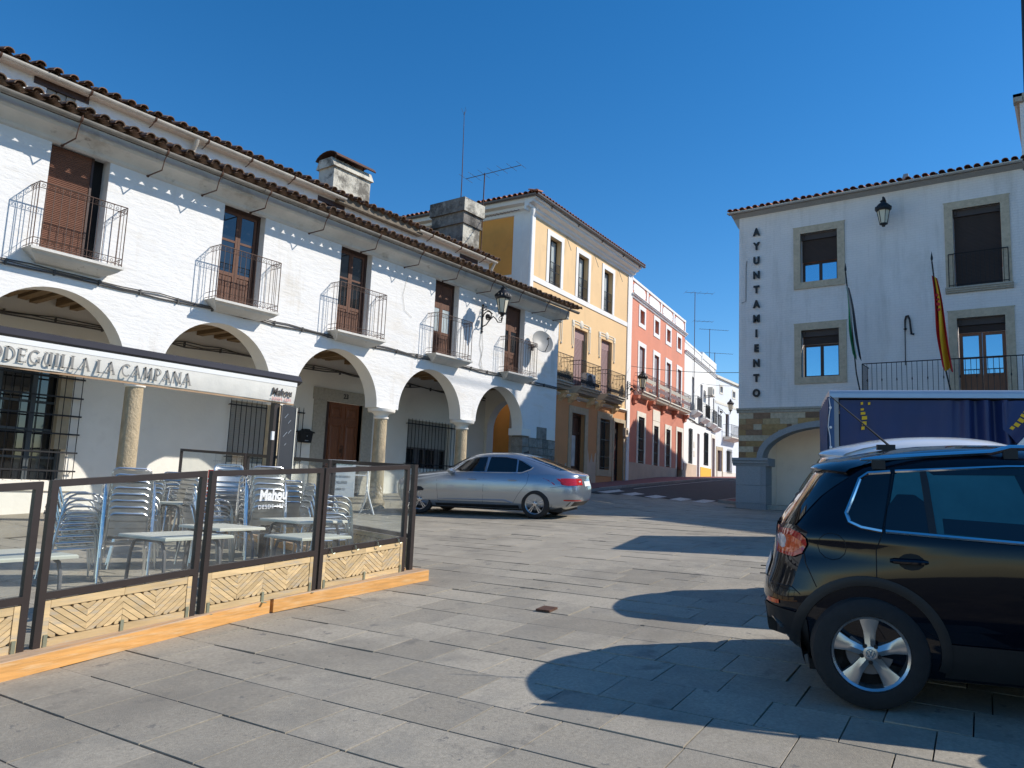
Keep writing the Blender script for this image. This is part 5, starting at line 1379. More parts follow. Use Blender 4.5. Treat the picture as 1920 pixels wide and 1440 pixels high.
# houses up the street behind the town hall and beside it: their shade falls on the far facades and the square
def plain_house(name, label, loc, rz, w_, dep, zb, ze, ridge, wallm, wins):
    t = thing(name, label, 'house', loc, rz)
    holes = [(x, x+0.95, z, z+1.5) for z in wins for x in [1.0+k*2.4 for k in range(int((w_-1.5)/2.4))]]
    b = MB(); wall_holes(b, 0, w_, zb, ze, holes, 0, 0.2)
    b.poly([(0,0,zb),(0,dep,zb),(0,dep,ze),(0,dep/2,ridge-0.05),(0,0,ze)]); b.poly([(w_,0,zb),(w_,dep,zb),(w_,dep,ze),(w_,dep/2,ridge-0.05),(w_,0,ze)]); b.poly([(0,dep,zb),(w_,dep,zb),(w_,dep,ze),(0,dep,ze)])
    b.build('wall', M[wallm], t)
    for h in holes: glazed(t, h, 0.14, M['darkwood'], M['winglass'], 1)
    b = MB(); b.poly([(-0.1,-0.35,ze),(w_+0.1,-0.35,ze),(w_+0.1,dep/2,ridge),(-0.1,dep/2,ridge)]); b.poly([(-0.1,dep+0.3,ze),(w_+0.1,dep+0.3,ze),(w_+0.1,dep/2,ridge),(-0.1,dep/2,ridge)]); b.poly([(-0.1,-0.35,ze-0.08),(w_+0.1,-0.35,ze-0.08),(w_+0.1,0,ze-0.08),(-0.1,0,ze-0.08)])
    roof = b.build('roof', M['tileclean'], t); me = tile_mesh(('n','tileclean'), r=0.10, m='tileclean')
    for k in range(int(w_/0.26)+1): inst('roof_tile', me, roof, (k*0.26,-0.42,ze-0.02), (0.25,0,0))
    return t
plain_house('street_house', 'lower white house hidden behind the town hall on the shaded street side', (41.4,10.1,0), R(180), 2.5, 8.5, -0.6, 9.3, 10.6, 'housewhite', (2.0,5.2))
plain_house('street_house', 'taller house further up the shaded side of the street', (53.6,10.1,0), R(180), 12.2, 9.0, -0.6, 11.35, 12.6, 'bluewhite', (2.0,5.2,8.4))
plain_house('square_house', 'house beside the town hall on the right, out of the picture', (26.8,-3.2,0), R(-90)+R(-24), 11.0, 9.0, -1.6, 10.9, 12.4, 'housewhite', (0.4,3.6,7.0))

# ------------------------------------------------------------------ terrace: beams, glazed fence panels
FA = R(6.2)
def fpt(x):            # the front fence line
    return 6.12 + (x-2.6)*math.tan(FA)
def beam(name, label, p0, p1, w=0.20, h=0.125):
    L = math.hypot(p1[0]-p0[0], p1[1]-p0[1]); a = math.atan2(p1[1]-p0[1], p1[0]-p0[0])
    z0, z1 = G(*p0), G(*p1)
    t = thing(name, label, 'wooden beam', (p0[0],p0[1],z0), a, 'orange timber beams under the glass fence')
    sl = (z1-z0)/L
    b = MB(); b.add([(0,0,0.003),(L,0,0.003+sl*L),(L,w,0.003+sl*L),(0,w,0.003),(0,0,h),(L,0,h+sl*L),(L,w,h+sl*L),(0,w,h)],
        [(0,3,2,1),(0,1,5,4),(1,2,6,5),(2,3,7,6),(3,0,4,7)])
    b.build('beam_side', M['beamorange'], t)
    b = MB(); c = 0.006
    b.add([(0,0,h),(L,0,h+sl*L),(L,w,h+sl*L),(0,w,h),(c,c,h+c),(L-c,c,h+c+sl*L),(L-c,w-c,h+c+sl*L),(c,w-c,h+c)],[(0,1,5,4),(1,2,6,5),(2,3,7,6),(3,0,4,7),(4,5,6,7)])
    b.build('beam_top', M['beamtop'], t)
    return t
beam('timber_beam', 'orange timber beam under the fence, running out of the left edge', (0.6,5.60), (4.70,6.353))
beam('timber_beam', 'orange timber beam with a free end at the fence corner', (4.735,6.345), (7.02,6.43))
beam('timber_beam', 'timber beam along the fence side, only its end showing behind the corner post', (7.13,6.75), (8.85,15.0), 0.18, 0.10)

def fence_panel(p0, p1, H0, H1, label, wood=True, text=False, base=0.12, glass=True):
    """p0,p1 base points (left,right seen from outside), top heights above ground"""
    dx, dy = p1[0]-p0[0], p1[1]-p0[1]; L = math.hypot(dx,dy); a = math.atan2(dy,dx)
    z0, z1 = G(*p0)+base, G(*p1)+base; s = (z1-z0)/L
    t = thing('glass_fence', label, 'glass fence', (p0[0],p0[1],z0), a, 'glazed terrace fence panels')
    h0, h1 = H0-base, H1-base; s2 = (h1-h0)/L + s
    def P(u, y, k): return (u*L, y, (h0*k) + u*L*(s + (s2-s)*k))
    b = MB(); pw = 0.052
    def sbar(u0, u1, k0, k1, y0, y1):
        b.add([P(u0,y0,k0),P(u1,y0,k0),P(u1,y1,k0),P(u0,y1,k0),P(u0,y0,k1),P(u1,y0,k1),P(u1,y1,k1),P(u0,y1,k1)],[(0,3,2,1),(4,5,6,7),(0,1,5,4),(1,2,6,5),(2,3,7,6),(3,0,4,7)])
    f = pw/L; kk = pw/h0; gz = 0.33 if wood else 0.05
    sbar(0,f,0,1,0,0.05); sbar(1-f,1,0,1,0,0.05); sbar(f,1-f,1-kk,1,0,0.05); sbar(f,1-f,gz-kk,gz,0,0.05)
    if not wood: pass
    b.build('frame', M['frame'], t)
    if glass:
        g = MB(); g.add([P(f,0.022,gz),P(1-f,0.022,gz),P(1-f,0.022,1-kk),P(f,0.022,1-kk)],[(0,1,2,3)])
        g.build('glass_pane', M['fenceglass'], t)
    if wood:
        rr = random.Random(int(p0[0]*100))
        k1 = gz-kk-0.008; k0 = 0.01
        def W(u, k): return (u, k)
        def board(pts, y0, y1, name='board'):
            n = len(pts); bb = MB()
            bb.add([P(u,y0,k) for u,k in pts]+[P(u,y1,k) for u,k in pts], [tuple(range(n)), tuple(range(2*n-1,n-1,-1))]+[(i,i+n,(i+1)%n+n,(i+1)%n) for i in range(n)])
            bb.build(name, M['pinewood'], t)
        bu = 0.085/L; bk = 0.055/h0; u0, u1 = f*0.2, 1-f*0.2
        if L < 0.9: u0 = 0.02
        board([(u0,k0),(u0+bu,k0),(u0+bu,k1),(u0,k1)], 0.004, 0.04, 'end_board'); board([(u1-bu,k0),(u1,k0),(u1,k1),(u1-bu,k1)], 0.004, 0.04, 'end_board')
        a0, a1 = u0+bu+0.003, u1-bu-0.003; um = (a0+a1)/2
        for (c, e) in ((a0,um-0.001),(um+0.001,a1)):
            board([(c,k1-bk),(e,k1-bk),(e,k1),(c,k1)], 0.006, 0.04, 'rail_board'); board([(c,k0),(e,k0),(e,k0+bk),(c,k0+bk)], 0.006, 0.04, 'rail_board')
        MB().add([P(a0,0.03,k0+bk),P(a1,0.03,k0+bk),P(a1,0.03,k1-bk),P(a0,0.03,k1-bk)],[(0,1,2,3)]).build('backing_board', M['groove'], t)
        # chevron boards: 4 zones with alternating diagonals
        kb0, kb1 = k0+bk+0.004, k1-bk-0.004; hm = (kb1-kb0)*h0; zw = (a1-a0)*L/4
        bw = 0.040; gap = 0.0045; diag = math.sqrt(2)
        for z in range(4):
            xa, xb = a0*L + z*zw, a0*L + (z+1)*zw; up = z % 2 == 1
            s_ = -hm*1.0
            off = -zw
            while off < hm:
                # strip between lines  v = (x-xa)*0.72+off  (or mirrored)
                sl = 0.72; w_ = bw*math.sqrt(1+sl*sl); poly = []
                def clip(lo, hi):
                    pts = []
                    N = 10
                    low = []; high = []
                    for q in range(N+1):
                        x = xa + (xb-xa)*q/N; d = (x-xa) if up else (xb-x)
                        v0 = max(0, d*sl+lo); v1 = min(hm, d*sl+hi)
                        if v1 - v0 > 0.002: low.append((x, v0)); high.append((x, v1))
                    if len(low) < 2: return []
                    def simp(L_):
                        o = [L_[0]]
                        for q in range(1,len(L_)-1):
                            if abs((L_[q][1]-o[-1][1])*(L_[q+1][0]-L_[q][0])-(L_[q+1][1]-L_[q][1])*(L_[q][0]-o[-1][0])) > 1e-6: o.append(L_[q])
                        return o+[L_[-1]]
                    return simp(low) + simp(high)[::-1]
                pl = clip(off, off+w_-gap*math.sqrt(1+sl*sl))
                if len(pl) >= 3:
                    yy = 0.008 + rr.random()*0.004
                    board([((x)/L, kb0 + v/h0) for x, v in pl], yy, 0.028)
                off += w_
        for u in ((0.06,0.5,0.94) if L > 0.9 else (0.9,)):
            bb = MB(); x, zz = u*L, u*L*s
            bb.box(x-0.014,x+0.014,-0.004,0.002,zz-0.0,zz+0.10); bb.box(x-0.014,x+0.014,-0.05,-0.004,zz+0.0,zz+0.006); bb.build('bracket', M['galv'], t)
    if text:
        me = text_mesh('Mahou', 0.14, depth=0.001, bold=0.006, shear=0.12); me.materials.append(M['white'])
        o = inst('lettering', me, t, (L*0.53,0.012,h0*0.80+L*0.53*s), (R(90),-math.atan(s),0), (0.90,1,1))
        me = text_mesh('DESDE 1890', 0.056, depth=0.001, spacing=1.25); me.materials.append(M['white'])
        inst('lettering', me, t, (L*0.53,0.012,h0*0.715+L*0.53*s), (R(90),-math.atan(s),0), (1,1,1))
    return t
def fp(x): return (x, fpt(x))
fence_panel(fp(1.20), fp(2.46), 1.30, 1.335, 'glazed fence panel cut off by the left edge of the photo')
fence_panel(fp(2.52), fp(3.855), 1.343, 1.386, 'fence panel in front of the tall chair stacks with clear glass')
fence_panel(fp(3.905), fp(5.285), 1.385, 1.386, 'fence panel with white brewery lettering on its glass', text=True)
fence_panel(fp(5.315), fp(6.735), 1.386, 1.399, 'fence panel next to the free corner with brass hooks below its glass')
b = MB()
t = thing('fence_post', 'free dark steel corner post of the terrace fence', 'fence post', (6.86,fpt(6.86),G(6.86,6.6)))
b.box(-0.028,0.028,-0.0,0.056,0.1,1.40); b.build('post', M['frame'], t)
MB().box(-0.06,0.06,-0.03,0.09,0.10,0.112).build('foot_plate', M['frame'], t)
hooks = MB()
for k in range(4):
    u = 0.10+0.26*k; x = 5.315 + 1.42*u
    p = Vector((x, fpt(x)-0.015, G(x,6.5)+0.12+0.30*1.265))
    hooks.tube([p+Vector((0,0.012,0.03)),p+Vector((0,-0.012,0.03)),p+Vector((0,-0.016,0.0)),p+Vector((0.02,-0.016,-0.02)),p+Vector((0.045,-0.016,-0.01))],0.006,5)
tag(hooks.build('hook_row', M['galv']), 'row of small metal hooks under the glass of the corner panel', 'hooks')
# side row towards the arcade (seen from inside)
def srp(u, h): return (6.93+0.21*u, 6.70+u, h)
SR = [srp(0,1.40),srp(2.08,1.426),srp(2.15,1.427),srp(5.15,1.49),srp(5.22,1.492),srp(8.6,1.56)]
for k, lab in enumerate(('side fence panel beside the free corner post','middle panel of the side fence behind the awning post','last side fence panel nearest the arcade')):
    a, c = SR[k*2], SR[k*2+1]
    fence_panel((c[0],c[1]), (a[0],a[1]), c[2], a[2], lab, wood=True)

# ------------------------------------------------------------------ retracted awning on its post
AX0, AX1, AYY = 0.4, 6.86, 9.0
t = thing('awning', 'retracted cream awning with grey lettering on its valance under a dark cassette', 'awning', (AX1,AYY,1.0))
def loc(x): return x - AX1
b = MB(); b.extr([(0.0,0.32),(-0.03,0.345),(0.02,0.425),(0.30,0.44),(0.32,0.30),(0.05,0.29)], loc(AX0), 0.02); b.build('cassette', mat('cassette',(0.045,0.04,0.04),0.22,var=0.1), t)
b = MB(); b.extr([(0.015,0.275),(-0.005,0.262),(-0.005,0.32),(0.02,0.325),(0.06,0.31),(0.06,0.275)], loc(AX0), -0.05); b.build('front_bar', M['white'], t)
b = MB(); b.extr([(-0.002,0.262),(0.06,0.30),(0.055,0.28),(0.0,0.25)], loc(AX0), -0.06); b.build('fabric_edge', M['canvas'], t)
nx = 130
def valance(i, j):
    x = loc(AX0) + (-0.055-loc(AX0))*i/(nx-1); v = j/7.0
    y = 0.0 + 0.010*math.sin(x*4.1+0.5)*v + 0.005*math.sin(x*13+v*3)*v + 0.03*v*v - 0.004*math.sin(x*31)*(1-v)*v*2
    return (x, y, 0.252 - (0.235+0.012*math.sin(x*0.8))*v)
b = MB(); b.grid(valance, nx, 8); va = b.build('valance', M['canvas'], t, smooth=True)
md_ = None
b = MB(); b.grid(lambda i, j: (loc(AX0) + (-0.055-loc(AX0))*i/(nx-1), 0.034+0.006*j, 0.018 - 0.02*j + 0.010*math.sin(i*0.9)*j*0), nx, 2)
b.build('valance_hem', mat('hem',(0.55,0.36,0.22),0.8), t)
# hand drawn serif letters as flat ribbons
def ribbon(b, pts, w0, w1=None):
    w1 = w1 or w0; n = len(pts)
    for i in range(n-1):
        (x0,z0),(x1,z1) = pts[i], pts[i+1]
        d = math.hypot(x1-x0, z1-z0)
        if d < 1e-6: continue
        def nrm(k):
            a = pts[max(0,k-1)]; c = pts[min(n-1,k+1)]; l = math.hypot(c[0]-a[0],c[1]-a[1]) or 1
            return (-(c[1]-a[1])/l, (c[0]-a[0])/l)
        n0, n1 = nrm(i), nrm(i+1); wa = w0+(w1-w0)*i/(n-1); wb2 = w0+(w1-w0)*(i+1)/(n-1)
        b.poly([(x0+n0[0]*wa/2,0,z0+n0[1]*wa/2),(x0-n0[0]*wa/2,0,z0-n0[1]*wa/2),(x1-n1[0]*wb2/2,0,z1-n1[1]*wb2/2),(x1+n1[0]*wb2/2,0,z1+n1[1]*wb2/2)])
TH_, TN = 0.20, 0.07
def stem(b, x, z0=0, z1=1, w=TH_): b.poly([(x-w/2,0,z0),(x+w/2,0,z0),(x+w/2,0,z1),(x-w/2,0,z1)])
def serif(b, x, z, w=0.36): b.poly([(x-w/2,0,z-0.035 if z > 0.5 else z),(x+w/2,0,z-0.035 if z > 0.5 else z),(x+w/2,0,z if z > 0.5 else z+0.035),(x-w/2,0,z if z > 0.5 else z+0.035)])
def glyph(c):
    b = MB(); w = 0.7
    if c == 'O': 
        ribbon(b, arc(0.42,0.5,0.36,0,360,28,rz=0.44), 0.13); w = 0.86
    elif c == 'D':
        stem(b,0.15); serif(b,0.13,0); serif(b,0.13,1); ribbon(b, [(0.15,0.965)]+arc(0.25,0.5,0.44,90,-90,18,rz=0.465)+[(0.15,0.035)], 0.11); w = 0.78
    elif c == 'E':
        stem(b,0.15); serif(b,0.13,0); serif(b,0.13,1); ribbon(b,[(0.15,0.96),(0.6,0.96)],0.08); ribbon(b,[(0.15,0.52),(0.5,0.52)],0.07); ribbon(b,[(0.15,0.04),(0.62,0.04)],0.08)
        stem(b,0.60,0.78,1,0.05); stem(b,0.50,0.42,0.62,0.05); stem(b,0.62,0,0.22,0.05); w = 0.68
    elif c in 'GC':
        ribbon(b, arc(0.44,0.5,0.36,45,315,22,rz=0.45), 0.13)
        if c == 'G': stem(b,0.74,0.08,0.46,0.16); serif(b,0.72,0.49,0.36)
        w = 0.84 if c == 'G' else 0.78
    elif c == 'U':
        ribbon(b,[(0.30,0.97),(0.2,0.7)]+arc(0.42,0.4,0.24,170,270,10,rz=0.36)+[(0.62,0.04)],0.13); stem(b,0.62); serif(b,0.62,1); serif(b,0.28,1,0.3); serif(b,0.64,0,0.26); w = 0.80
    elif c == 'I': stem(b,0.16); serif(b,0.16,0); serif(b,0.16,1); w = 0.34
    elif c == 'L': stem(b,0.15); serif(b,0.13,0); serif(b,0.15,1); ribbon(b,[(0.15,0.04),(0.58,0.04)],0.08); stem(b,0.58,0,0.2,0.06); w = 0.62
    elif c in 'AN':
        if c == 'A':
            ribbon(b,[(0.10,0.0),(0.42,1.0)],0.08); ribbon(b,[(0.38,1.0),(0.72,0.0)],0.19); ribbon(b,[(0.2,0.32),(0.6,0.32)],0.07); serif(b,0.10,0,0.26); serif(b,0.72,0,0.34); w = 0.84
        else:
            stem(b,0.12,0,1,0.10); stem(b,0.74,0,1,0.10); ribbon(b,[(0.12,1.0),(0.74,0.0)],0.19); serif(b,0.10,0,0.26); serif(b,0.74,1,0.26); w = 0.86
    elif c == 'M':
        ribbon(b,[(0.14,0.0),(0.2,1.0)],0.09); ribbon(b,[(0.2,1.0),(0.46,0.1)],0.18); ribbon(b,[(0.46,0.1),(0.72,1.0)],0.08); ribbon(b,[(0.72,1.0),(0.80,0.0)],0.19); serif(b,0.13,0,0.26); serif(b,0.81,0,0.3); w = 0.94
    elif c == 'P':
        stem(b,0.15); serif(b,0.15,0); serif(b,0.13,1); ribbon(b,[(0.15,0.965)]+arc(0.3,0.72,0.26,90,-90,12,rz=0.245)+[(0.15,0.475)],0.09); w = 0.62
    elif c == 'B':
        stem(b,0.15); serif(b,0.13,0); serif(b,0.13,1)
        ribbon(b,[(0.15,0.965)]+arc(0.3,0.74,0.23,90,-90,12,rz=0.225)+[(0.15,0.515)],0.09); ribbon(b,[(0.15,0.515)]+arc(0.32,0.275,0.27,90,-90,12,rz=0.24)+[(0.15,0.035)],0.10); w = 0.68
    return b, w
hgt = 0.150
xcur = 0.0; seq = []
for c in 'BODEGUILLA LA CAMPANA':
    if c == ' ': xcur += 0.36; continue
    b, w_ = glyph(c); seq.append((b, xcur)); xcur += w_ + 0.10
x_end = loc(5.19); x_o = loc(3.085)     # end of the last A ; left of the D
sc_ = (x_end - x_o)/(xcur - 0.1 - 1.74)
for b, xo in seq:
    xx = x_o + (xo-1.74)*sc_
    if xx < loc(AX0): continue
    b.v = [(x*sc_, 0, z*hgt) for x,y,z in b.v]
    o = b.build('letter', M['canvasgrey'], va); o.location = (xx, -0.012, 0.070)
for (txt, m, size, z, bold) in (('Mahou', M['inkdark'], 0.145, 0.150, 0.004),('DESDE 1890', M['inkpink'], 0.062, 0.052, 0.0008)):
    me = text_mesh(txt, size, depth=0.001, bold=bold, shear=0.12 if bold > 0.002 else 0, spacing=1.0 if bold > 0.002 else 1.2); me.materials.append(m)
    inst('lettering', me, va, (loc(6.56), -0.010, z), (R(90),0,0), (0.84,1,1))
b = MB(); gz = G(6.55,9.06)-1.0
b.box(-0.36,-0.27,0.05,0.14,gz,0.30); b.build('post', M['frame'], t)
MB().box(-0.45,-0.18,-0.04,0.23,gz,gz+0.012).build('foot_plate', M['frame'], t)
b = MB(); b.box(loc(0.9),loc(0.99),0.05,0.14,G(0.9,9)-1.0,0.30); b.build('post', M['frame'], t)
MB().box(-0.385,-0.345,0.02,0.05,-0.52,-0.40).build('switch_box', M['white'], t)
t = thing('menu_board', 'narrow dark chalk board fixed edge-on to the awning post', 'menu board', (6.60,9.02,0.55))
tb = MB(); tb.box(-0.015,0.015,-0.02,0.0,-0.5,0.42); tb.add([(0.0,-0.02,-0.5),(0.16,-0.12,-0.62),(0.16,-0.12,0.40),(0.0,-0.02,0.44),(0.012,0.0,-0.5),(0.172,-0.10,-0.62),(0.172,-0.10,0.40),(0.012,0.0,0.44)],[(0,1,2,3),(5,4,7,6),(1,5,6,2),(3,2,6,7),(0,4,5,1),(4,0,3,7)])
tb.build('board', M['slate'], t)
b = MB()
for (x, z, l) in ((0.05,0.28,0.06),(0.09,0.20,0.05),(0.05,0.02,0.07),(0.10,0.06,0.05),(0.06,-0.12,0.03)):
    y = -0.022 - x*0.625
    b.tube([(x-l*0.3,y+l*0.19,z-l*0.5),(x+l*0.3,y-l*0.19,z+l*0.5)],0.004,4)
b.build('chalk_marks', M['chalk'], t)
b = MB(); b.bar((0.166,-0.115,-0.60),(0.166,-0.115,0.40),0.014,0.02); b.build('board_edge', M['trimcream'], t)

# ------------------------------------------------------------------ chairs and tables
def side_frame():
    b = MB(); pts = [(0,-0.26,0),(0,-0.20,0.52)] + [(0, -0.05+0.148*math.cos(R(180-30*k))*1.0-0.0, 0.53+0.13*math.sin(R(30*k))) for k in range(1,4)] + [(0,0.10,0.655),(0,0.17,0.62),(0,0.215,0.54),(0,0.30,0)]
    b.tube(pts, 0.0125, 7); b.tube([(0,-0.215,0.40),(0,0.245,0.38)],0.010,6); me = b.mesh('side_frame', True); me.materials.append(M['alu']); return me
def back_frame():
    b = MB(); pts = [(-0.22,-0.20,0.42),(-0.22,0.17,0.40),(-0.21,0.23,0.55),(-0.205,0.285,0.74)]
    pts += [(-0.205+0.06*(1-math.cos(R(30*k))), 0.285+0.012*k/3, 0.74+0.065*math.sin(R(30*k))) for k in range(1,4)]
    pts = pts + [(-x,y,z) for x,y,z in reversed(pts)]
    b.tube(pts, 0.0125, 7); me = b.mesh('back_frame', True); me.materials.append(M['alu']); return me
def seat_part():
    b = MB()
    for k in range(5):
        y = -0.20+k*0.078; b.extr([(y,0.437),(y+0.01,0.444),(y+0.06,0.444),(y+0.07,0.437),(y+0.06,0.432),(y+0.01,0.432)], -0.235, 0.235)
    me = b.mesh('seat'); me.materials.append(M['aluslat']); return me
def backrest():
    b = MB()
    for (z, hgt_) in ((0.555,0.075),(0.64,0.075),(0.725,0.06)):
        def f(i, j):
            x = -0.21+0.42*i/8; bow = 0.025*(1-(x/0.21)**2)
            zz = z + hgt_*j/3; y = 0.232 + (zz-0.55)*0.30 + bow
            return (x, y, zz)
        b.grid(f, 9, 4)
    me = b.mesh('backrest', True); me.materials.append(M['aluslat']); return me
SFm, BFm, SEm, BKm = side_frame(), back_frame(), seat_part(), backrest()
ORD = ('bottom','second','third','fourth','fifth','sixth','seventh','eighth','ninth','tenth')
def chair_at(x, y, z, rz, label, rx=0.0):
    t = thing('stacking_chair', label, 'chair', (x,y,z), rz, 'stacked aluminium terrace chairs'); t.rotation_euler = (rx,0,rz)
    inst('side_frame', SFm, t, (-0.262,0,0)); inst('side_frame', SFm, t, (0.262,0,0)); inst('back_frame', BFm, t); inst('seat', SEm, t); inst('backrest', BKm, t)
    return t
rch = random.Random(4)
def stack(x, y, rz, n, where, dz=0.075, dy=0.012):
    z = G(x, y)
    for k in range(n):
        c, s = math.cos(rz), math.sin(rz)
        oy = -dy*k
        name = ORD[k] if k < n-1 else 'topmost'
        chair_at(x - s*oy + rch.gauss(0,0.004), y + c*oy + rch.gauss(0,0.004), z + dz*k, rz + rch.gauss(0,0.02), 'aluminium chair, %s of the %s' % (name, where))
stack(4.30, 9.72, R(75), 6, 'sideways stack at the left beside the tallest one')
stack(4.66, 9.20, R(158), 8, 'tallest stack, its backs facing the square')
stack(7.0, 12.97, R(140), 4, 'far stack behind the cream tables')
stack(7.55, 12.95, R(200), 5, 'far stack beside the red sign board')
stack(7.35, 12.1, R(100), 5, 'leaning stack before the red sign board')
stack(6.72, 10.30, R(-25), 8, 'tall stack in front of the red sign')
stack(5.95, 9.55, R(75), 4, 'short sideways stack behind the lettered pane')
stack(6.42, 9.02, R(160), 8, 'stack of backs behind the brewery lettering')
stack(7.45, 10.65, R(-30), 3, 'small stack beyond the double table')
stack(6.78, 8.12, R(70), 5, 'stack in the corner beside the free post')
stack(7.15, 9.55, R(155), 5, 'stack of backs just inside the side fence')
stack(7.9, 13.9, R(150), 5, 'farthest stack against the arcade end')
stack(5.3, 10.2, R(65), 5, 'sideways stack in the middle of the terrace')
def table(x, y, rz, label, h=0.73, sx=0.70, sy=0.70, lean=False):
    z = G(x, y)
    t = thing('terrace_table', label, 'table', (x,y,z), rz, 'cream topped terrace tables')
    b = MB(); c = 0.01
    b.add([(-sx/2,-sy/2,h-0.03),(sx/2,-sy/2,h-0.03),(sx/2,sy/2,h-0.03),(-sx/2,sy/2,h-0.03),(-sx/2,-sy/2,h-c),(sx/2,-sy/2,h-c),(sx/2,sy/2,h-c),(-sx/2,sy/2,h-c),(-sx/2+c,-sy/2+c,h),(sx/2-c,-sy/2+c,h),(sx/2-c,sy/2-c,h),(-sx/2+c,sy/2-c,h)],
       [(0,3,2,1),(0,1,5,4),(1,2,6,5),(2,3,7,6),(3,0,4,7),(4,5,9,8),(5,6,10,9),(6,7,11,10),(7,4,8,11),(8,9,10,11)])
    b.build('table_top', M['tabletop'], t)
    for k in (-1,1):
        b = MB(); xx = k*(sx/2-0.08)
        b.tube([(xx,-sy/2+0.05,0),(xx,-sy/2+0.10,h-0.16),(xx,-sy/2+0.14,h-0.07),(xx,-sy/2+0.22,h-0.045),(xx,sy/2-0.22,h-0.045),(xx,sy/2-0.14,h-0.07),(xx,sy/2-0.10,h-0.16),(xx,sy/2-0.05,0)],0.017,8)
        b.build('leg_frame', M['irongrey'], t, smooth=True)
    return t
table(2.62, 6.95, R(6), 'cream table nearest the left edge behind the fence')
table(4.20, 7.25, R(8), 'cream table between the tall chair stacks', sx=0.8)
table(6.61, 11.28, R(5), 'cream table standing far back beside the stacks')
table(6.05, 7.62, R(5), 'cream table behind the lettered pane, upper of a pair', sx=0.8)
table(5.62, 7.0, R(5), 'lower cream table pushed against a taller one', h=0.62, sx=0.75, sy=0.6)
table(4.95, 7.65, R(5), 'cream table crossing behind the second fence post', sx=0.6)
# red drinks sign and white notice easel
t = thing('drinks_sign', 'red drinks sign board with white script standing among the chairs', 'sign board', (8.35,13.05,G(8.3,13.0)), R(-37))
MB().box(-0.26,0.26,0,0.03,0.10,1.16).build('sign_panel', M['red'], t)
put_text('Coca-Cola', M['white'], t, (0.0,-0.006,0.94), 0.165, bold=0.002, shear=0.25, depth=0.002)
put_text('Disfruta', M['white'], t, (0.0,-0.006,1.07), 0.05, shear=0.2, depth=0.002)
b = MB(); pts = [(-0.22+0.44*k/14, 0.0, 0.80 + 0.04*math.sin(k*0.45)) for k in range(15)]
for k in range(14):
    w0 = 0.035*math.sin(math.pi*k/14)+0.004; w1 = 0.035*math.sin(math.pi*(k+1)/14)+0.004
    b.poly([(pts[k][0],-0.006,pts[k][2]-w0),(pts[k+1][0],-0.006,pts[k+1][2]-w1),(pts[k+1][0],-0.006,pts[k+1][2]+w1),(pts[k][0],-0.006,pts[k][2]+w0)])
b.build('wave_mark', M['white'], t)
b = MB(); b.bar((-0.2,0.02,0),(-0.2,0.02,0.2),0.03,0.03); b.bar((0.2,0.02,0),(0.2,0.02,0.2),0.03,0.03); b.bar((-0.2,0.25,0),(-0.2,0.03,0.9),0.02,0.02); b.build('stand', M['irongrey'], t)
t = thing('notice_easel', 'white tube easel holding a lettered notice board near the wooden door', 'easel sign', (12.55,14.25,G(12.5,14.2)), R(-40))
b = MB()
for k in (-1,1): b.tube([(k*0.62,-0.15,0),(k*0.52,-0.08,0.30),(k*0.42,0.0,0.62),(k*0.42,0.0,1.20)],0.022,8); b.tube([(k*0.30,0.35,0),(k*0.40,0.15,0.35),(k*0.42,0.02,0.62)],0.02,8)
b.tube([(-0.42,0,1.20),(0.42,0,1.20)],0.022,8); b.tube([(-0.42,0,0.95),(0.42,0,0.95)],0.016,8)
b.build('easel_frame', M['white'], t, smooth=True)
MB().box(-0.55,0.12,-0.055,-0.03,0.42,1.30).build('notice_board', M['trim'], t)
for (txt, m, z, s_) in (('RINCON DE ESPAÑA',M['green'],1.20,0.075),('BODEGUILLA LA CAMPANA',M['inkpink'],1.05,0.060),('MENU DE DIARIO',M['inkdark'],0.90,0.075),('TALLERES',M['inkdark'],0.76,0.095),('ABIERTO',M['inkdark'],0.60,0.075)):
    put_text(txt, m, t, (-0.215,-0.058,z), s_, sx=0.75, depth=0.001)

# ------------------------------------------------------------------ vehicles
def paint(name, col, metal=0.0, rough=0.25, coat=1.0, var=0.02, spec=0.3):
    return mat(name, col, rough, metal=metal, var=var, vs=2, coat=coat, spec=spec)
M['tyre'] = mat('tyre', (0.020,0.020,0.021), 0.8, var=0.2, vs=20, bump=0.15, bs=60)
M['rim'] = mat('rim', (0.55,0.55,0.56), 0.28, metal=0.9, var=0.08)
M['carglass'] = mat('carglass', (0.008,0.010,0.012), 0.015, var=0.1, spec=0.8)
M['carteal'] = mat('carteal', (0.03,0.125,0.145), 0.03, var=0.35, vs=1.4, spec=0.8)
M['chrome'] = mat('chrome', (0.75,0.76,0.78), 0.12, metal=1.0, var=0.03)
M['plastic'] = mat('plastic', (0.018,0.018,0.019), 0.55, var=0.15, vs=12)
M['taillight'] = mat('taillight', (0.50,0.012,0.010), 0.08, var=0.35, vs=9, st=(1,1,5), coat=1.0)
M['taillightorange'] = mat('taillightorange', (0.75,0.10,0.02), 0.08, var=0.3, vs=12, coat=1.0)
M['lens'] = mat('lens', (0.62,0.55,0.55), 0.12, var=0.3, vs=20, coat=1.0)
M['gap'] = mat('gap', (0.004,0.004,0.005), 0.6)

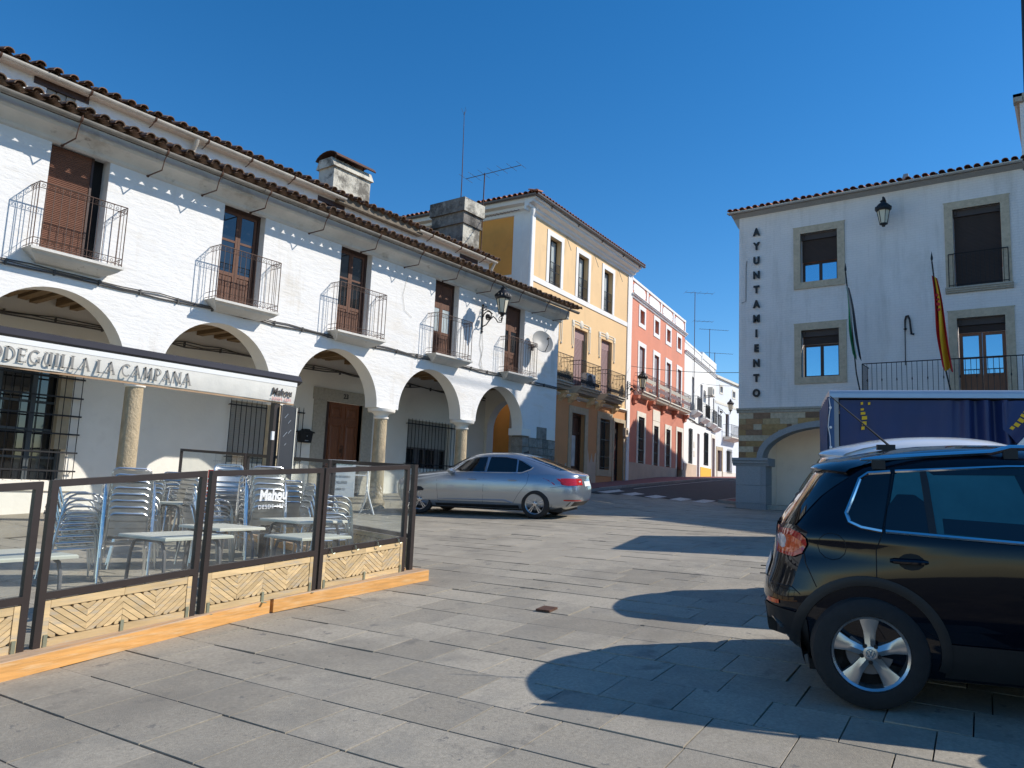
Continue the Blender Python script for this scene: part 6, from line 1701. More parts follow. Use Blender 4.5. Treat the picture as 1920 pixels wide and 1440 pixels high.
class Car:
    """body lofted from horizontal slices: z, rear s, front s, half width, roundness"""
    def __init__(s, sl): s.sl = sl
    def at(s, z):
        S = s.sl
        if z <= S[0][0]: return S[0][1:]
        for a, b in zip(S, S[1:]):
            if z <= b[0]:
                t = (z-a[0])/(b[0]-a[0]); return tuple(x+(y-x)*t for x, y in zip(a[1:], b[1:]))
        return S[-1][1:]
    def side(s, x, z, sgn, off=0.0):
        r, f, W, p = s.at(z); c, a = (r+f)/2, (f-r)/2
        t = min(0.9999, abs((x-c)/a)); y = W*(1-t**p)**(1/p)
        gx = math.copysign((t**(p-1))/a, x-c); gy = (max(1e-6,y/W)**(p-1))/W; l = math.hypot(gx, gy)
        return (x + off*gx/l, sgn*(y + off*gy/l), z)
    def end(s, y, z, front, off=0.0):
        r, f, W, p = s.at(z); c, a = (r+f)/2, (f-r)/2
        t = min(0.9999, abs(y/W)); x = a*(1-t**p)**(1/p)
        return (c + (x+off if front else -x-off), y, z)
    def body(s, zs, n=56):
        b = MB(); vs = []
        for z in zs:
            r, f, W, p = s.at(z); c, a = (r+f)/2, (f-r)/2
            for k in range(n):
                t = 2*math.pi*k/n; cc, sn = math.cos(t), math.sin(t)
                vs.append((c + a*math.copysign(abs(cc)**(2/p), cc), W*math.copysign(abs(sn)**(2/p), sn), z))
        m = len(zs); fs = [(i*n+k, i*n+(k+1)%n, (i+1)*n+(k+1)%n, (i+1)*n+k) for i in range(m-1) for k in range(n)]
        fs += [tuple(range(n-1,-1,-1)), tuple((m-1)*n+k for k in range(n))]
        return b.add(vs, fs)
    def scan(s, poly, sgn, off, nu=14, nv=4, b=None):
        nu *= 3
        """polygon in (x,z) mapped on to the side of the body"""
        b = b or MB(); xs = [p[0] for p in poly]; x0, x1 = min(xs), max(xs)
        cols = []
        for i in range(nu+1):
            x = x0 + (x1-x0)*(0.002+0.996*i/nu); zz = []
            for (a, c), (e, g) in zip(poly, poly[1:]+poly[:1]):
                if (a <= x < e) or (e <= x < a): zz.append(c + (g-c)*(x-a)/(e-a))
            if len(zz) >= 2: cols.append((x, min(zz), max(zz)))
        b.grid(lambda i, j: s.side(cols[i][0], cols[i][1]+(cols[i][2]-cols[i][1])*j/nv, sgn, off), len(cols), nv+1)
        return b
    def line(s, pts, sgn, off, r, closed=False, sub=5, b=None, n=6):
        b = b or MB(); P = []
        seg = list(zip(pts, pts[1:] + (pts[:1] if closed else [])))
        if not closed: seg = seg[:len(pts)-1]
        for (a, c), (e, g) in seg:
            for k in range(sub): P.append(s.side(a+(e-a)*k/sub, c+(g-c)*k/sub, sgn, off))
        if not closed: P.append(s.side(*pts[-1], sgn, off))
        return b.tube(P, r, n, closed)

def cut(o, cutters):
    for c in cutters:
        md = o.modifiers.new('b', 'BOOLEAN'); md.operation = 'DIFFERENCE'; md.object = c; md.solver = 'EXACT'
    bpy.context.view_layer.update()
    dg = bpy.context.evaluated_depsgraph_get()
    me = bpy.data.meshes.new_from_object(o.evaluated_get(dg))
    o.modifiers.clear(); o.data = me
    bm = bmesh.new(); bm.from_mesh(me)
    for f in bm.faces: f.smooth = True
    for e in bm.edges:
        e.smooth = not (len(e.link_faces) == 2 and e.calc_face_angle(0) > R(40))
    bm.to_mesh(me); bm.free()
    for c in cutters: bpy.data.objects.remove(c)

def wheel(parent, x, y, z, r, wd, spokes, sgn, style, rz=0.0, rimr=None):
    t = bpy.data.objects.new('wheel', None)
    rimr = rimr or r*0.66
    b = MB(); h = wd/2
    prof = [(rimr*0.98,-h*0.75),(rimr*1.03,-h),(r*0.86,-h*1.04),(r*0.965,-h*0.86),(r,-h*0.55),(r,h*0.55),(r*0.965,h*0.86),(r*0.86,h*1.04),(rimr*1.03,h),(rimr*0.98,h*0.75)]
    b.lathe(prof, 40, ax=1, cap=False)
    for k in range(4): b.lathe([(r*0.999,-h*0.45+k*h*0.3),(r*1.004,-h*0.42+k*h*0.3),(r*1.004,-h*0.28+k*h*0.3),(r*0.999,-h*0.25+k*h*0.3)],40,ax=1, cap=False)
    w_ = b.build('wheel', M['tyre'], parent, smooth=True); w_.location = (x,y,z); w_.rotation_euler = (0,0,rz)
    yo = sgn*h*0.86; yi = sgn*h*0.10
    b = MB(); b.lathe([(rimr*1.02,yo),(rimr*0.99,yo+sgn*0.006),(rimr*0.93,yo-sgn*0.006),(rimr*0.91,yo-sgn*0.03),(rimr*0.90,yi)], 40, ax=1, cap=False)
    def rad(a, q, y): return (q*math.cos(a), y, q*math.sin(a))
    for k in range(spokes):
        a = 2*math.pi*k/spokes + math.pi/2
        if style == 'wide':
            w0, w1, wm = 0.40, 0.27, 0.22
            r0, r1 = rimr*0.20, rimr*0.93
            secs = [(r0,0.72,0.004),(rimr*0.34,0.40,0.0),(rimr*0.60,0.265,-0.006),(r1,0.27,-0.004)]
            vs = []
            for (q, hw, dy) in secs:
                for sg in (-1,1): vs.append(rad(a+sg*hw, q, yo+sgn*(-0.016+dy)))
                vs.append(rad(a, q, yo+sgn*(-0.004+dy)))
                for sg in (-1,1): vs.append(rad(a+sg*hw*1.05, q, yo-sgn*0.055))
            fs = []
            for i in range(3):
                o = i*5; n_ = o+5
                fs += [(o,o+2,n_+2,n_),(o+2,o+1,n_+1,n_+2),(o,n_,n_+3,o+3),(o+1,o+4,n_+4,n_+1)]
            b.add(vs, fs)
        else:
            for sg in (-0.10,0.10):
                r0, r1 = rimr*0.18, rimr*0.94
                aa, ab = a+sg*2.2, a+sg*1.25
                vs = [rad(aa-0.10,r0,yo-sgn*0.012),rad(aa+0.10,r0,yo-sgn*0.012),rad(ab+0.062,r1,yo-sgn*0.01),rad(ab-0.062,r1,yo-sgn*0.01),
                      rad(aa-0.10,r0,yo-sgn*0.045),rad(aa+0.10,r0,yo-sgn*0.045),rad(ab+0.062,r1,yo-sgn*0.045),rad(ab-0.062,r1,yo-sgn*0.045)]
                b.add(vs, [(0,1,2,3),(0,4,5,1),(1,5,6,2),(2,6,7,3),(3,7,4,0)])
    b.lathe([(rimr*0.27,yo-sgn*0.04),(rimr*0.26,yo-sgn*0.012),(rimr*0.15,yo-sgn*0.004),(0.0,yo-sgn*0.002)], 24, ax=1, cap=False)
    b.build('rim', M['rim'], w_, smooth=True, angle=30)
    b = MB(); b.lathe([(rimr*0.9,yi),(0.0,yi)], 30, ax=1)
    for k in range(5):
        a = 2*math.pi*(k+0.5)/5 + math.pi/2; c = rad(a, rimr*0.235, 0)
        b.lathe([(0.013,yo-sgn*0.03),(0.013,yo-sgn*0.004),(0.0,yo-sgn*0.004)],8,(c[0],0,c[2]),1)
    b.build('wheel_bolts', M['gap'], w_)
    b = MB(); b.lathe([(rimr*0.62,yi+sgn*0.02),(rimr*0.60,yi+sgn*0.03),(0,yi+sgn*0.03)], 30, ax=1); b.build('brake_disc', M['irongrey'], w_)
    # hub emblem
    b = MB(); q = rimr*0.125; ye = yo + sgn*0.002
    b.lathe([(q,ye-sgn*0.006),(q,ye),(q*0.86,ye),(q*0.86,ye-sgn*0.004)], 24, ax=1, cap=False)
    if style == 'wide':
        def st(p0, p1): b.bar((p0[0]*q,ye,p0[1]*q),(p1[0]*q,ye,p1[1]*q),0.004,0.006)
        st((-0.42,0.80),(0,0.12)); st((0,0.12),(0.42,0.80)); st((-0.78,0.35),(-0.36,-0.75)); st((-0.36,-0.75),(0,0.0)); st((0,0.0),(0.36,-0.75)); st((0.36,-0.75),(0.78,0.35))
    else:
        for k in range(3): b.bar((-q*0.5,ye,q*0.3*(k-1)),(q*0.5,ye,q*0.3*(k-1)+q*0.2),0.004,0.005)
    b.build('emblem', M['chrome'], w_)
    return w_

def car_root(name, label, pos, head, group=None, zoff=0.0):
    a = R(head); e = 0.3
    gx = (G(pos[0]+e,pos[1])-G(pos[0]-e,pos[1]))/(2*e); gy = (G(pos[0],pos[1]+e)-G(pos[0],pos[1]-e))/(2*e)
    n = Vector((-gx,-gy,1)).normalized(); x = Vector((math.cos(a),math.sin(a),0)); x = (x-n*x.dot(n)).normalized(); y = n.cross(x)
    Mx = Matrix((x,y,n)).transposed().to_4x4(); Mx.translation = (pos[0],pos[1],G(*pos)+zoff)
    t = thing(name, label, 'car', group=group); t.matrix_world = Mx
    return t
def arch_cutter(x, r, y0, y1, zc):
    b = MB(); b.lathe([(r,y0),(r,y1)], 36, (x,0,zc), 1)
    return b.build('cutter', M['gap'])

def suv(t, pnt, detail=True, near=-1, wb=2.604, glass2='carteal'):
    S = [(0.20,-0.36,3.25,0.80,5),(0.32,-0.50,3.42,0.875,5),(0.45,-0.60,3.50,0.895,5),(0.56,-0.635,3.52,0.905,5),(0.66,-0.625,3.52,0.905,5),(0.75,-0.59,3.50,0.905,5),(0.85,-0.56,3.46,0.90,5),(0.96,-0.535,3.32,0.892,4.6),(1.01,-0.525,3.0,0.885,4.6),
         (1.06,-0.505,2.45,0.872,4.6),(1.12,-0.47,2.34,0.845,4.4),(1.19,-0.425,2.22,0.815,4.4),(1.30,-0.345,2.05,0.768,4.4),(1.43,-0.265,1.83,0.712,3.6),(1.49,-0.225,1.70,0.685,3.3),(1.54,-0.12,1.58,0.655,3.0),(1.58,0.04,1.45,0.61,2.8),(1.615,0.22,1.32,0.52,2.6),(1.64,0.42,1.15,0.38,2.5),(1.652,0.65,0.95,0.18,3)]
    c = Car(S)
    zs = [s[0] for s in S]; zs = sorted(set(zs + [0.26,0.38,0.50,0.61,0.70,0.80,0.90,1.25,1.36]))
    b = c.body(zs, 72); body = b.build('body', pnt, t, smooth=True, angle=45)
    zc = 0.345
    cut(body, [arch_cutter(x, 0.400, sg*0.52, sg*1.2, zc+0.015) for x in (0,wb) for sg in (-1,1)])
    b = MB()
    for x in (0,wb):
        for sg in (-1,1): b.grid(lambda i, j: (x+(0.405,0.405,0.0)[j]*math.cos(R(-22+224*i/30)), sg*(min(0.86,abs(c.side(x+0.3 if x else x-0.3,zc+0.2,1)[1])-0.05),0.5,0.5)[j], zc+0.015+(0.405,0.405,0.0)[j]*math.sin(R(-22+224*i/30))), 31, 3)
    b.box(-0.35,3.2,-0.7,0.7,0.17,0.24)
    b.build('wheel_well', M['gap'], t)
    for x in (0,wb):
        for sg in (-1,1): wheel(t, x, sg*0.80, zc, 0.345, 0.225, 5, sg, 'wide', rimr=0.228)
    for sg in (-1,1):
        # black arch lips, sill and bumper skirts
        for x in (0,wb):
            b = MB(); n = 30
            b.grid(lambda i, j: c.side(x + (0.398+0.030*j)*math.cos(R(-14+208*i/n)), zc+0.015 + (0.398+0.030*j)*math.sin(R(-14+208*i/n)), sg, (0.010,0.022,0.016)[j]), n+1, 3)
            b.build('arch_trim', M['plastic'], t, smooth=True)
        b = c.scan([(0.42,0.22),(wb-0.42,0.22),(wb-0.42,0.42),(0.42,0.44)], sg, 0.012, 16, 3); b.build('sill', M['plastic'], t, smooth=True)
        b = c.scan([(-0.60,0.30),(-0.33,0.22),(-0.36,0.50),(-0.42,0.54),(-0.62,0.56)], sg, 0.008, 12, 3); b.build('bumper_skirt', M['plastic'], t, smooth=True)
        q = [(0.178,1.465),(0.05,1.452),(0.005,1.415),(-0.045,1.31),(-0.092,1.20),(-0.080,1.155),(-0.02,1.128),(0.095,1.112)]
        rd = [(0.205,1.467),(0.84,1.505),(1.14,1.508),(1.12,1.058),(0.84,1.075),(0.115,1.112)]
        fd = [(1.22,1.505),(1.55,1.48),(1.78,1.38),(2.10,1.13),(2.16,1.055),(1.20,1.056)]
        for poly, gm in ((q,'carglass'),(rd,glass2),(fd,'carglass')):
            c.scan(poly, sg, 0.006, 16, 5).build('side_window', M[gm], t, smooth=True)
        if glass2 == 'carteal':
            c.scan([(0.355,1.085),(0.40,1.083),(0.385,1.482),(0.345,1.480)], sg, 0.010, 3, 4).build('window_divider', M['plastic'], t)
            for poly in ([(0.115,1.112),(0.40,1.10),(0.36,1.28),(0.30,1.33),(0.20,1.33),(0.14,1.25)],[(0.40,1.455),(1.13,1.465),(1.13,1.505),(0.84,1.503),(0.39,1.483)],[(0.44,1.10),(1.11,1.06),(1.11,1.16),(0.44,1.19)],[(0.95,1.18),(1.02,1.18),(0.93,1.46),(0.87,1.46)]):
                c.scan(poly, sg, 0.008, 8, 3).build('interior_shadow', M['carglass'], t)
        if detail:
            b = MB(); ol = [(0.178,1.472),(0.05,1.46),(-0.005,1.42),(-0.055,1.31),(-0.104,1.20),(-0.088,1.148),(-0.02,1.118),(0.095,1.100)]
            c.line(ol, sg, 0.008, 0.013, sub=4, b=b); c.line([(0.115,1.100),(0.84,1.062),(1.2,1.045),(2.16,1.044)], sg, 0.008, 0.013, b=b)
            c.line([(0.205,1.476),(0.84,1.514),(1.2,1.517),(1.55,1.49),(1.80,1.39)], sg, 0.008, 0.011, b=b)
            b.build('window_trim', M['chrome'], t, smooth=True)
            b = MB()
            for l in ([(0.19,1.46),(0.10,1.10),(0.055,0.98),(0.05,0.77)],[(1.18,1.5),(1.17,1.05),(1.16,0.44)],[(0.43,0.44),(0.36,0.62),(0.24,0.74)],[(-0.66,0.70),(-0.45,0.70),(-0.40,0.66)],[(-0.38,1.0),(-0.36,0.86),(-0.30,0.72)]): c.line(l, sg, -0.001, 0.004, b=b, n=4)
            c.line([( -0.20+0.085*math.cos(R(30*k)), 0.985+0.085*math.sin(R(30*k))) for k in range(12)], sg, -0.001, 0.003, True, 2, b=b, n=4)
            b.build('panel_gap', M['gap'], t)
            for hx in (0.23,1.28):
                b = MB(); P0 = Vector(c.side(hx-0.10,0.925,sg,0.03)); P1 = Vector(c.side(hx+0.11,0.925,sg,0.03))
                b.tube([P0+(P1-P0)*k/8 + Vector((0,sg*0.008*math.sin(math.pi*k/8),0)) for k in range(9)],0.017,8,rr=[0.011]+[0.018]*7+[0.010]); b.build('door_handle', pnt, t, smooth=True)
                b = MB(); b.grid(lambda i, j: c.side(hx+0.02+0.075*math.cos(R(30*i))*j/3, 0.92+0.052*math.sin(R(30*i))*j/3, sg, 0.004), 13, 4); b.build('handle_cup', M['gap'], t)
        # tail lamp
        lp = [(-0.515,1.06),(-0.44,1.072),(-0.385,1.055),(-0.35,1.02),(-0.345,0.98),(-0.375,0.925),(-0.43,0.895),(-0.53,0.905)]
        tl_ = c.scan(lp, sg, 0.012, 14, 5).build('tail_light', M['taillight'], t, smooth=True)
        c.scan([(-0.50,1.03),(-0.43,1.03),(-0.375,1.0),(-0.375,0.96),(-0.43,0.92),(-0.52,0.92)], sg, 0.014, 10, 3).build('lamp_reflector', M['taillightorange'], tl_, smooth=True)
        b = MB(); b.grid(lambda i, j: c.side(-0.492+0.028*math.cos(R(30*i))*j/2, 0.985+0.048*math.sin(R(30*i))*j/2, sg, 0.020-0.003*j), 13, 3); b.build('lamp_lens', M['lens'], tl_, smooth=True)
        c.scan([(-0.60,0.60),(-0.53,0.60),(-0.53,0.575),(-0.61,0.57)], sg, 0.006, 4, 2).build('reflector', M['taillight'], t)
        # roof rail
        pts = []
        for k in range(17):
            x = 0.0 + 1.75*k/16; z = 1.548 + 0.085*math.sin(math.pi*min(1,max(0,(k/16)))*0.5 if k < 8 else math.pi*0.5*(1 - ((k-8)/8)**2*0.6))
            pts.append((x, sg*(0.645 - 0.03*math.sin(math.pi*k/16)), z))
        if detail:
            b = MB(); b.tube(pts, 0.019, 8, rr=[0.008]+[0.019]*15+[0.008]); b.build('roof_rail', M['chrome'], t, smooth=True)
            for k in (1,8,15): MB().box(pts[k][0]-0.04,pts[k][0]+0.04,pts[k][1]-0.015,pts[k][1]+0.015,pts[k][2]-0.07,pts[k][2]-0.008).build('rail_foot', M['plastic'], t)
        # mirror
        P = Vector(c.side(1.98,1.12,sg,0)); b = MB(); b.lathe([(0.0,-0.02),(0.05,-0.015),(0.085,0.03),(0.08,0.09),(0.05,0.13),(0,0.14)],14,(0,0,0),0)
        b.xf(Matrix.Translation(P+Vector((-0.02,sg*0.14,0.0))) @ Matrix.Diagonal((1,1.35,0.95,1))); b.bar(P,P+Vector((0,sg*0.08,-0.01)),0.05,0.03); b.build('wing_mirror', pnt, t, smooth=True)
    # rear: spoiler, window, lights between, plate, aerial
    sp = [(-0.275,1.462),(-0.288,1.478),(-0.262,1.502),(-0.10,1.553),(0.08,1.586),(0.05,1.53),(-0.18,1.475)]
    b = MB(); b.grid(lambda i, j: (sp[j][0] + 0.20*abs((i-8)/8.0)**2.4, 0.59*(i-8)/8.0, sp[j][1] - 0.015*abs((i-8)/8.0)**3), 17, 7, wrap=True); b.build('spoiler', pnt, t, smooth=True, angle=50)
    b = MB(); b.grid(lambda i, j: c.end(-0.60+1.2*i/14, 1.10+0.33*j/5, False, 0.008), 15, 6); b.build('rear_window', M['carglass'], t, smooth=True)
    b = MB(); b.grid(lambda i, j: c.end(-0.27+0.54*i/6, 0.70+0.12*j/2, False, 0.010), 7, 3); b.build('number_plate', M['white'], t)
    b = MB(); b.grid(lambda i, j: c.end(-0.60+1.2*i/14, 1.12+0.40*j/6, True, 0.008), 15, 7); b.build('windscreen', M['carglass'], t, smooth=True)
    b = MB(); b.grid(lambda i, j: c.end(-0.55+1.1*i/12, 0.50+0.22*j/3, True, 0.008), 13, 4); b.build('front_grille', M['gap'], t, smooth=True)
    for sg in (-1,1):
        b = MB(); b.grid(lambda i, j: c.end(sg*(0.50+0.30*i/8), 0.76+0.13*j/3, True, 0.008), 9, 4); b.build('headlight', M['lens'], t, smooth=True)
    if not detail: return c
    b = MB(); b.box(0.18,0.30,-0.035,0.035,1.615,1.655); b.tube([(0.26,0,1.65),(-0.13,0,2.02)],0.006,6,rr=[0.009,0.004]); b.build('aerial', M['plastic'], t)
    return c

HD = -72
lft = (math.cos(R(HD+90)), math.sin(R(HD+90)))
suvC = (5.318+0.905*lft[0], 1.107+0.905*lft[1])
black = paint('blackpaint', (0.003,0.004,0.009), rough=0.25, coat=0.85, spec=0.05)
t = car_root('parked_suv', 'black compact sport utility car with five spoke wheels and chrome window trim', suvC, HD, 'cars parked across the square')
suv(t, black)
t = car_root('parked_car', 'white car seen over the roof of the black one', (8.80,2.02), HD, 'cars parked across the square'); t.scale = (1.0,1.0,1.065)
suv(t, paint('whitepaint', (0.78,0.79,0.80), rough=0.25), detail=False, glass2='carglass')
t = car_root('parked_car', 'dark car just out of view beside the black one', (4.62+0.35*math.cos(R(HD)),-0.72+0.35*math.sin(R(HD))), HD, 'cars parked across the square')
suv(t, paint('darkpaint', (0.02,0.022,0.026), rough=0.25), detail=False, glass2='carglass')

# silver saloon
def sedan(t, pnt):
    S = [(0.20,-0.62,3.55,0.80,5),(0.29,-0.84,3.70,0.88,5),(0.44,-1.00,3.79,0.915,4.6),(0.56,-1.03,3.81,0.93,4.6),(0.67,-1.035,3.81,0.93,4.6),(0.78,-1.02,3.78,0.925,4.6),(0.86,-1.00,3.68,0.915,4.4),(0.94,-0.985,3.42,0.89,4.2),(0.995,-0.985,3.08,0.865,4.2),
         (1.03,-0.95,2.80,0.845,4.2),(1.06,-0.86,2.56,0.822,4.2),(1.10,-0.74,2.46,0.80,4),(1.15,-0.60,2.37,0.775,4),(1.22,-0.40,2.25,0.742,4),(1.30,-0.18,2.10,0.705,4),(1.38,0.06,1.94,0.665,4),(1.43,0.21,1.80,0.63,3.8),(1.47,0.36,1.64,0.575,3.6),(1.50,0.52,1.47,0.48,3.4),(1.52,0.72,1.28,0.33,3.2),(1.53,0.9,1.12,0.15,3)]
    c = Car(S); wb = 2.98; zc = 0.335
    zs = sorted(set([s[0] for s in S] + [0.25,0.36,0.50,0.61,0.72,0.82,0.90,1.26,1.34]))
    body = c.body(zs, 72).build('body', pnt, t, smooth=True, angle=45)
    cut(body, [arch_cutter(x, 0.385, sg*0.52, sg*1.2, zc+0.01) for x in (0,wb) for sg in (-1,1)])
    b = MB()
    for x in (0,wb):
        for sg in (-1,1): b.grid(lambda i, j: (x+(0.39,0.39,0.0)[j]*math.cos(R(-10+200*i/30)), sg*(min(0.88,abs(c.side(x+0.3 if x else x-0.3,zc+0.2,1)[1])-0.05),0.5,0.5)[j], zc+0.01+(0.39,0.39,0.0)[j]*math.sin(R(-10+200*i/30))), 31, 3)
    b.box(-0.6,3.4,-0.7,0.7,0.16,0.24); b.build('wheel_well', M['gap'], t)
    for x in (0,wb):
        for sg in (-1,1): wheel(t, x, sg*0.815, zc, 0.335, 0.22, 5, sg, 'split', rz=R(10) if x else 0.0, rimr=0.232)
    for sg in (-1,1):
        fd = [(2.13,1.055),(2.03,1.13),(1.84,1.29),(1.56,1.375),(1.28,1.405),(1.29,1.055)]
        rd = [(1.20,1.405),(0.80,1.405),(0.52,1.365),(0.50,1.065),(1.24,1.055)]
        qd = [(0.48,1.355),(0.36,1.30),(0.13,1.175),(0.18,1.13),(0.34,1.07),(0.46,1.065)]
        for poly in (fd, rd, qd): c.scan(poly, sg, 0.006, 16, 5).build('side_window', M['carglass'], t, smooth=True)
        b = MB(); c.line([(2.30,1.045),(1.3,1.043),(0.36,1.052),(0.16,1.13),(0.10,1.18)], sg, 0.007, 0.011, b=b); c.line([(0.10,1.18),(0.36,1.315),(0.55,1.378),(0.85,1.42),(1.28,1.42),(1.58,1.392),(1.87,1.305),(2.2,1.09)], sg, 0.007, 0.008, b=b)
        b.build('window_trim', M['chrome'], t, smooth=True)
        b = MB()
        for l in ([(2.52,0.96),(2.47,0.31)],[(1.27,1.40),(1.27,1.04),(1.31,0.31)],[(0.40,1.30),(0.17,1.0),(0.20,0.80),(0.40,0.56),(0.54,0.34)],[(2.47,0.33),(0.54,0.34)],[(-0.36,0.72),(-0.62,0.76),(-0.98,0.74)]): c.line(l, sg, -0.001, 0.004, b=b, n=4)
        b.build('panel_gap', M['gap'], t)
        b = MB(); c.line([(2.5,0.38),(0.75,0.40),(0.55,0.34)], sg, 0.004, 0.012, b=b); b.build('door_strip', pnt, t, smooth=True)
        c.scan([(0.40,0.21),(wb-0.42,0.21),(wb-0.42,0.275),(0.40,0.29)], sg, 0.006, 16, 2).build('sill', M['plastic'], t, smooth=True)
        for hx in (1.58,0.56):
            b = MB(); P0 = Vector(c.side(hx-0.11,0.875,sg,0.025)); P1 = Vector(c.side(hx+0.11,0.875,sg,0.025)); b.tube([P0+(P1-P0)*k/6 for k in range(7)],0.016,8,rr=[0.008]+[0.017]*5+[0.008]); b.build('door_handle', pnt, t, smooth=True)
        tl_ = c.scan([(-0.94,0.94),(-0.72,0.945),(-0.58,0.94),(-0.60,0.87),(-0.66,0.79),(-0.76,0.775),(-0.95,0.79)], sg, 0.018, 14, 4).build('tail_light', M['taillight'], t, smooth=True)
        b = MB(); b.grid(lambda i, j: c.end(sg*(0.40+0.46*i/8), 0.79+0.145*j/3, False, 0.010), 9, 4); b.build('tail_light', M['taillight'], t, smooth=True)
        b = MB(); b.grid(lambda i, j: c.end(sg*(0.46+0.34*i/6), 0.86+0.03*j, False, 0.016), 7, 2); b.build('lamp_lens', M['lens'], tl_, smooth=True)
        c.scan([(-0.98,0.41),(-0.66,0.425),(-0.66,0.455),(-0.98,0.45)], sg, 0.006, 6, 2).build('reflector', M['taillight'], t)
        b = MB(); b.grid(lambda i, j: c.end(sg*(0.50+0.28*i/8), 0.70+0.13*j/3, True, 0.008), 9, 4); b.build('headlight', M['lens'], t, smooth=True)
        P = Vector(c.side(2.10,1.06,sg,0)); b = MB(); b.lathe([(0.0,-0.02),(0.05,-0.015),(0.08,0.03),(0.075,0.09),(0.05,0.13),(0,0.14)],14,(0,0,0),0)
        b.xf(Matrix.Translation(P+Vector((-0.02,sg*0.15,0.0))) @ Matrix.Diagonal((1,1.4,0.85,1))); b.bar(P,P+Vector((0,sg*0.1,-0.02)),0.05,0.03); b.build('wing_mirror', pnt, t, smooth=True)
    b = MB(); b.grid(lambda i, j: c.end(-0.62+1.24*i/14, 1.12+0.31*j/6, False, 0.008), 15, 7); b.build('rear_window', M['carglass'], t, smooth=True)
    b = MB(); b.grid(lambda i, j: c.end(-0.64+1.28*i/14, 1.10+0.33*j/6, True, 0.008), 15, 7); b.build('windscreen', M['carglass'], t, smooth=True)
    b = MB(); b.grid(lambda i, j: c.end(-0.26+0.52*i/6, 0.76+0.115*j/2, False, 0.012), 7, 3); b.build('number_plate', M['white'], t)
    b = MB(); b.grid(lambda i, j: c.end(-0.7+1.4*i/12, 0.30+0.10*j/2, False, 0.006), 13, 3); b.build('diffuser', M['plastic'], t, smooth=True)
    b = MB(); b.grid(lambda i, j: c.end(-0.35+0.7*i/8, 0.62+0.16*j/3, True, 0.010), 9, 4); b.build('front_grille', M['gap'], t, smooth=True)
    b = MB(); b.lathe([(0.0,0.0),(0.035,0.004),(0.035,0.012),(0,0.014)],12,ax=0); b.xf(Matrix.Translation(Vector(c.end(0,0.965,False,0.012)))); b.build('emblem', M['chrome'], t)
    b = MB(); b.add([(0.62,-0.03,1.52),(0.62,0.03,1.52),(0.46,0.0,1.58),(0.44,-0.02,1.505),(0.44,0.02,1.505)],[(0,1,2),(0,2,3),(1,4,2),(3,2,4)]); b.build('aerial', M['plastic'], t)
sl_ = (math.cos(R(107+90)), math.sin(R(107+90)))
t = car_root('parked_saloon', 'silver blue saloon with tinted windows parked in front of the arches', (14.60-0.93*sl_[0],10.20-0.93*sl_[1]), 107, 'cars parked across the square')
sedan(t, paint('silverpaint', (0.36,0.41,0.47), metal=0.75, rough=0.28))

# market lorry with a blue curtain body
TD = -72
TXY = (13.3,3.35)
t = thing('curtain_lorry', 'small lorry with a dark blue curtain body partly pulled open', 'lorry', (TXY[0],TXY[1],G(*TXY)), R(TD))
TL, TWD, ZT = 5.2, 2.1, 2.64
b = MB(); b.extr([(0.0,ZT-0.02),(-0.02,ZT-0.06),(-0.03,ZT-0.13),(0.05,ZT-0.135),(0.05,ZT),(0.02,ZT)], 0, TL); b.extr([(TWD,ZT-0.13),(TWD+0.03,ZT-0.12),(TWD,ZT)], 0, TL); b.box(0.0,0.05,0.05,TWD,ZT-0.13,ZT); b.box(TL-0.05,TL,0.05,TWD,ZT-0.13,ZT)
b.build('top_rail', mat('railalu',(0.62,0.63,0.64),0.35,metal=0.6,var=0.06), t)
navy = mat('navytarp', (0.014,0.032,0.125), 0.45, var=0.15, vs=1.5, bump=0.1, bs=5)
navylit = navy
MB().box(0.02,TL-0.02,0.06,TWD-0.02,ZT-0.05,ZT-0.03).build('roof_sheet', M['slate'], t)
def curtain(i, j):
    x = 0.16 + (2.72-0.16)*i/179; v = j/15.0
    amp = 0.007 + 0.085*ss(1.55,2.45,x)
    y = 0.06 + amp*math.sin(x*24+0.9*math.sin(v*3.0)) + 0.006*math.sin(x*7+v*9) + 0.012*math.sin(x*2.6)*v
    return (x + 0.12*v*ss(1.6,2.6,x), y, ZT-0.16 - 1.55*v)
b = MB(); b.grid(curtain, 180, 16); cu_ = b.build('side_curtain', navy, t, smooth=True, angle=80)
def flap(i, j):
    u, v = i/16.0, j/8.0
    a = Vector((2.52+0.30*u, ZT-0.20+0.03*u)); c = Vector((2.52+0.20*u, ZT-0.70-0.17*u)); e = Vector((2.78+0.37*u, ZT-0.17-0.19*u))
    top = Vector((2.50,ZT-0.20)).lerp(Vector((3.15,ZT-0.36)), u) + Vector((0,0.10*math.sin(math.pi*u)))
    bot = Vector((2.50,ZT-0.62)).lerp(Vector((2.71,ZT-0.87)), u)
    p = top.lerp(bot, v); return (p.x, -0.03+0.02*math.sin(u*7+v*2), p.y)
b = MB(); b.grid(flap, 17, 9); b.build('folded_flap', navy, t, smooth=True)
b = MB(); b.bar((3.17,-0.045,ZT-0.34),(2.69,-0.045,ZT-0.89),0.03,0.07); b.build('flap_bar', M['white'], t)
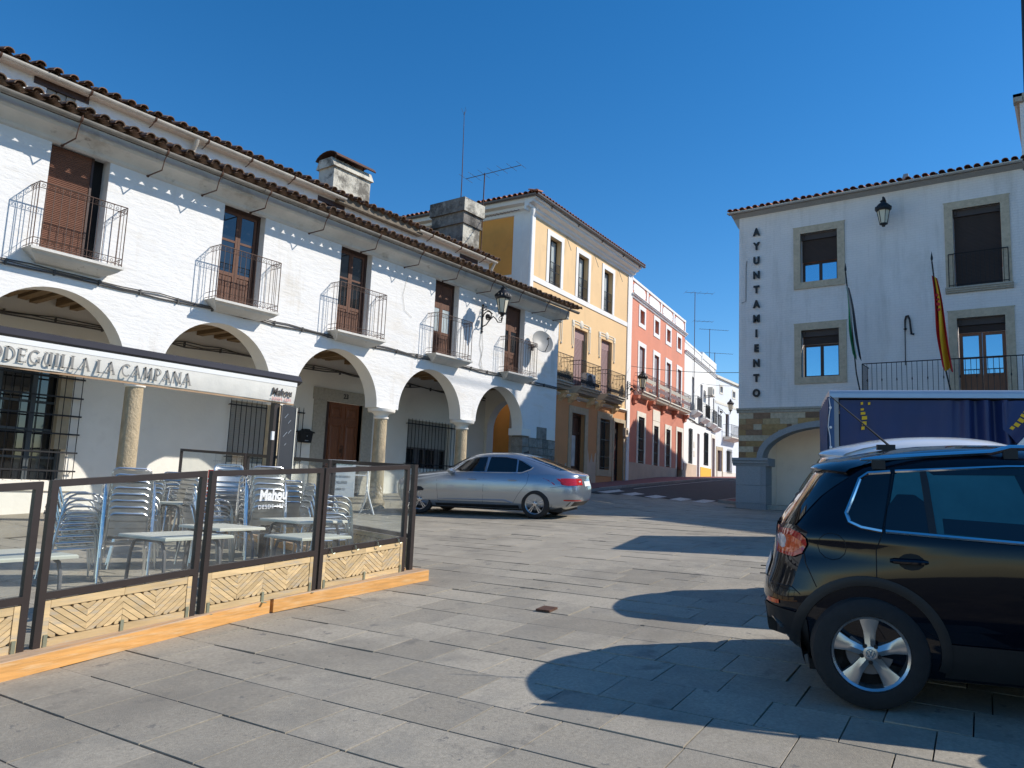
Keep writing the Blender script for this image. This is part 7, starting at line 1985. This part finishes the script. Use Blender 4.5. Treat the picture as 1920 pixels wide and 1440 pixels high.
for (xs0, zs0, rt) in ((0.50,ZT-0.22,0),(2.86,ZT-0.27,R(-38))):
    b = MB(); 
    for (x, z, w_, h_) in ((0,0,0.035,0.06),(0.11,0.0,0.035,0.06),(0.005,-0.10,0.05,0.05),(0.015,-0.165,0.07,0.06),(0.035,-0.24,0.08,0.075),(0.03,-0.33,0.07,0.075),(0.01,-0.41,0.05,0.07)):
        b.prism([(x-w_/2,z-h_/2+0.004),(x+w_/2,z-h_/2+0.012),(x+w_/2,z+h_/2-0.004),(x-w_/2,z+h_/2-0.012)],-0.004,0.0)
    o = b.build('yellow_mark', M['flagyellow'], cu_); o.location = (xs0,0.035 if rt == 0 else -0.056,zs0); o.rotation_euler = (0,rt*-1,0)
MB().box(0.07,0.14,-0.01,0.08,0.9,ZT-0.13).build('corner_post', mat('postgrey',(0.25,0.26,0.28),0.4,metal=0.4), t)
def rear_c(i, j):
    y = -0.03 + (TWD)*i/30; v = j/10
    return (0.0 - 0.02*math.sin(i*1.3+v*3)-0.02, y, ZT-0.12-1.6*v)
bt = mat('tarplit', (0.025,0.085,0.22), 0.45, var=0.15, vs=2, bump=0.1, bs=5)  # paler copy of the navy tarp, its lit look put into the colour
b = MB(); b.grid(rear_c, 31, 11); b.grid(lambda i, j: (-0.02+0.09*i/4, -0.015+0.005*math.sin(j*2.0), ZT-0.12-1.6*j/10), 5, 11); rc_ = b.build('rear_curtain', bt, t, smooth=True)
b = MB()
for k in range(5): b.lathe([(0,-0.02),(0.022,-0.015),(0.022,0),(0,0)],10,(0.012,-0.02,ZT-0.30-k*0.33),1)
b.tube([(0.012+0.02*math.sin(k*1.7)-0.02,-0.035,ZT-0.14-k*0.16) for k in range(10)],0.007,5); b.build('lacing', M['white'], rc_)
MB().box(TL-0.08,TL-0.03,0.05,TWD-0.05,0.9,ZT-0.13).build('front_wall', M['slate'], t)
MB().grid(lambda i, j: (0.2+i*(TL-0.3), TWD-0.05, 0.95+j*1.5), 2, 2).build('far_curtain', M['black'], t)
MB().box(0.0,TL,0.0,TWD,0.78,0.95).build('load_bed', M['slate'], t)
b = MB(); b.box(0.2,TL+1.6,0.55,0.75,0.55,0.78); b.box(0.2,TL+1.6,1.35,1.55,0.55,0.78); b.build('chassis', M['plastic'], t)
b = MB(); cabp = [(TL+0.1,0.45),(TL+2.0,0.45),(TL+2.0,1.15),(TL+1.85,1.35),(TL+1.35,2.15),(TL+0.25,2.2),(TL+0.1,2.1)]
b.prism(cabp,0.05,TWD-0.05); cab = b.build('cab', M['white'], t)
b = MB(); b.poly([(TL+0.4,0.045,1.3),(TL+1.75,0.045,1.3),(TL+1.3,0.045,2.05),(TL+0.4,0.045,2.08)]); b.poly([(TL+1.862,0.2,1.37),(TL+1.862,TWD-0.2,1.37),(TL+1.368,TWD-0.25,2.14),(TL+1.368,0.25,2.14)]); b.build('cab_window', M['carglass'], cab)
for x in (0.9,TL+1.1):
    for (y, sg) in ((0.16,-1),(TWD-0.16,1)): wheel(t, x, y, 0.37, 0.37, 0.24, 5, sg, 'split')
